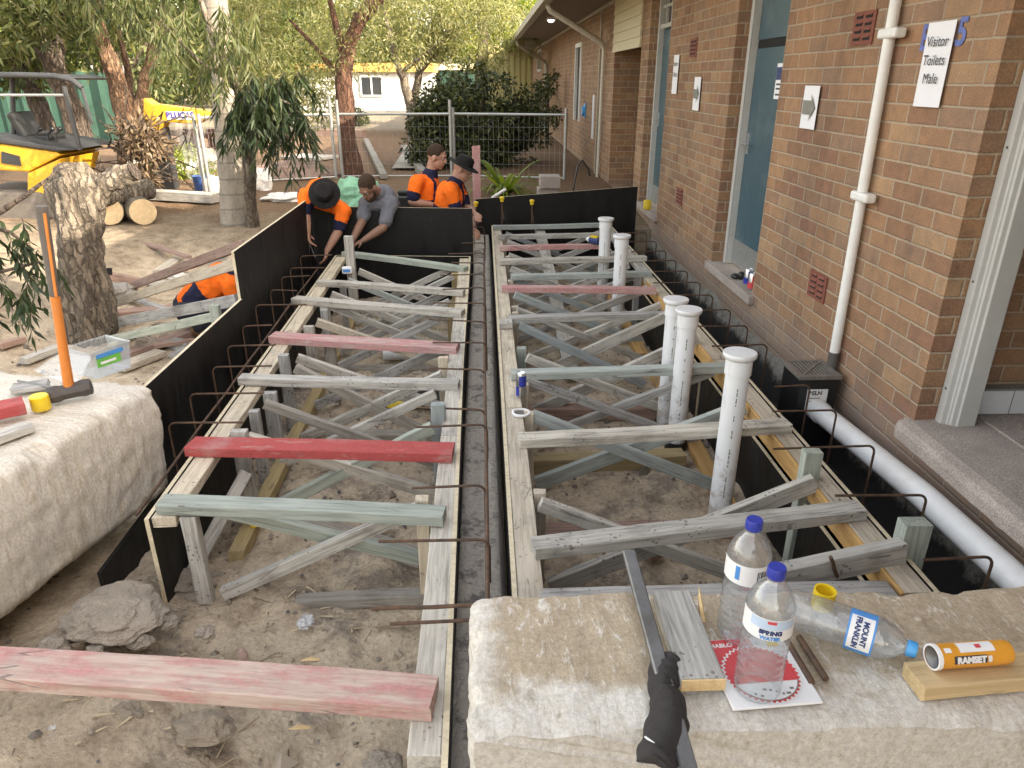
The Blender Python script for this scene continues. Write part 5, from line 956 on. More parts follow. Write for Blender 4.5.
for (u, v, u1, v1, mt, w_, lb) in ((125, 300, 175, 318, 'grey_wood', .07, 'grey stick crossing under the props near the tree foot'), (112, 352, 150, 332, 'pale_wood', .06, 'pale thin offcut in the rubble behind the tub'), (175, 362, 212, 341, 'grey_wood', .09, 'grey plank end beside the near black board'), (140, 246, 190, 262, 'brown_wood', .06, 'dark stick among the boards below the palm'), (108, 334, 140, 322, 'white_wood', .05, 'whitish thin offcut beside the close tree trunk'), (190, 272, 226, 262, 'grey_wood', .08, 'grey board end above the crouching worker'), (155, 352, 196, 346, 'brown_wood', .06, 'brown offcut lying over the broken concrete')): lying(u, v, u1, v1, mt, w_, lb, .03, .02)
for i, (u, v, s, mt, lb) in enumerate(((118, 297, (.16,.13,.09), 'cement', 'grey concrete lump with a black cup on it'), (148, 350, (.10,.09,.07), 'clay', 'dark clay lump in the rubble right of the tub'), (176, 348, (.09,.06,.05), 'cement', 'broken concrete piece in the rubble, left one'), (165, 342, (.06,.05,.04), 'rockm', 'tan rubble stone behind the broken concrete'), (190, 353, (.06,.06,.05), 'cement', 'broken concrete piece next to the near black board'), (200, 290, (.13,.09,.07), 'cement', 'grey slab piece just left of the crouching worker'), (180, 280, (.1,.07,.05), 'white_bag', 'white broken slab near the crouching worker'), (160, 330, (.08,.05,.04), 'rockm', 'tan stone under the green prop'))):
    p = gz(u, v); lump('rubble', p+V((0,0,s[2]*.5)), s, M[mt], lb, 'rubble', 20+i, .5, 3.2, n=16, m=10)
p = gz(113, 292)+V((0,0,.17)); mb = MB(); mb.lathe([(.03,0),(.038,.06),(.033,.058),(.026,.006)], p, I3, 14); tag(mb.build('plastic_cup', M['black_plastic'], None, True), 'small black cup on the grey concrete lump', 'cup')
# ------------------------------------------------------------------ people
def skinmat(name, c):
    m, nt, b = mat_new(name); v = coord(nt); n = noise(nt, v, 25, 4); nt.links.new(ramp(nt, n, [(.3, tuple(x*.85 for x in c)), (.7, tuple(x*1.1 for x in c))]), b.inputs['Base Color']); b.inputs['Roughness'].default_value = .55
    b.inputs['Subsurface Weight'].default_value = .08; b.inputs['Subsurface Radius'].default_value = (.01,.004,.002); return m
M['skin'] = skinmat('skin', (.38,.21,.145)); M['skin_dark'] = skinmat('skin_tanned', (.22,.12,.08))
M['eye_white'] = plain('eye_white', (.30,.27,.25), .4, bmp=0)
def cloth(name, c):
    m, nt, b = mat_new(name); v = coord(nt); n = noise(nt, v, 12, 5, .6); f = noise(nt, v, 120, 2); nt.links.new(ramp(nt, n, [(.3, tuple(x*.86 for x in c)), (.7, tuple(min(1, x*1.1) for x in c))]), b.inputs['Base Color']); b.inputs['Roughness'].default_value = .85; b.inputs['Specular IOR Level'].default_value = .2
    bump(nt, b, math_(nt, 'ADD', n, math_(nt, 'MULTIPLY', f, .1)), .8, .03); return m
M['hivis'] = cloth('hi_vis_orange', (.90,.17,.015)); M['navy'] = cloth('navy_cloth', (.018,.020,.05)); M['greyshirt'] = cloth('grey_cloth', (.15,.155,.175)); M['trouser'] = cloth('dark_trouser', (.03,.032,.045)); M['felt'] = cloth('black_felt', (.014,.013,.013)); M['hair'] = cloth('brown_hair', (.045,.028,.018)); M['boot'] = cloth('tan_boot', (.19,.12,.06))
def fused(mb, name, mats, parent, vox=.009, it=3, fn=None):
    me0 = mb.mesh(V((0,0,0))); t = bpy.data.objects.new('t', me0); COL.objects.link(t)
    r = t.modifiers.new('r', 'REMESH'); r.mode = 'VOXEL'; r.voxel_size = vox; s = t.modifiers.new('s', 'SMOOTH'); s.iterations = it; s.factor = .5
    bpy.context.view_layer.update(); me = bpy.data.meshes.new_from_object(t.evaluated_get(bpy.context.evaluated_depsgraph_get())); bpy.data.objects.remove(t)
    co = np.zeros(len(me.vertices)*3); me.vertices.foreach_get('co', co); co = co.reshape(-1, 3); lo, hi = co.min(0), co.max(0); org = V(((lo[0]+hi[0])/2, (lo[1]+hi[1])/2, lo[2]))
    if name in ('shirt', 'trousers'):
        nm = [v.normal.copy() for v in me.vertices]; cs = [v.co.copy() for v in me.vertices]
        for v, p, nv in zip(me.vertices, cs, nm):
            v.co = p + nv*(.011*mnoise.noise(V((p.x*11, p.y*11, p.z*7)))+.006*mnoise.noise(V((p.x*24+p.z*12, p.y*24, p.z*20))))
    me.transform(Matrix.Translation(-org)); me.materials.clear(); o = link(name, me, org, mats, parent, True)
    if fn:
        for p in me.polygons: p.material_index = fn(p.center+org, p.normal)
    return o
def hand(mb, wr, d, side, pn, curl=.5):
    """palm, four unequal bent fingers and a thumb; d = pointing direction, pn = palm normal"""
    d = V(d).normalized(); pn = V(pn).normalized(); sd = d.cross(pn).normalized()*side; pn = sd.cross(d)*side
    for k in (-1.1, -.35, .35, 1.1): mb.caps(wr, .021, wr+d*.075+sd*(.021*k), .013, 8)
    for k, ln in zip((-1.5, -.5, .5, 1.5), (.062, .078, .084, .074)):
        b0 = wr+d*.080+sd*(.0195*k); d1 = (d+pn*curl*.6).normalized(); b1 = b0+d1*ln*.5; d2 = (d+pn*curl*1.7).normalized(); b2 = b1+d2*ln*.5
        mb.caps(b0, .0092, b1, .0085, 8); mb.caps(b1, .0085, b2, .0072, 8)
    t0 = wr+d*.028+sd*.026; t1 = t0+(d*.6+sd*.7+pn*.4).normalized()*.038; t2 = t1+(d*.9+sd*.1+pn*.6).normalized()*.03; mb.caps(t0, .0125, t1, .0105, 8); mb.caps(t1, .0105, t2, .0085, 8)
def person(label, J, shirt, skin='skin', hat=0, hair=True, beard=False, faces=None, panels=None):
    """J: joints in world space. One fused body, clothes and hair as children"""
    hc = V(J['head']); fd = V(J['face']).normalized(); up = V(J.get('crown', (0,0,1))); rt = fd.cross(up).normalized(); up = rt.cross(fd).normalized(); Rh = Matrix((rt, fd, up)).transposed()
    P = lambda x, y, z: hc+Rh@V((x, y, z))
    mb = MB(); mb.ball(P(0,-.012,.025), (.074,.095,.095), Rh, 18, 12); mb.ball(P(0,.025,-.045), (.056,.066,.070), Rh, 16, 10); mb.ball(P(0,.055,-.092), (.030,.028,.022), Rh); mb.caps(P(0,.088,.012), .009, P(0,.101,-.026), .013, 8)
    mb.caps(P(-.035,.080,.028), .012, P(.035,.080,.028), .012, 8); mb.caps(P(-.018,.088,-.062), .008, P(.018,.088,-.062), .008, 8)
    for s in (-1, 1): mb.ball(P(.077*s,-.008,-.01), (.012,.022,.034), Rh)
    nk, ch, pv = V(J['neck']), V(J['chest']), V(J['pelvis']); mb.caps(P(0,-.03,-.05), .054, nk, .058); mb.caps(nk, .06, ch, .115); sh = [V(J['sL']), V(J['sR'])]; mb.caps(sh[0].lerp(ch,.1), .062, sh[1].lerp(ch,.1), .062); mb.caps(ch, .13, pv, .125)
    hips = [V(J['hL']), V(J['hR'])]; mb.caps(hips[0], .095, hips[1], .095)
    for s, e, w_, f, pn, sd, cu in ((J['sL'], J['eL'], J['wL'], J['fL'], J.get('pL', (0,1,0)), 1, J.get('cL', .5)), (J['sR'], J['eR'], J['wR'], J['fR'], J.get('pR', (0,1,0)), -1, J.get('cR', .5))):
        s, e, w_ = V(s), V(e), V(w_); mb.caps(s, .056, e, .042); mb.caps(e, .043, e.lerp(w_,.35), .043); mb.caps(e.lerp(w_,.35), .043, w_, .028); hand(mb, w_, f, sd, pn, cu)
    for h, k, a in ((hips[0], J['kL'], J['aL']), (hips[1], J['kR'], J['aR'])):
        k, a = V(k), V(a); mb.caps(h, .085, k, .058); mb.caps(k, .056, k.lerp(a,.35), .056); mb.caps(k.lerp(a,.35), .056, a, .040); t = V(J.get('toe', (0,-1,0))).normalized(); mb.caps(a+V((0,0,-.03))-t*.03, .04, a+t*.15+V((0,0,-.045)), .034)
    body = fused(mb, 'person', M[skin], None, .0075, 2); tag(body, label, 'person', 'construction workers')
    for s in (-1, 1):
        q = MB(); q.ball(P(.030*s,.0735,.006), .0112, None, 10, 8); q.build('eye', M['eye_white'], body, True); 
        q = MB(); q.ball(P(.031*s,.0815,.006), .0056, None, 8, 6); q.build('pupil', M['ink'], body, True)
    # shirt
    mb = MB(); mb.caps(nk.lerp(ch,.12), .078, ch, .135); mb.caps(sh[0].lerp(ch,.08), .080, sh[1].lerp(ch,.08), .080); mb.caps(ch, .152, pv.lerp(ch,.15), .145)
    sl = []
    for s, e in ((J['sL'], J['eL']), (J['sR'], J['eR'])): s, e = V(s), V(e); q = s.lerp(e, .74); mb.caps(s, .076, q, .064); sl.append((s, e))
    axis = (ch-pv).normalized(); across = (sh[1]-sh[0]).normalized()
    def fn(c, nrm):
        for s, e in sl:
            d = e-s; t = (c-s).dot(d)/d.length_squared
            if t > .52 and (c-s.lerp(e, t)).length < .085: return 1
        tt = (c-nk).length
        if tt < .094: return 1
        if panels:
            lat = (c-pv).dot(across); h = (c-pv).dot(axis)/(ch-pv).length
            if abs(abs(lat)-.088) < .02 and h > .62: return 1
            if panels != 2 and abs(lat) > .105 and h < .78 : return 1
            if panels == 2 and abs(lat) > .10 and .12 < h < .62: return 1
        return 0
    fused(mb, 'shirt', [M[shirt], M['navy'] if panels else M[shirt]], body, .010, 3, fn)
    # trousers and boots
    mb = MB(); mb.caps(pv.lerp(ch,.10), .136, pv, .134); mb.caps(hips[0], .108, hips[1], .108)
    for h, k, a in ((hips[0], J['kL'], J['aL']), (hips[1], J['kR'], J['aR'])): k, a = V(k), V(a); mb.caps(h, .102, k, .076); mb.caps(k, .076, a, .064)
    fused(mb, 'trousers', M['trouser'], body, .013, 3)
    for a in (J['aL'], J['aR']):
        a = V(a); t = V(J.get('toe', (0,-1,0))).normalized(); mb = MB(); mb.caps(a+V((0,0,.04)), .056, a+V((0,0,-.03)), .055); mb.caps(a+V((0,0,-.035))-t*.03, .050, a+t*.16+V((0,0,-.045)), .044); fused(mb, 'boot', M['boot'], body, .012, 2)
    if hair:
        mb = MB(); mb.ball(P(0,-.020,.038), (.079,.096,.093), Rh, 20, 14); hm = fused(mb, 'hair', M['hair'], body, .008, 1)
        bm = bmesh.new(); bm.from_mesh(hm.data); o_ = WL[hm.name]
        kill = [v for v in bm.verts if (lambda q: q.z < -.005+max(0, q.y)*.75 or (q.y > .05 and q.z < .06))(Rh.transposed()@(v.co+o_-hc))]
        bmesh.ops.delete(bm, geom=kill, context='VERTS'); bm.to_mesh(hm.data); bm.free()
    if beard:
        mb = MB(); mb.ball(P(0,.040,-.075), (.056,.056,.050), Rh, 16, 10); mb.caps(P(-.058,.02,-.05), .018, P(.058,.02,-.05), .018); fused(mb, 'beard', M['hair'], body, .008, 1)
    if hat:
        mb = MB(); pr = [(hat*.95,.030),(hat,.034),(hat*.97,.038),(.115,.046),(.094,.055),(.092,.075),(.088,.105),(.070,.128),(.03,.134),(.001,.134)]
        mb.lathe(pr, hc+Rh@V((0,-.012,0)), Rh, 30, False, False); q = mb.build('brimmed_hat', M['felt'], body, True); sd = q.modifiers.new('s', 'SOLIDIFY'); sd.thickness = .004
    return body
# standing man in profile, facing right
Y = 7.72
J = dict(head=at(437, 157, Y=Y), face=(.93,-.22,-.25), neck=at(431, 172, Y=Y+.02), chest=at(426, 187, Y=Y+.02), pelvis=at(424, 232, Y=Y+.05), sL=at(432, 179, Y=Y+.20), sR=at(417, 182, Y=Y-.15), eL=at(436, 205, Y=Y+.24), wL=at(452, 208, Y=Y+.12), fL=(.9,-.3,.05), eR=at(412, 202, Y=Y-.2), wR=at(434, 205, Y=Y-.15), fR=(.95,.1,.1), hL=at(428, 240, Y=Y+.14), hR=at(421, 240, Y=Y-.04))
g = -.57; J.update(kL=V((J['hL'].x+.03, Y+.15, -.12)), kR=V((J['hR'].x+.05, Y-.06, -.12)), aL=V((J['hL'].x-.02, Y+.15, g+.09)), aR=V((J['hR'].x-.02, Y-.05, g+.09)), toe=(1,-.1,0), pR=(0,0,-1), pL=(0,0,-1))
person('bareheaded standing man with short dark hair in orange and navy work shirt', J, 'hivis', panels=True)
Y = 7.46
J = dict(head=at(463, 169, Y=Y), face=(.80,-.15,-.42), crown=(.25,0,1), neck=at(456, 181, Y=Y), chest=at(450, 195, Y=Y+.02), pelvis=at(443, 240, Y=Y+.08), sL=at(458, 187, Y=Y+.20), sR=at(450, 190, Y=Y-.17), eL=at(467, 208, Y=Y+.1), wL=at(474, 213, Y=Y-.16), fL=(.35,-.9,-.1), eR=at(458, 213, Y=Y-.16), wR=at(472, 228, Y=7.28), fR=(.5,-.75,-.3), hL=at(446, 245, Y=Y+.16), hR=at(441, 245, Y=Y-.02))
J.update(kL=V((J['hL'].x+.04, Y+.15, -.13)), kR=V((J['hR'].x+.06, Y-.0, -.13)), aL=V((J['hL'].x-.02, Y+.2, g+.09)), aR=V((J['hR'].x-.02, Y+.05, g+.09)), toe=(1,-.2,0), pL=(0,0,-1), pR=(0,0,-1), cR=1.0, cL=1.)
person('man in wide black hat and orange shirt gripping the end of the black board', J, 'hivis', hat=.17, hair=False, panels=True)
# bending over the board, hat seen from above
J = dict(head=at(325, 196, Y=6.98), face=(.12,-.45,-.9), crown=(.1,-.88,.45), neck=at(323, 190, Y=7.10), chest=at(321, 194, Y=7.22), pelvis=at(320, 196, Y=7.66), sL=at(344, 211, Y=7.06), sR=at(305, 196, Y=7.08), eL=at(338, 232, Y=7.0), wL=at(327, 251, Y=6.92), fL=(-.2,-.3,-.9), eR=at(306, 216, Y=6.98), wR=at(308, 232, Y=6.93), fR=(.1,-.2,-1), hL=at(329, 204, Y=7.72), hR=at(311, 203, Y=7.72))
J.update(kL=V((J['hL'].x+.03, 7.62, -.10)), kR=V((J['hR'].x-.03, 7.62, -.10)), aL=V((J['hL'].x+.03, 7.74, g+.09)), aR=V((J['hR'].x-.03, 7.74, g+.09)), pL=(-1,0,0), pR=(1,0,0), cL=.8, cR=.9)
person('man in round black hat and orange shirt bending over the back board', J, 'hivis', hat=.148, hair=False, panels=True)
a = J['wR']+V((.005,-.02,-.09)); mb = MB(); mb.tube([a, a+V((-.01,-.02,-.16))], .006, 8); mb.tube([a, a+V((.045,-.01,-.15))], .006, 8); tag(mb.build('pliers', M['steel_grey'], None, True), 'steel pliers hanging from the hand of the man bending in a hat', 'pliers')
J = dict(head=at(368, 188, Y=7.0), face=(-.35,-.62,-.62), crown=(-.25,-.40,.85), neck=at(377, 192, Y=7.14), chest=at(383, 200, Y=7.27), pelvis=at(386, 208, Y=7.70), sL=at(391, 204, Y=7.14), sR=at(366, 204, Y=7.22), eL=at(383, 228, Y=7.0), wL=at(364, 240, Y=6.88), fL=(-.85,-.2,-.35), eR=at(362, 222, Y=7.08), wR=at(352, 241, Y=6.92), fR=(-.3,-.3,-.8), hL=at(394, 218, Y=7.76), hR=at(378, 218, Y=7.76))
J.update(kL=V((J['hL'].x+.03, 7.64, -.10)), kR=V((J['hR'].x-.03, 7.64, -.10)), aL=V((J['hL'].x+.03, 7.78, g+.09)), aR=V((J['hR'].x-.03, 7.78, g+.09)), pL=(0,0,-1), pR=(1,0,0), cL=.6)
person('bearded man in grey t-shirt leaning over the back board', J, 'greyshirt', skin='skin_dark', beard=True)
# crouching, back arched, head behind the board
J = dict(head=at(243, 268, Y=5.95), face=(.75,-.2,-.62), crown=(.5,0,.8), neck=at(233, 272, Y=5.95), chest=at(222, 280, Y=5.95), pelvis=at(190, 306, Y=5.95), sL=at(226, 276, Y=6.13), sR=at(231, 286, Y=5.78), eL=at(240, 300, Y=6.1), wL=at(247, 306, Y=6.0), fL=(.7,-.2,-.6), eR=at(237, 306, Y=5.75), wR=at(246, 312, Y=5.8), fR=(.8,0,-.6), hL=at(188, 310, Y=6.05), hR=at(190, 312, Y=5.85))
gg = hgt(-2.4, 6.0, False); J.update(kL=V((J['hL'].x+.36, 6.08, -.18)), kR=V((J['hR'].x+.36, 5.80, -.18)), aL=V((J['hL'].x+.08, 6.07, gg+.10)), aR=V((J['hR'].x+.08, 5.80, gg+.10)), toe=(1,0,0))
person('crouching worker in orange and navy shirt behind the props on the left', J, 'hivis', panels=2)
# ------------------------------------------------------------------ leaves and trees
def leaf_mesh(C, D, L, Wd, name, mat, parent, fold=.15):
    C = np.asarray(C, float); D = np.asarray(D, float); n = len(C); D /= np.linalg.norm(D, axis=1)[:, None]+1e-9
    L = np.broadcast_to(L, n)*RNG.uniform(.65, 1.3, n); Wd = np.broadcast_to(Wd, n)*RNG.uniform(.7, 1.25, n)
    r = RNG.normal(size=(n, 3)); s = np.cross(D, r); s /= np.linalg.norm(s, axis=1)[:, None]+1e-9; nn = np.cross(s, D)
    L1 = L[:, None]; W1 = Wd[:, None]
    vs = np.stack([C, C+D*L1*.42+s*W1*.5+nn*W1*fold, C+D*L1+nn*L1*.06*RNG.normal(size=(n, 1)), C+D*L1*.42-s*W1*.5+nn*W1*fold], 1).reshape(-1, 3)
    org = np.array([*C.mean(0)[:2], C.min(0)[2]]); vs -= org
    me = bpy.data.meshes.new(name); me.vertices.add(4*n); me.vertices.foreach_set('co', vs.ravel()); me.loops.add(4*n); me.loops.foreach_set('vertex_index', np.arange(4*n, dtype=np.int32))
    me.polygons.add(n); me.polygons.foreach_set('loop_start', np.arange(0, 4*n, 4, dtype=np.int32)); me.update(calc_edges=True); me.validate()
    return link(name, me, V(org), mat, parent)
def clumps(centers, rad, per, squash=.8, out=.5):
    """leaf points gathered in uneven clumps round the given centres"""
    P = []; Dd = []
    for c, r in zip(centers, rad):
        k = int(per*(r/np.mean(rad))**2); q = RNG.normal(size=(k, 3)); q /= np.linalg.norm(q, axis=1)[:, None]; rr = r*RNG.uniform(.25, 1., k)**.6; p = q*rr[:, None]; p[:, 2] *= squash
        P.append(np.array(c)+p); Dd.append(q*out+RNG.normal(size=(k, 3))*.5+np.array([0, 0, -.35]))
    return np.concatenate(P), np.concatenate(Dd)
def strands(starts, length, per, spread=.5, droop=1.0):
    """hanging sprays: leaves along thin twigs that arch over and droop"""
    P = []; Dd = []; tw = []
    for s in starts:
        a = RNG.uniform(0, 2*math.pi); l = length*RNG.uniform(.5, 1.2); h = np.array([math.cos(a)*spread, math.sin(a)*spread, RNG.uniform(-.1, .25)]); pts = [np.array(s)+h*l*t+np.array([0,0,-droop])*l*t*t for t in np.linspace(0, 1, 7)]; tw.append(pts)
        for t in RNG.uniform(.1, 1, per):
            i = min(5, int(t*6)); f = t*6-i; p = pts[i]*(1-f)+pts[i+1]*f; P.append(p); Dd.append(np.array([RNG.normal()*.35, RNG.normal()*.35, -.8])+h*.3)
    return np.array(P), np.array(Dd), tw
def twigs(mb, tw, r=.004):
    for p in tw: mb.tube([V(q) for q in p], [r*(1-.12*i) for i in range(len(p))], 4, False)
def tree(name, label, base, limbs, barkm, leafm, centers, rad, per, L, Wd, group='trees beyond the work area', extra=None, squash=.8, cat='tree', cf=1):
    t = empty(name, base, label, cat, group); mb = MB()
    for pts, rs in limbs:
        q = []; rr = []
        for i in range(len(pts)-1):
            k = 5 if name != 'cut_tree' else 14
            for j in range(k): f = j/k; q.append(V(pts[i]).lerp(V(pts[i+1]), f)); rr.append(rs[i]*(1-f)+rs[i+1]*f)
        q.append(V(pts[-1])); rr.append(rs[-1]); mb.tube(q, rr, 12 if name != 'cut_tree' else 36, True, .35 if name != 'cut_tree' else .55)
    mb.build('trunk', M[barkm], t, True)
    if centers is not None and len(centers):
        P, D = clumps(centers, rad, per, squash); leaf_mesh(P, D, L, Wd, 'crown', M[leafm], t)
    return t
def cloud(c, r, n, rr=(.35, .7)):
    c = np.array(c); r = np.array(r); q = RNG.normal(size=(n, 3)); q /= np.linalg.norm(q, axis=1)[:, None]; q *= RNG.uniform(.35, 1, n)[:, None]**.5; return c+q*r, RNG.uniform(*rr, n)
# palm trunk
b = gz(237, 246); b.z -= .03; Yp = b.y
t = empty('palm_tree', b, 'tall ringed grey palm trunk standing behind the left trench', 'tree', 'trees beyond the work area')
q = [b, at(236, 200, Y=Yp), at(229, 120, Y=Yp), at(222, 60, Y=Yp), at(215, 0, Y=Yp), at(208, -90, Y=Yp), at(204, -260, Y=Yp)]; mb = MB(); pp = []; rr = []
for i in range(6):
    for j in range(8): f = j/8; pp.append(q[i].lerp(q[i+1], f)); r0 = [.205,.180,.165,.135,.125,.115,.10]; rr.append((r0[i]*(1-f)+r0[i+1]*f)*(1.035 if j % 3 == 0 else 1))
mb.tube(pp, rr, 20, True, .05); mb.build('trunk', M['bark_palm'], t, True)
P = []; D = []
for k in range(16):
    a = k*2.4; h = np.array([math.cos(a), math.sin(a), .35]); c0 = np.array(q[-1])
    for s in np.linspace(.1, 1, 60):
        p = c0+h*2.6*s+np.array([0,0,-1.9])*s*s
        for sd in (-1, 1): P.append(p); D.append(np.array([-math.sin(a)*sd, math.cos(a)*sd, -.5])+h*.4)
leaf_mesh(P, D, .55, .035, 'crown', M['leaf_bright'], t)
# slim gum with hanging sprays in front of the palm
b = gz(252, 226); Yg = b.y-.3
t = tree('gum_sapling', 'slim pale trunk with dark drooping leaves just right of the palm', b, [([b, at(249, 180, Y=Yg), at(246, 125, Y=Yg), at(238, 88, Y=Yg-.2), at(215, 40, Y=Yg-.4), at(190, -30, Y=Yg-.4)], [.085,.075,.065,.05,.04,.02]), ([at(240, 95, Y=Yg-.1), at(262, 92, Y=Yg-.4), at(290, 104, Y=Yg-.5)], [.03,.022,.010]), ([at(232, 80, Y=Yg-.2), at(200, 62, Y=Yg-.4), at(160, 20, Y=Yg-.5)], [.03,.02,.01])], 'bark_grey', 'leaf_dark', None, None, 0, 0, 0)
S_ = [np.array(at(random.uniform(228, 302), random.uniform(70, 120), Y=Yg-.45+random.uniform(-.35,.35))) for _ in range(85)]; P, D, tw = strands(S_, .55, 26, .4); leaf_mesh(P, D, .17, .026, 'crown', M['leaf_dark'], t); mb = MB(); twigs(mb, tw); mb.build('twig_mass', M['bark_brown'], t)
S_ = [np.array(at(random.uniform(150, 262), random.uniform(-10, 60), Y=Yg-.5+random.uniform(-.5,.4))) for _ in range(52)]; P, D, tw = strands(S_, .55, 20, .5); leaf_mesh(P, D, .17, .022, 'foliage_spray', M['leaf_gum'], t); mb = MB(); twigs(mb, tw, .003); mb.build('twig_mass', M['bark_brown'], t)
# close cut trunk with its sawn side limb
b = gz(86, 338); b.z -= .06; Yc = b.y
t = tree('cut_tree', 'thick grey barked trunk close on the left, cut off with a sawn side limb', b, [([b, at(87, 300, Y=Yc), at(82, 255, Y=Yc), at(80, 215, Y=Yc), at(76, 185, Y=Yc), at(72, 166, Y=Yc+.05)], [.19,.160,.150,.150,.155,.10]), ([at(86, 205, Y=Yc), at(104, 186, Y=Yc+.05), at(120, 177, Y=Yc+.1), at(133, 172, Y=Yc+.1)], [.105,.085,.078,.072])], 'bark_grey', 'leaf_dark', None, None, 0, 0, 0)
c = at(134, 171.5, Y=Yc+.1); d = (c-at(120, 177, Y=Yc+.1)).normalized(); mb = MB(); mb.tube([c, c+d*.012], .068, 16); mb.build('sawn_end', M['bark_brown'], t)
# heap of dry bark and brush behind it
b = gz(118, 215); c = b+V((0, 1.0, .75)); P, D = clumps(*cloud(c+V((-.05,0,-.05)), (.30,.4,.45), 18, (.12,.22)), 75, 1.); tb = empty('brush_heap', (b.x, b.y+1, b.z), 'heap of dry brown bark and twigs behind the cut trunk', 'brush heap'); leaf_mesh(P, D, .13, .035, 'dead_leaves', M['leaf_dry'], tb)
mb = MB()
for k in range(70): a = c+V((random.gauss(-.05,.2), random.gauss(0,.3), random.gauss(-.1,.3))); d = V((random.gauss(0,1), random.gauss(0,1), random.gauss(.2,.7))).normalized(); mb.tube([a-d*.3, a+V((random.gauss(0,.03),)*3), a+d*.3], [.012,.010,.004], 5)
mb.build('twig_mass', M['bark_brown'], tb)
# forked tree with torn orange bark
b = gz(132, 180); Yf = b.y+.8; b = V((at(132, 170, Y=Yf).x, Yf, hgt(-5, Yf, False)-.05))
t = tree('forked_gum', 'forked gum with torn orange bark behind the cut trunk', b, [([b, at(131, 140, Y=Yf), at(128, 112, Y=Yf), at(117, 85, Y=Yf), at(104, 45, Y=Yf), at(92, 0, Y=Yf-.2), at(80, -80, Y=Yf-.3)], [.24,.22,.21,.155,.12,.10,.07]), ([at(131, 122, Y=Yf), at(141, 100, Y=Yf), at(147, 75, Y=Yf), at(154, 45, Y=Yf-.1), at(170, -20, Y=Yf-.2)], [.15,.12,.10,.085,.06]), ([at(131, 105, Y=Yf+.1), at(128, 70, Y=Yf+.3), at(118, 30, Y=Yf+.3)], [.08,.06,.04])], 'bark_orange', 'leaf_gum', None, None, 0, 0, 0)
S_ = [np.array(at(random.uniform(60, 190), random.uniform(-50, 22), Y=Yf-1.2+random.uniform(-.7,.5))) for _ in range(64)]; P, D, tw = strands(S_, .62, 22, .45); leaf_mesh(P, D, .20, .032, 'crown', M['leaf_gum'], t); mb = MB(); twigs(mb, tw); mb.build('twig_mass', M['bark_brown'], t)
S_ = [np.array(at(random.uniform(-10, 95), random.uniform(-60, -8), Y=Yf-.5+random.uniform(-.7,.5))) for _ in range(55)]; P, D, tw = strands(S_, .6, 22, .45); leaf_mesh(P, D, .20, .034, 'foliage_spray', M['leaf_gum'], t)
# hanging branch at the left edge, close
Yn = 4.7; b = V((-4.35, Yn+.2, hgt(-4.35, Yn+.2, False)))
t = tree('gum_sapling', 'dark leafy sapling reaching in from the left edge in front of the digger', b, [([b, b+V((.1,0,.7)), at(-40, 240, Y=Yn), at(-5, 215, Y=Yn), at(25, 196, Y=Yn), at(62, 168, Y=Yn+.1)], [.045,.04,.03,.02,.014,.006]), ([at(-20, 225, Y=Yn), at(10, 232, Y=Yn-.1), at(34, 250, Y=Yn-.1)], [.018,.012,.005]), ([at(-45, 250, Y=Yn), at(0, 272, Y=Yn-.2), at(40, 262, Y=Yn-.2)], [.02,.012,.006])], 'bark_brown', 'leaf_dark', None, None, 0, 0, 0)
S_ = [np.array(at(random.uniform(-60, 46), random.uniform(215, 300), Y=Yn-.15+random.uniform(-.2,.2))) for _ in range(42)]; P, D, tw = strands(S_, .26, 15, .5); leaf_mesh(P, D, .105, .026, 'crown', M['leaf_dark'], t); mb = MB(); twigs(mb, tw, .003); mb.build('twig_mass', M['bark_brown'], t)
# leaning trunks at the far left
Yl = 13.5
def gb(u, Y, dz=-.05): p = at(u, 120, Y=Y); return V((p.x, Y, hgt(p.x, Y, False)+dz))
b = gb(78, Yl); C1, R1 = cloud(at(25, -30, Y=Yl), (2.4,1.6,1.3), 26); tree('leaning_gum', 'large brown trunk leaning left behind the digger canopy', b, [([b, at(72, 110, Y=Yl), at(52, 60, Y=Yl), at(33, 25, Y=Yl), at(8, -30, Y=Yl), at(-20, -110, Y=Yl)], [.23,.18,.165,.15,.12,.08]), ([at(56, 70, Y=Yl), at(60, 20, Y=Yl+.3), at(75, -40, Y=Yl+.3)], [.12,.09,.06])], 'bark_brown', 'leaf_gum', C1, R1, 190, .20, .05)
b = gb(50, Yl+1.2); C1, R1 = cloud(at(5, 25, Y=Yl+1), (2.2,1.2,1.0), 22); tree('leaning_gum', 'thinner brown trunk at the far left behind the digger seat', b, [([b, at(44, 120, Y=Yl+1.2), at(28, 80, Y=Yl+1.2), at(4, 50, Y=Yl+1.2), at(-30, 20, Y=Yl+1.2)], [.19,.16,.14,.11,.08]), ([at(30, 86, Y=Yl+1.2), at(38, 30, Y=Yl+1.4), at(40, -40, Y=Yl+1.4)], [.12,.09,.06])], 'bark_brown', 'leaf_far', C1, R1, 210, .19, .05)
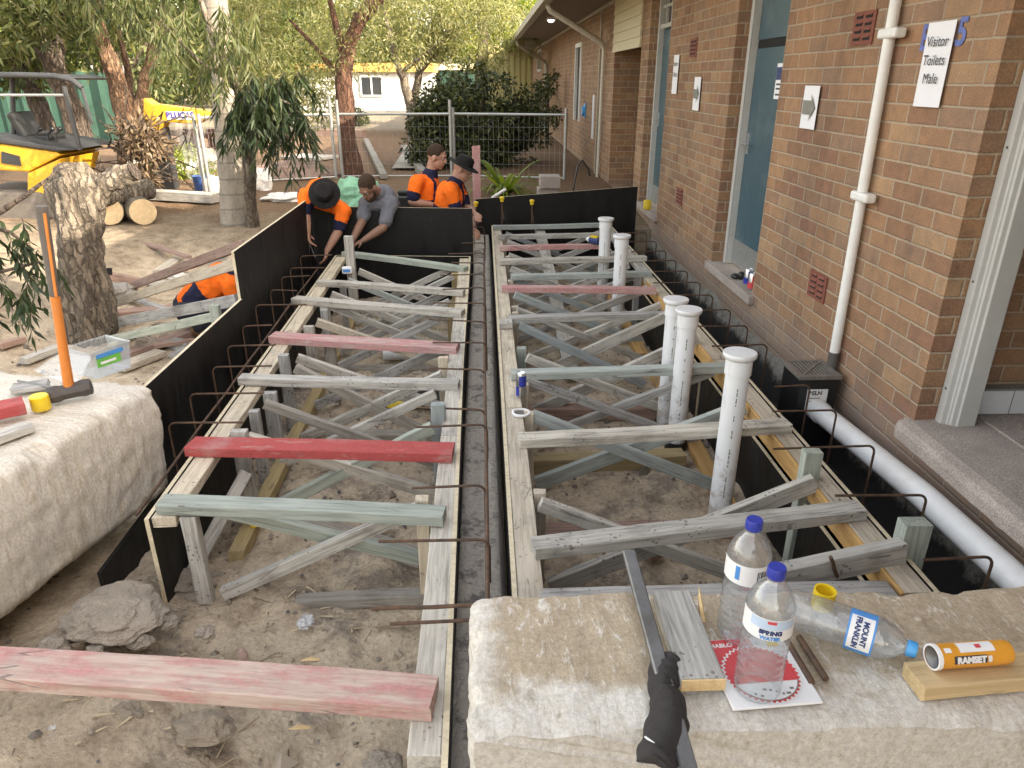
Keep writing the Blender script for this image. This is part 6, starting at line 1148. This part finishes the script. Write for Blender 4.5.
# red trunk behind the mesh fence
Yr = 13.0; b = gb(349, Yr); C1, R1 = cloud(at(292, 40, Y=Yr+.5), (1.35,1.1,1.25), 42, (.25,.5)); C2, R2 = cloud(at(345, -30, Y=Yr), (1.8,1.2,.6), 18, (.25,.5))
tree('red_gum', 'reddish brown trunk with pale feathery crown behind the mesh fence', b, [([b, at(347, 140, Y=Yr), at(344, 90, Y=Yr), at(343, 70, Y=Yr), at(349, 45, Y=Yr), at(360, 18, Y=Yr), at(395, -20, Y=Yr)], [.19,.165,.15,.14,.11,.12,.09]), ([at(344, 75, Y=Yr), at(340, 40, Y=Yr), at(330, 0, Y=Yr)], [.08,.06,.04]), ([at(345, 85, Y=Yr), at(318, 50, Y=Yr+.2), at(290, 20, Y=Yr+.4)], [.05,.035,.02])], 'bark_red', 'leaf_pale', np.concatenate([C1, C2]), np.concatenate([R1, R2]), 260, .10, .022)
Yk = 22.
for (u, bend, lb, lm) in ((412, -14, 'slim curved trunk left of the pair in front of the white cabin', 'leaf_pale'), (416, 12, 'slim straight trunk right of the pair in front of the white cabin', 'leaf_pale')):
    Yk += .8; b = gb(u, Yk); dx = bend; C1, R1 = cloud(at(430+bend*3, 18, Y=Yk), (2.6,1.5,1.3), 48, (.3,.7))
    tree('slim_tree', lb, b, [([b, at(u-2, 105, Y=Yk), at(u-8 if bend < 0 else u+2, 80, Y=Yk), at(u-16 if bend < 0 else u+4, 62, Y=Yk), at(u+dx*2, 10, Y=Yk), at(u+dx*3, -40, Y=Yk)], [.15,.13,.12,.10,.07,.04]), ([at(u-10 if bend < 0 else u+4, 72, Y=Yk), at(u+30, 40, Y=Yk), at(u+50, 0, Y=Yk)], [.07,.05,.03])], 'bark_grey', lm, C1, R1, 200, .14, .035)
Yk = 27; b = gb(480, Yk); C1, R1 = cloud(at(488, 0, Y=Yk), (1.7,1.2,1.6), 30, (.35,.7)); tree('slim_tree', 'bright green tree beside the yellow fence and eave end', b, [([b, at(481, 70, Y=Yk), at(483, 40, Y=Yk), at(480, -30, Y=Yk)], [.24,.22,.2,.12])], 'bark_brown', 'leaf_bright', C1, R1, 260, .18, .05)
# dense dark shrub by the far wall
b = V((-.15, 14.6, .0)); C1, R1 = cloud((-.15, 14.8, .85), (1.12,1.0,.86), 52, (.16,.44)); C2, R2 = cloud((.85, 15.2, .6), (.3,.6,.6), 8, (.2,.3)); C3, R3 = cloud((-1.0, 14.4, .55), (.55,.7,.5), 18, (.22,.36))
tree('shrub', 'large dense dark shrub beside the far end of the brick wall', b, [([b, b+V((0,0,.8)), b+V((.2,0,1.4))], [.08,.06,.03]), ([b, b+V((.5,.1,.9))], [.06,.02]), ([b, b+V((-.5,0,.8))], [.06,.02])], 'bark_brown', 'leaf_shrub', np.concatenate([C1, C2, C3]), np.concatenate([R1, R2, R3]), 190, .11, .045, 'shrubs by the path', cat='shrub')
b = V((1.62, 19.5, 0)); C1, R1 = cloud((1.6, 19.5, 1.0), (.25,2.,.7), 12, (.16,.28)); tree('shrub', 'thin climbing shrub growing up the far brick wall under the eave', b, [([b, b+V((0,0,1.6))], [.05,.02])], 'bark_brown', 'leaf_shrub', C1, R1, 120, .11, .045, 'shrubs by the path', cat='shrub')
b = gz(356, 126); C1, R1 = cloud(b+V((0,0,.3)), (.4,.3,.3), 10, (.15,.25)); tree('shrub', 'small round shrub in the garden bed before the white cabin', b, [([b, b+V((0,0,.35))], [.03,.01])], 'bark_brown', 'leaf_shrub', C1, R1, 120, .1, .035, 'shrubs by the path', cat='shrub')
b = gz(186, 178); C1, R1 = cloud(b+V((0,0,.2)), (.5,.35,.25), 12, (.12,.22)); tree('shrub', 'low yellow green bush in front of the sandstone boulders', b, [([b, b+V((0,0,.3))], [.02,.01])], 'bark_brown', 'leaf_bright', C1, R1, 120, .09, .025, 'shrubs by the path', cat='shrub')
# strap leaved plant
b = V((at(504, 188, Y=10.6).x, 10.6, .0)); tp2 = empty('strap_leaf_plant', b, 'green plant with long arching strap leaves near the brick wall', 'plant'); vs = []; fs = []
for k in range(64):
    a = random.uniform(0, 6.28); L_ = random.uniform(.6, 1.15); h = V((math.cos(a), math.sin(a), 0)); sd = V((-h.y, h.x, 0)); wv = random.uniform(.02,.034); up0 = random.uniform(.5, 1.25); b0 = len(vs)
    for i in range(7): t_ = i/6; p = b+V((random.gauss(0,.002), 0, 0))+h*L_*t_*.75+V((0,0,1))*(L_*up0*t_-L_*.75*t_*t_); ww = wv*(1-t_**2)+.002; vs += [p-sd*ww, p+sd*ww]
    fs += [[b0+2*i, b0+2*i+1, b0+2*i+3, b0+2*i+2] for i in range(6)]
mb = MB(); mb.add(vs, fs); mb.build('strap_leaves', M['leaf_bright'], tp2, True)
# far trees: each with its own crown and trunk
k = 0
spec = [(-60,46,7,6),(-50,52,8,7),(-41,44,7,6),(-33,50,8,7.5),(-26,43,6.5,6),(-19,52,8,7),(-14,46,5,6),(-9.5,55,7,7.5),(-3,52,6,7),(3,56,7,8),(10,52,7,8),(-17,31,4.2,4.4),(-23,27,4,4.2),(-12.5,27,3.2,3.6),(-9.2,33,3.4,5),(-29,33,5,5)]
LB = ['round', 'broad', 'tall', 'ragged']
for (x, y, rx, hz) in spec:
    b = V((x, y, 0)); C1, R1 = cloud((x, y, hz*.62), (rx*.75, rx*.6, hz*.52), 46, (rx*.16, rx*.32)); pxu = 512+F*((b-V((0,0,CH))).dot(_R))/((b-V((0,0,CH))).dot(_F))
    where = 'far left' if pxu < 60 else 'left of the palm' if pxu < 205 else 'right of the palm' if pxu < 300 else 'behind the red trunk' if pxu < 385 else 'behind the white cabin' if pxu < 470 else 'behind the eave end'
    tree('background_tree', f'{LB[k % 4]} green tree in the distance, {where}' + (' and nearer' if y < 35 else ', in the back row'), b, [([b, b+V((.1,0,hz*.4)), b+V((.3,.1,hz*.9))], [.3,.22,.08]), ([b+V((.1,0,hz*.35)), b+V((-rx*.4,0,hz*.75))], [.15,.05]), ([b+V((.1,0,hz*.35)), b+V((rx*.4,0,hz*.75))], [.15,.05])], 'bark_brown', ['leaf_far','leaf_gum','leaf_far','leaf_bright'][k % 4], C1, R1, 115 if y > 40 else 150, .42 if y > 40 else .28, .17 if y > 40 else .1, group='far background trees'); k += 1
for (x, y, hz, rx, lb) in ((12.5, 9, 13, 3.4, 'unseen gum added behind the school roof for dappled shade, farthest from the porch end'), (12.8, 3, 13, 3.6, 'unseen gum added behind the school roof for dappled shade, between the other two'), (12.5, -3, 13, 3.4, 'unseen gum added behind the school roof for dappled shade, beside the porch end')):  # out-of-frame trees added to throw dappled shade on the yard
    b = V((x, y, 0)); C1, R1 = cloud((x, y, hz*.78), (rx, rx*1.25, hz*.24), 60, (.35, .85)); tree('dapple_gum', lb, b, [([b, b+V((.2,0,hz*.45)), b+V((.1,.2,hz*.9))], [.3,.22,.08]), ([b+V((.2,0,hz*.45)), b+V((-rx*.5,.3,hz*.8))], [.14,.05]), ([b+V((.2,0,hz*.45)), b+V((rx*.5,-.3,hz*.8))], [.14,.05])], 'bark_grey', 'leaf_gum', C1, R1, 38, .26, .06, group='unseen gums added for dappled shade')
# dense low hedge line closing the view under the crowns
P, D = clumps(*cloud((-24, 57, 2.0), (34, 2.5, 2.6), 160, (1.1, 2.0)), 90, .8); hd_ = leaf_mesh(P, D, .5, .2, 'far_woodland', M['leaf_far'], None); tag(hd_, 'dark mass of far woodland behind the cabin', 'woodland', kind='stuff')
P, D = clumps(*cloud((20, 60, 3.0), (20, 2.5, 3.5), 90, (1.1, 2.0)), 90, .8); hd_ = leaf_mesh(P, D, .5, .2, 'far_woodland', M['leaf_far'], None); tag(hd_, 'dark mass of far woodland beyond the school roof', 'woodland', kind='stuff')
# ------------------------------------------------------------------ background structures
Yb = 40.; A = at(300, 112, Y=Yb); B = at(434, 112, Y=Yb); zt = at(346, 72, Y=Yb).z; zr = at(346, 63, Y=Yb).z
cb = empty('site_cabin', ((A.x+B.x)/2, Yb+1.5, 0), 'white portable cabin with barred window and orange brown roof edge', 'cabin')
mb = MB(); mb.box((A.x, Yb, .05), (B.x, Yb+3, zt)); mb.build('wall', M['portable'], cb)
mb = MB()
for u in (388, 410): x = at(u, 90, Y=Yb).x; mb.box((x-.03, Yb-.02, .06), (x+.03, Yb-.001, zt-.01))
mb.box((A.x, Yb-.03, .9), (B.x, Yb-.003, .93)); mb.build('wall_batten', M['white_paint'], cb)
mb = MB(); mb.box((A.x-.2, Yb-.25, zt), (B.x+.1, Yb+3.2, zr)); mb.build('roof', M['orange_roof'], cb)
x0, x1 = at(361, 77, Y=Yb).x, at(381, 77, Y=Yb).x; z0, z1 = at(361, 95, Y=Yb).z, at(361, 77, Y=Yb).z
mb = MB(); mb.box((x0, Yb-.05, z0), (x1, Yb-.004, z1)); wf = mb.build('window', M['glass_dark'], cb); mb = MB(); xm = (x0+x1)/2
mb.box((x0-.06, Yb-.08, z0-.06), (x0, Yb-.006, z1+.06)); mb.box((x1, Yb-.08, z0-.06), (x1+.06, Yb-.006, z1+.06)); mb.box((x0, Yb-.08, z1), (x1, Yb-.006, z1+.06)); mb.box((x0, Yb-.08, z0-.06), (x1, Yb-.006, z0)); mb.box((xm-.04, Yb-.08, z0), (xm+.04, Yb-.052, z1)); mb.build('window_frame', M['white_paint'], wf)
p = at(345, 74, Y=Yb); mb = MB(); mb.box((p.x, Yb-.3, p.z-.25), (p.x+.4, Yb-.01, p.z+.2)); mb.build('air_conditioner', M['galv'], cb)
Y2 = 46.; A = at(440, 72, Y=Y2); B = at(500, 72, Y=Y2); bb = empty('far_building', ((A.x+B.x)/2, Y2+2, 0), 'distant dark green and cream building above the shrub', 'building'); mb = MB(); mb.box((A.x, Y2, 0), (B.x, Y2+4, at(470, 70, Y=Y2).z)); mb.build('wall', M['shade_green'], bb); mb = MB(); mb.box((A.x-.1, Y2-.2, at(470, 70, Y=Y2).z), (B.x, Y2+4, at(470, 64, Y=Y2).z)); mb.build('roof', M['cream'], bb)
# yellow sheet fence at the end of the wall
Yy = 32.; A = at(483, 70, Y=Yy); B = at(512, 70, Y=Yy); mb = MB(); n = 18
for i in range(n): x = A.x+(B.x+.9-A.x)*i/n; wv = (B.x+.9-A.x)/n; mb.box((x, Yy+(.03 if i % 2 else 0), .02), (x+wv, Yy+.06, at(497, 44, Y=Yy).z))
tag(mb.build('sheet_fence', M['fence_yellow']), 'tall pale yellow ribbed metal fence at the far end of the brick wall', 'fence')
# green shade cloth fence
Ys = 20.; f = empty('shade_fence', (-11, Ys, 0), 'green shade cloth fence behind the trees on the far left', 'fence'); A = at(-30, 100, Y=Ys); B = at(128, 100, Y=Ys); mb = MB(); zt = at(90, 72, Y=Ys).z; n = 30
mb.add([V((A.x+(B.x-A.x)*i/n, Ys+.04*math.sin(i*1.7), z)) for i in range(n+1) for z in (.1, zt+.03*math.sin(i*2.1))], [(2*i, 2*i+2, 2*i+3, 2*i+1) for i in range(n)]); o = mb.build('shade_cloth', M['shade_green'], f); q = o.modifiers.new('s', 'SOLIDIFY'); q.thickness = .01
for i in range(6): mb = MB(); x = A.x+(B.x-A.x)*i/5; mb.tube([(x, Ys+.1, 0), (x, Ys+.1, zt+.15)], .03, 8); mb.build('fence_post', M['galv'], f)
# temporary mesh fence panels
def mesh_panel(label, A, B, zt, z0=.02, ptop=.22, posts=(1,1)):
    A = V((A.x, A.y, 0)); B = V((B.x, B.y, 0)); f = empty('mesh_fence', (A+B)/2, label, 'fence', 'temporary mesh fence panels'); d = (B-A); L = d.length; d.normalize(); nn = V((-d.y, d.x, 0))
    for e, q in ((A, posts[0]), (B, posts[1])):
        if q: mb = MB(); mb.tube([e+V((0,0,z0)), e+V((0,0,zt+ptop))], .027, 10); mb.build('fence_post', M['galv'], f, True)
    mb = MB(); mb.tube([A+V((0,0,zt)), B+V((0,0,zt))], .021, 8); mb.build('top_rail', M['galv'], f, True); mb = MB(); mb.tube([A+V((0,0,.05)), B+V((0,0,.05))], .012, 8); mb.build('bottom_rail', M['galv'], f, True)
    mb = MB(); n = int(L/.085)
    for i in range(1, n): p = A+d*(L*i/n); mb.tube([p+V((0,0,.05)), p+V((0,0,zt))], .0013, 4, False)
    k = int((zt-.15)/.16)
    for i in range(1, k): z = .05+(zt-.05)*i/k; mb.tube([A+V((0,0,z))+nn*.004, B+V((0,0,z))+nn*.004], .0013, 4, False)
    mb.build('mesh_infill', M['galv'], f)
z1 = at(450, 114, Y=12.7).z; mesh_panel('mesh fence panel between the red trunk and the dark shrub', at(337, 110, Y=12.7), at(450, 115, Y=12.7), z1); mesh_panel('mesh fence panel in front of the dark shrub, ending at the wall', at(453, 115, Y=12.75), at(566, 112, Y=12.3), z1, ptop=.1); mesh_panel('mesh fence panel between the palm and the red trunk', at(258, 110, Y=12.2), at(330, 110, Y=12.6), z1, ptop=.28, posts=(0,1))
p = at(451.5, 100, Y=12.66); 
mesh_panel('mesh fence panel left of the palm by the yellow boom', at(199, 120, Y=10.6), at(228, 118, Y=11.4), at(199, 118, Y=10.6).z, ptop=.05, posts=(1,0)); mesh_panel('mesh fence panel running away behind the boulders', at(194, 120, Y=10.7), at(160, 112, Y=16.), at(194, 118, Y=10.7).z, ptop=.05)
# timber rail fence
f = empty('rail_fence', at(180, 150, Y=15), 'low red brown timber rail fence beyond the boulders', 'fence'); WL[f.name].z = 0; f.location.z = 0
for u in (163, 187, 192, 215): p = at(u, 150, Y=15); mb = MB(); mb.box((p.x-.08, 14.93, -.02), (p.x+.08, 15.07, at(u, 129, Y=15).z)); mb.build('fence_post', M['red_timber'], f)
for v in (136, 150, 162): a, b_ = at(150, v-5, Y=14.9), at(222, v+1, Y=14.9); mb = MB(); mb.beam(a, b_, .05, .10); mb.build('fence_rail', M['red_timber'], f)
# yellow boom with lettering
Yo = 11.5; f = empty('yellow_boom', V((at(150, 140, Y=Yo).x, Yo, 0)), 'yellow machine boom with purple lettering beside the palm trunk', 'machine boom'); pl = [(143,98),(152,104),(200,110),(206,113),(206,118),(196,124),(164,122),(160,131),(152,131),(143,119)]
mb = MB(); mb.prism([(at(u, v, Y=Yo).x, at(u, v, Y=Yo).z) for u, v in pl], Yo, Yo+.28, 'y'); mb.build('boom_arm', M['machine_yellow'], f, bevel=.02)
a, b_ = at(166, 111.5, Y=Yo-.004), at(194, 119.5, Y=Yo-.004); mb = MB(); mb.box((a.x, Yo-.006, b_.z), (b_.x, Yo-.002, a.z)); mb.build('name_panel', M['paper'], f); text('boom_lettering', 'BLUCAS', .112, V(((a.x+b_.x)/2, Yo-.008, (a.z+b_.z)/2)), (1,0,0), (0,0,1), M['purple_print'], f, bold=.006)
mb = MB(); p = at(156, 128, Y=Yo); mb.box((p.x-.10, Yo+.04, 0), (p.x+.10, Yo+.24, p.z)); mb.build('boom_leg', M['machine_grey'], f)
# mini digger at the left edge
Yd = 9.3; f = empty('mini_digger', V((at(10, 180, Y=Yd).x, Yd+.5, hgt(-6, Yd, False))), 'yellow mini digger with grey open canopy parked at the left edge', 'digger'); X = lambda u, v, y=Yd: at(u, v, Y=y); g0 = hgt(-6, Yd, False)
def px(poly, y0, y1, mat, name, par=f, bv=.02):
    mb = MB(); mb.prism([(X(u, v).x, X(u, v).z) for u, v in poly], y0, y1, 'y'); return mb.build(name, M[mat], par, bevel=bv)
bdy = px([(-40,146),(2,144),(56,152),(61,155),(28,172),(-40,168)], Yd, Yd+1.1, 'machine_yellow', 'body'); px([(-40,137),(0,136.5),(62,147),(74,150),(58,151.5),(2,143.5),(-40,145.5)], Yd-.03, Yd+1.13, 'machine_grey', 'deck'); px([(2,151),(20,156),(22,166),(2,163)], Yd-.02, Yd-.002, 'glass_dark', 'body_window', bdy, .004)
px([(26,173.5),(60,158),(50,198),(26,198)], Yd+.02, Yd+1.0, 'machine_yellow', 'counterweight'); px([(-40,198.5),(52,198.5),(46,206),(-40,206)], Yd+.05, Yd+.95, 'machine_grey', 'undercarriage')
zb = g0-.05
for y_ in (Yd+.0, Yd+.75):
    mb = MB(); x0, x1 = X(-40,200).x, X(50,200).x; zc = zb+.2; mb.prism([(x0, zb), (x1-.1, zb), (x1+.04, zb+.1), (x1+.04, zb+.25), (x1-.1, zb+.36), (x0, zb+.36)], y_, y_+.28, 'y'); mb.build('track', M['rubber'], f, bevel=.03)
for y_ in (Yd+.05, Yd+1.05): mb = MB(); mb.tube([X(-40,75,y_), X(20,75,y_), X(55,76,y_), X(72,80,y_), X(82,88,y_)], .034, 10); mb.build('canopy_rail', M['machine_grey'], f, True)
mb = MB(); mb.prism([(X(-40,74).x, X(-40,74).z), (X(50,74).x, X(50,74).z), (X(68,78).x, X(68,78).z), (X(66,80).x, X(66,80).z), (X(50,77).x, X(50,77).z), (X(-40,77).x, X(-40,77).z)], Yd+.1, Yd+1.0, 'y'); mb.build('canopy_roof', M['machine_grey'], f)
for (u, v, u1, v1, y_, r) in ((64,86,80,150,Yd+.05,.028),(82,88,92,125,Yd+.05,.02),(12,78,14,140,Yd+.5,.03),(64,86,80,150,Yd+1.05,.028)): mb = MB(); mb.tube([X(u, v, y_), X(u1, v1, y_)], r, 8); mb.build('canopy_post', M['machine_grey'], f, True)
mb = MB(); mb.tube([X(-40, 95, Yd+.05), X(64, 95, Yd+.05)], .016, 6); mb.build('side_rail', M['galv'], f, True)
mb = MB(); mb.beam(X(18,112,Yd+.5), X(34,138,Yd+.5), .42, .10, (0,0,1)); mb.cbox(X(42,138,Yd+.5), (.4,.42,.10)); mb.build('seat', M['black_plastic'], f, bevel=.03)
for u in (38, 50, 58): mb = MB(); mb.tube([X(u,146,Yd+.3), X(u-2,134,Yd+.3), X(u+2,130,Yd+.3)], .014, 6); mb.ball(X(u+2,129,Yd+.3), .03); mb.build('lever', M['black_plastic'], f, True)
# logs, boulders, sleepers and odds and ends in the yard
for (u, v, r, L_, a, lb) in ((113, 214, .17, .45, .35, 'sawn log round leftmost of the log pile, hollow centre'), (127, 205, .13, .8, -.5, 'pale curved log lying on top of the log pile'), (141, 214, .16, .5, .6, 'sawn log at the right of the log pile showing its cream face')):
    p = gz(u, 221)+V((0, 0, r*.9 if v > 210 else r*2.6)); d = V((math.sin(a), -math.cos(a), .0)); mb = MB(); mb.tube([p-d*L_/2, p, p+d*L_/2], [r, r*1.03, r], 18, True, .1); o = tag(mb.build('sawn_log', M['bark_grey'], None, True), lb, 'log', 'sawn logs in the yard')
    mb = MB(); mb.tube([p+d*L_/2, p+d*(L_/2+.008)], [r*.97, r*.95], 18); mb.build('sawn_face', M['log_cut'], o)
lump('boulder', gz(158, 178)+V((0,.3,.15)), (.55,.35,.24), M['sandstone'], 'left pale sandstone boulder before the rail fence', 'boulder', 31, .3); lump('boulder', gz(188, 172)+V((0,.5,.12)), (.5,.3,.24), M['sandstone'], 'right sandstone boulder behind the yellow green bush', 'boulder', 33, .3); lump('boulder', gz(136, 176)+V((0,.2,.12)), (.2,.2,.22), M['sandstone'], 'small pale boulder beside the brush heap', 'boulder', 35, .3)
a, b_ = gz(128, 199), gz(216, 204); tag(timber('sleeper', a+V((0,0,.08)), b_+V((0,0,.08)), .2, .12, M['grey_wood']), 'long grey sleeper edging the leaf litter left of the palm', 'sleeper')
c = gz(205, 193); mb = MB(); mb.lathe([(.11,0),(.13,.02),(.14,.24),(.15,.25),(.13,.24),(.10,.03)], c, I3, 18); tag(mb.build('bucket', M['bucket_blue'], None, True), 'small blue bucket beside the left mesh fence post', 'bucket'); lump('white_sack', gz(216, 194)+V((0,0,.12)), (.16,.13,.15), M['white_bag'], 'white sack between the blue bucket and palm', 'sack', 41, .3); lump('white_sack', gz(265, 190)+V((0,0,.1)), (.12,.12,.22), M['white_bag'], 'upright white sack right of the slim gum', 'sack', 43, .5); lump('white_sack', gz(285, 200)+V((0,0,.03)), (.3,.2,.06), M['white_bag'], 'flattened pale sack on the sand near the hatted man', 'sack', 44, .5)
lump('green_sheet', V((at(358, 196, Y=8.7).x, 8.7, at(358, 196, Y=8.7).z)), (.27,.2,.22), M['pale_green'], 'pale green plastic sheet bundle behind the two leaning men', 'sheet', 45, .4)
p = at(477, 200, Y=8.75); tag(timber('timber_stake', (p.x, 8.75, -.45), (p.x, 8.75, at(477, 146, Y=8.75).z), .095, .05, M['pink_wood'], up=(0,1,0)), 'upright pinkish timber stake right of the men in orange', 'stake')
p = at(548, 186, Y=10.); mb = MB(); mb.box((p.x-.14, 9.95, .0), (p.x+.14, 10.2, .20)); mb.box((p.x-.11, 9.9, .205), (p.x+.16, 10.22, .36)); tag(mb.build('concrete_block', M['concrete'], None, bevel=.008), 'pale concrete blocks stacked behind the back form board', 'block')
mb = MB(); mb.tube([at(492, 198, Y=8.75), at(506, 189, Y=8.75)], .018, 8); tag(mb.build('white_batten', M['white_paint'], None, True), 'short white batten leaning on the back right form board', 'batten')
mb = MB(); mb.tube([at(573, 190, Y=10.5), at(578, 165, Y=10.9), at(582, 160, Y=11.), at(588, 168, Y=11), at(590, 176, Y=11)], .012, 8); tag(mb.build('bent_rod', M['black_plastic'], None, True), 'bent dark rod leaning by the far downpipe', 'rod')
a, b_ = gz(366, 142)+V((0,0,.06)), gz(384, 180)+V((0,0,.06)); tag(timber('edging_timber', a, b_, .12, .08, M['dark_wood']), 'edging timber along the left side of the path', 'edging'); a, b_ = gz(404, 150)+V((0,0,.06)), gz(424, 178)+V((0,0,.06)); tag(timber('edging_timber', a, b_, .14, .12, M['dark_wood']), 'dark edging timber along the shrub side of the path', 'edging')
a, b_ = gz(318, 136)+V((0,0,.1)), gz(365, 137)+V((0,0,.1)); tag(timber('edging_timber', a, b_, .2, .2, M['brown_wood']), 'brown garden bed sleeper behind the mesh fence', 'edging')
a, b_ = gz(292, 158)+V((0,0,.04)), gz(330, 160)+V((0,0,.04)); tag(timber('white_sheet', a, b_, .7, .05, M['white_wood']), 'white flat sheet lying on the ground behind the mesh fence', 'sheet')
lump('mulch_mound', gz(282, 180)+V((0,.6,.0)), (.9,.6,.22), M['gravel'] if False else M['brown_wood'], 'brown mulch mound behind the slim gum', 'mound', 47, .3)
p = at(386, 200, Y=8.3); p = at(405, 196, Y=9.2); mb = MB(); mb.cbox((p.x, 9.2, .12), (.28,.2,.22)); mb.cbox((p.x, 9.2, .26), (.18,.06,.06)); tag(mb.build('tool_box', M['black_plastic'], None, bevel=.02), 'black tool box behind the grey shirted man', 'tool box')
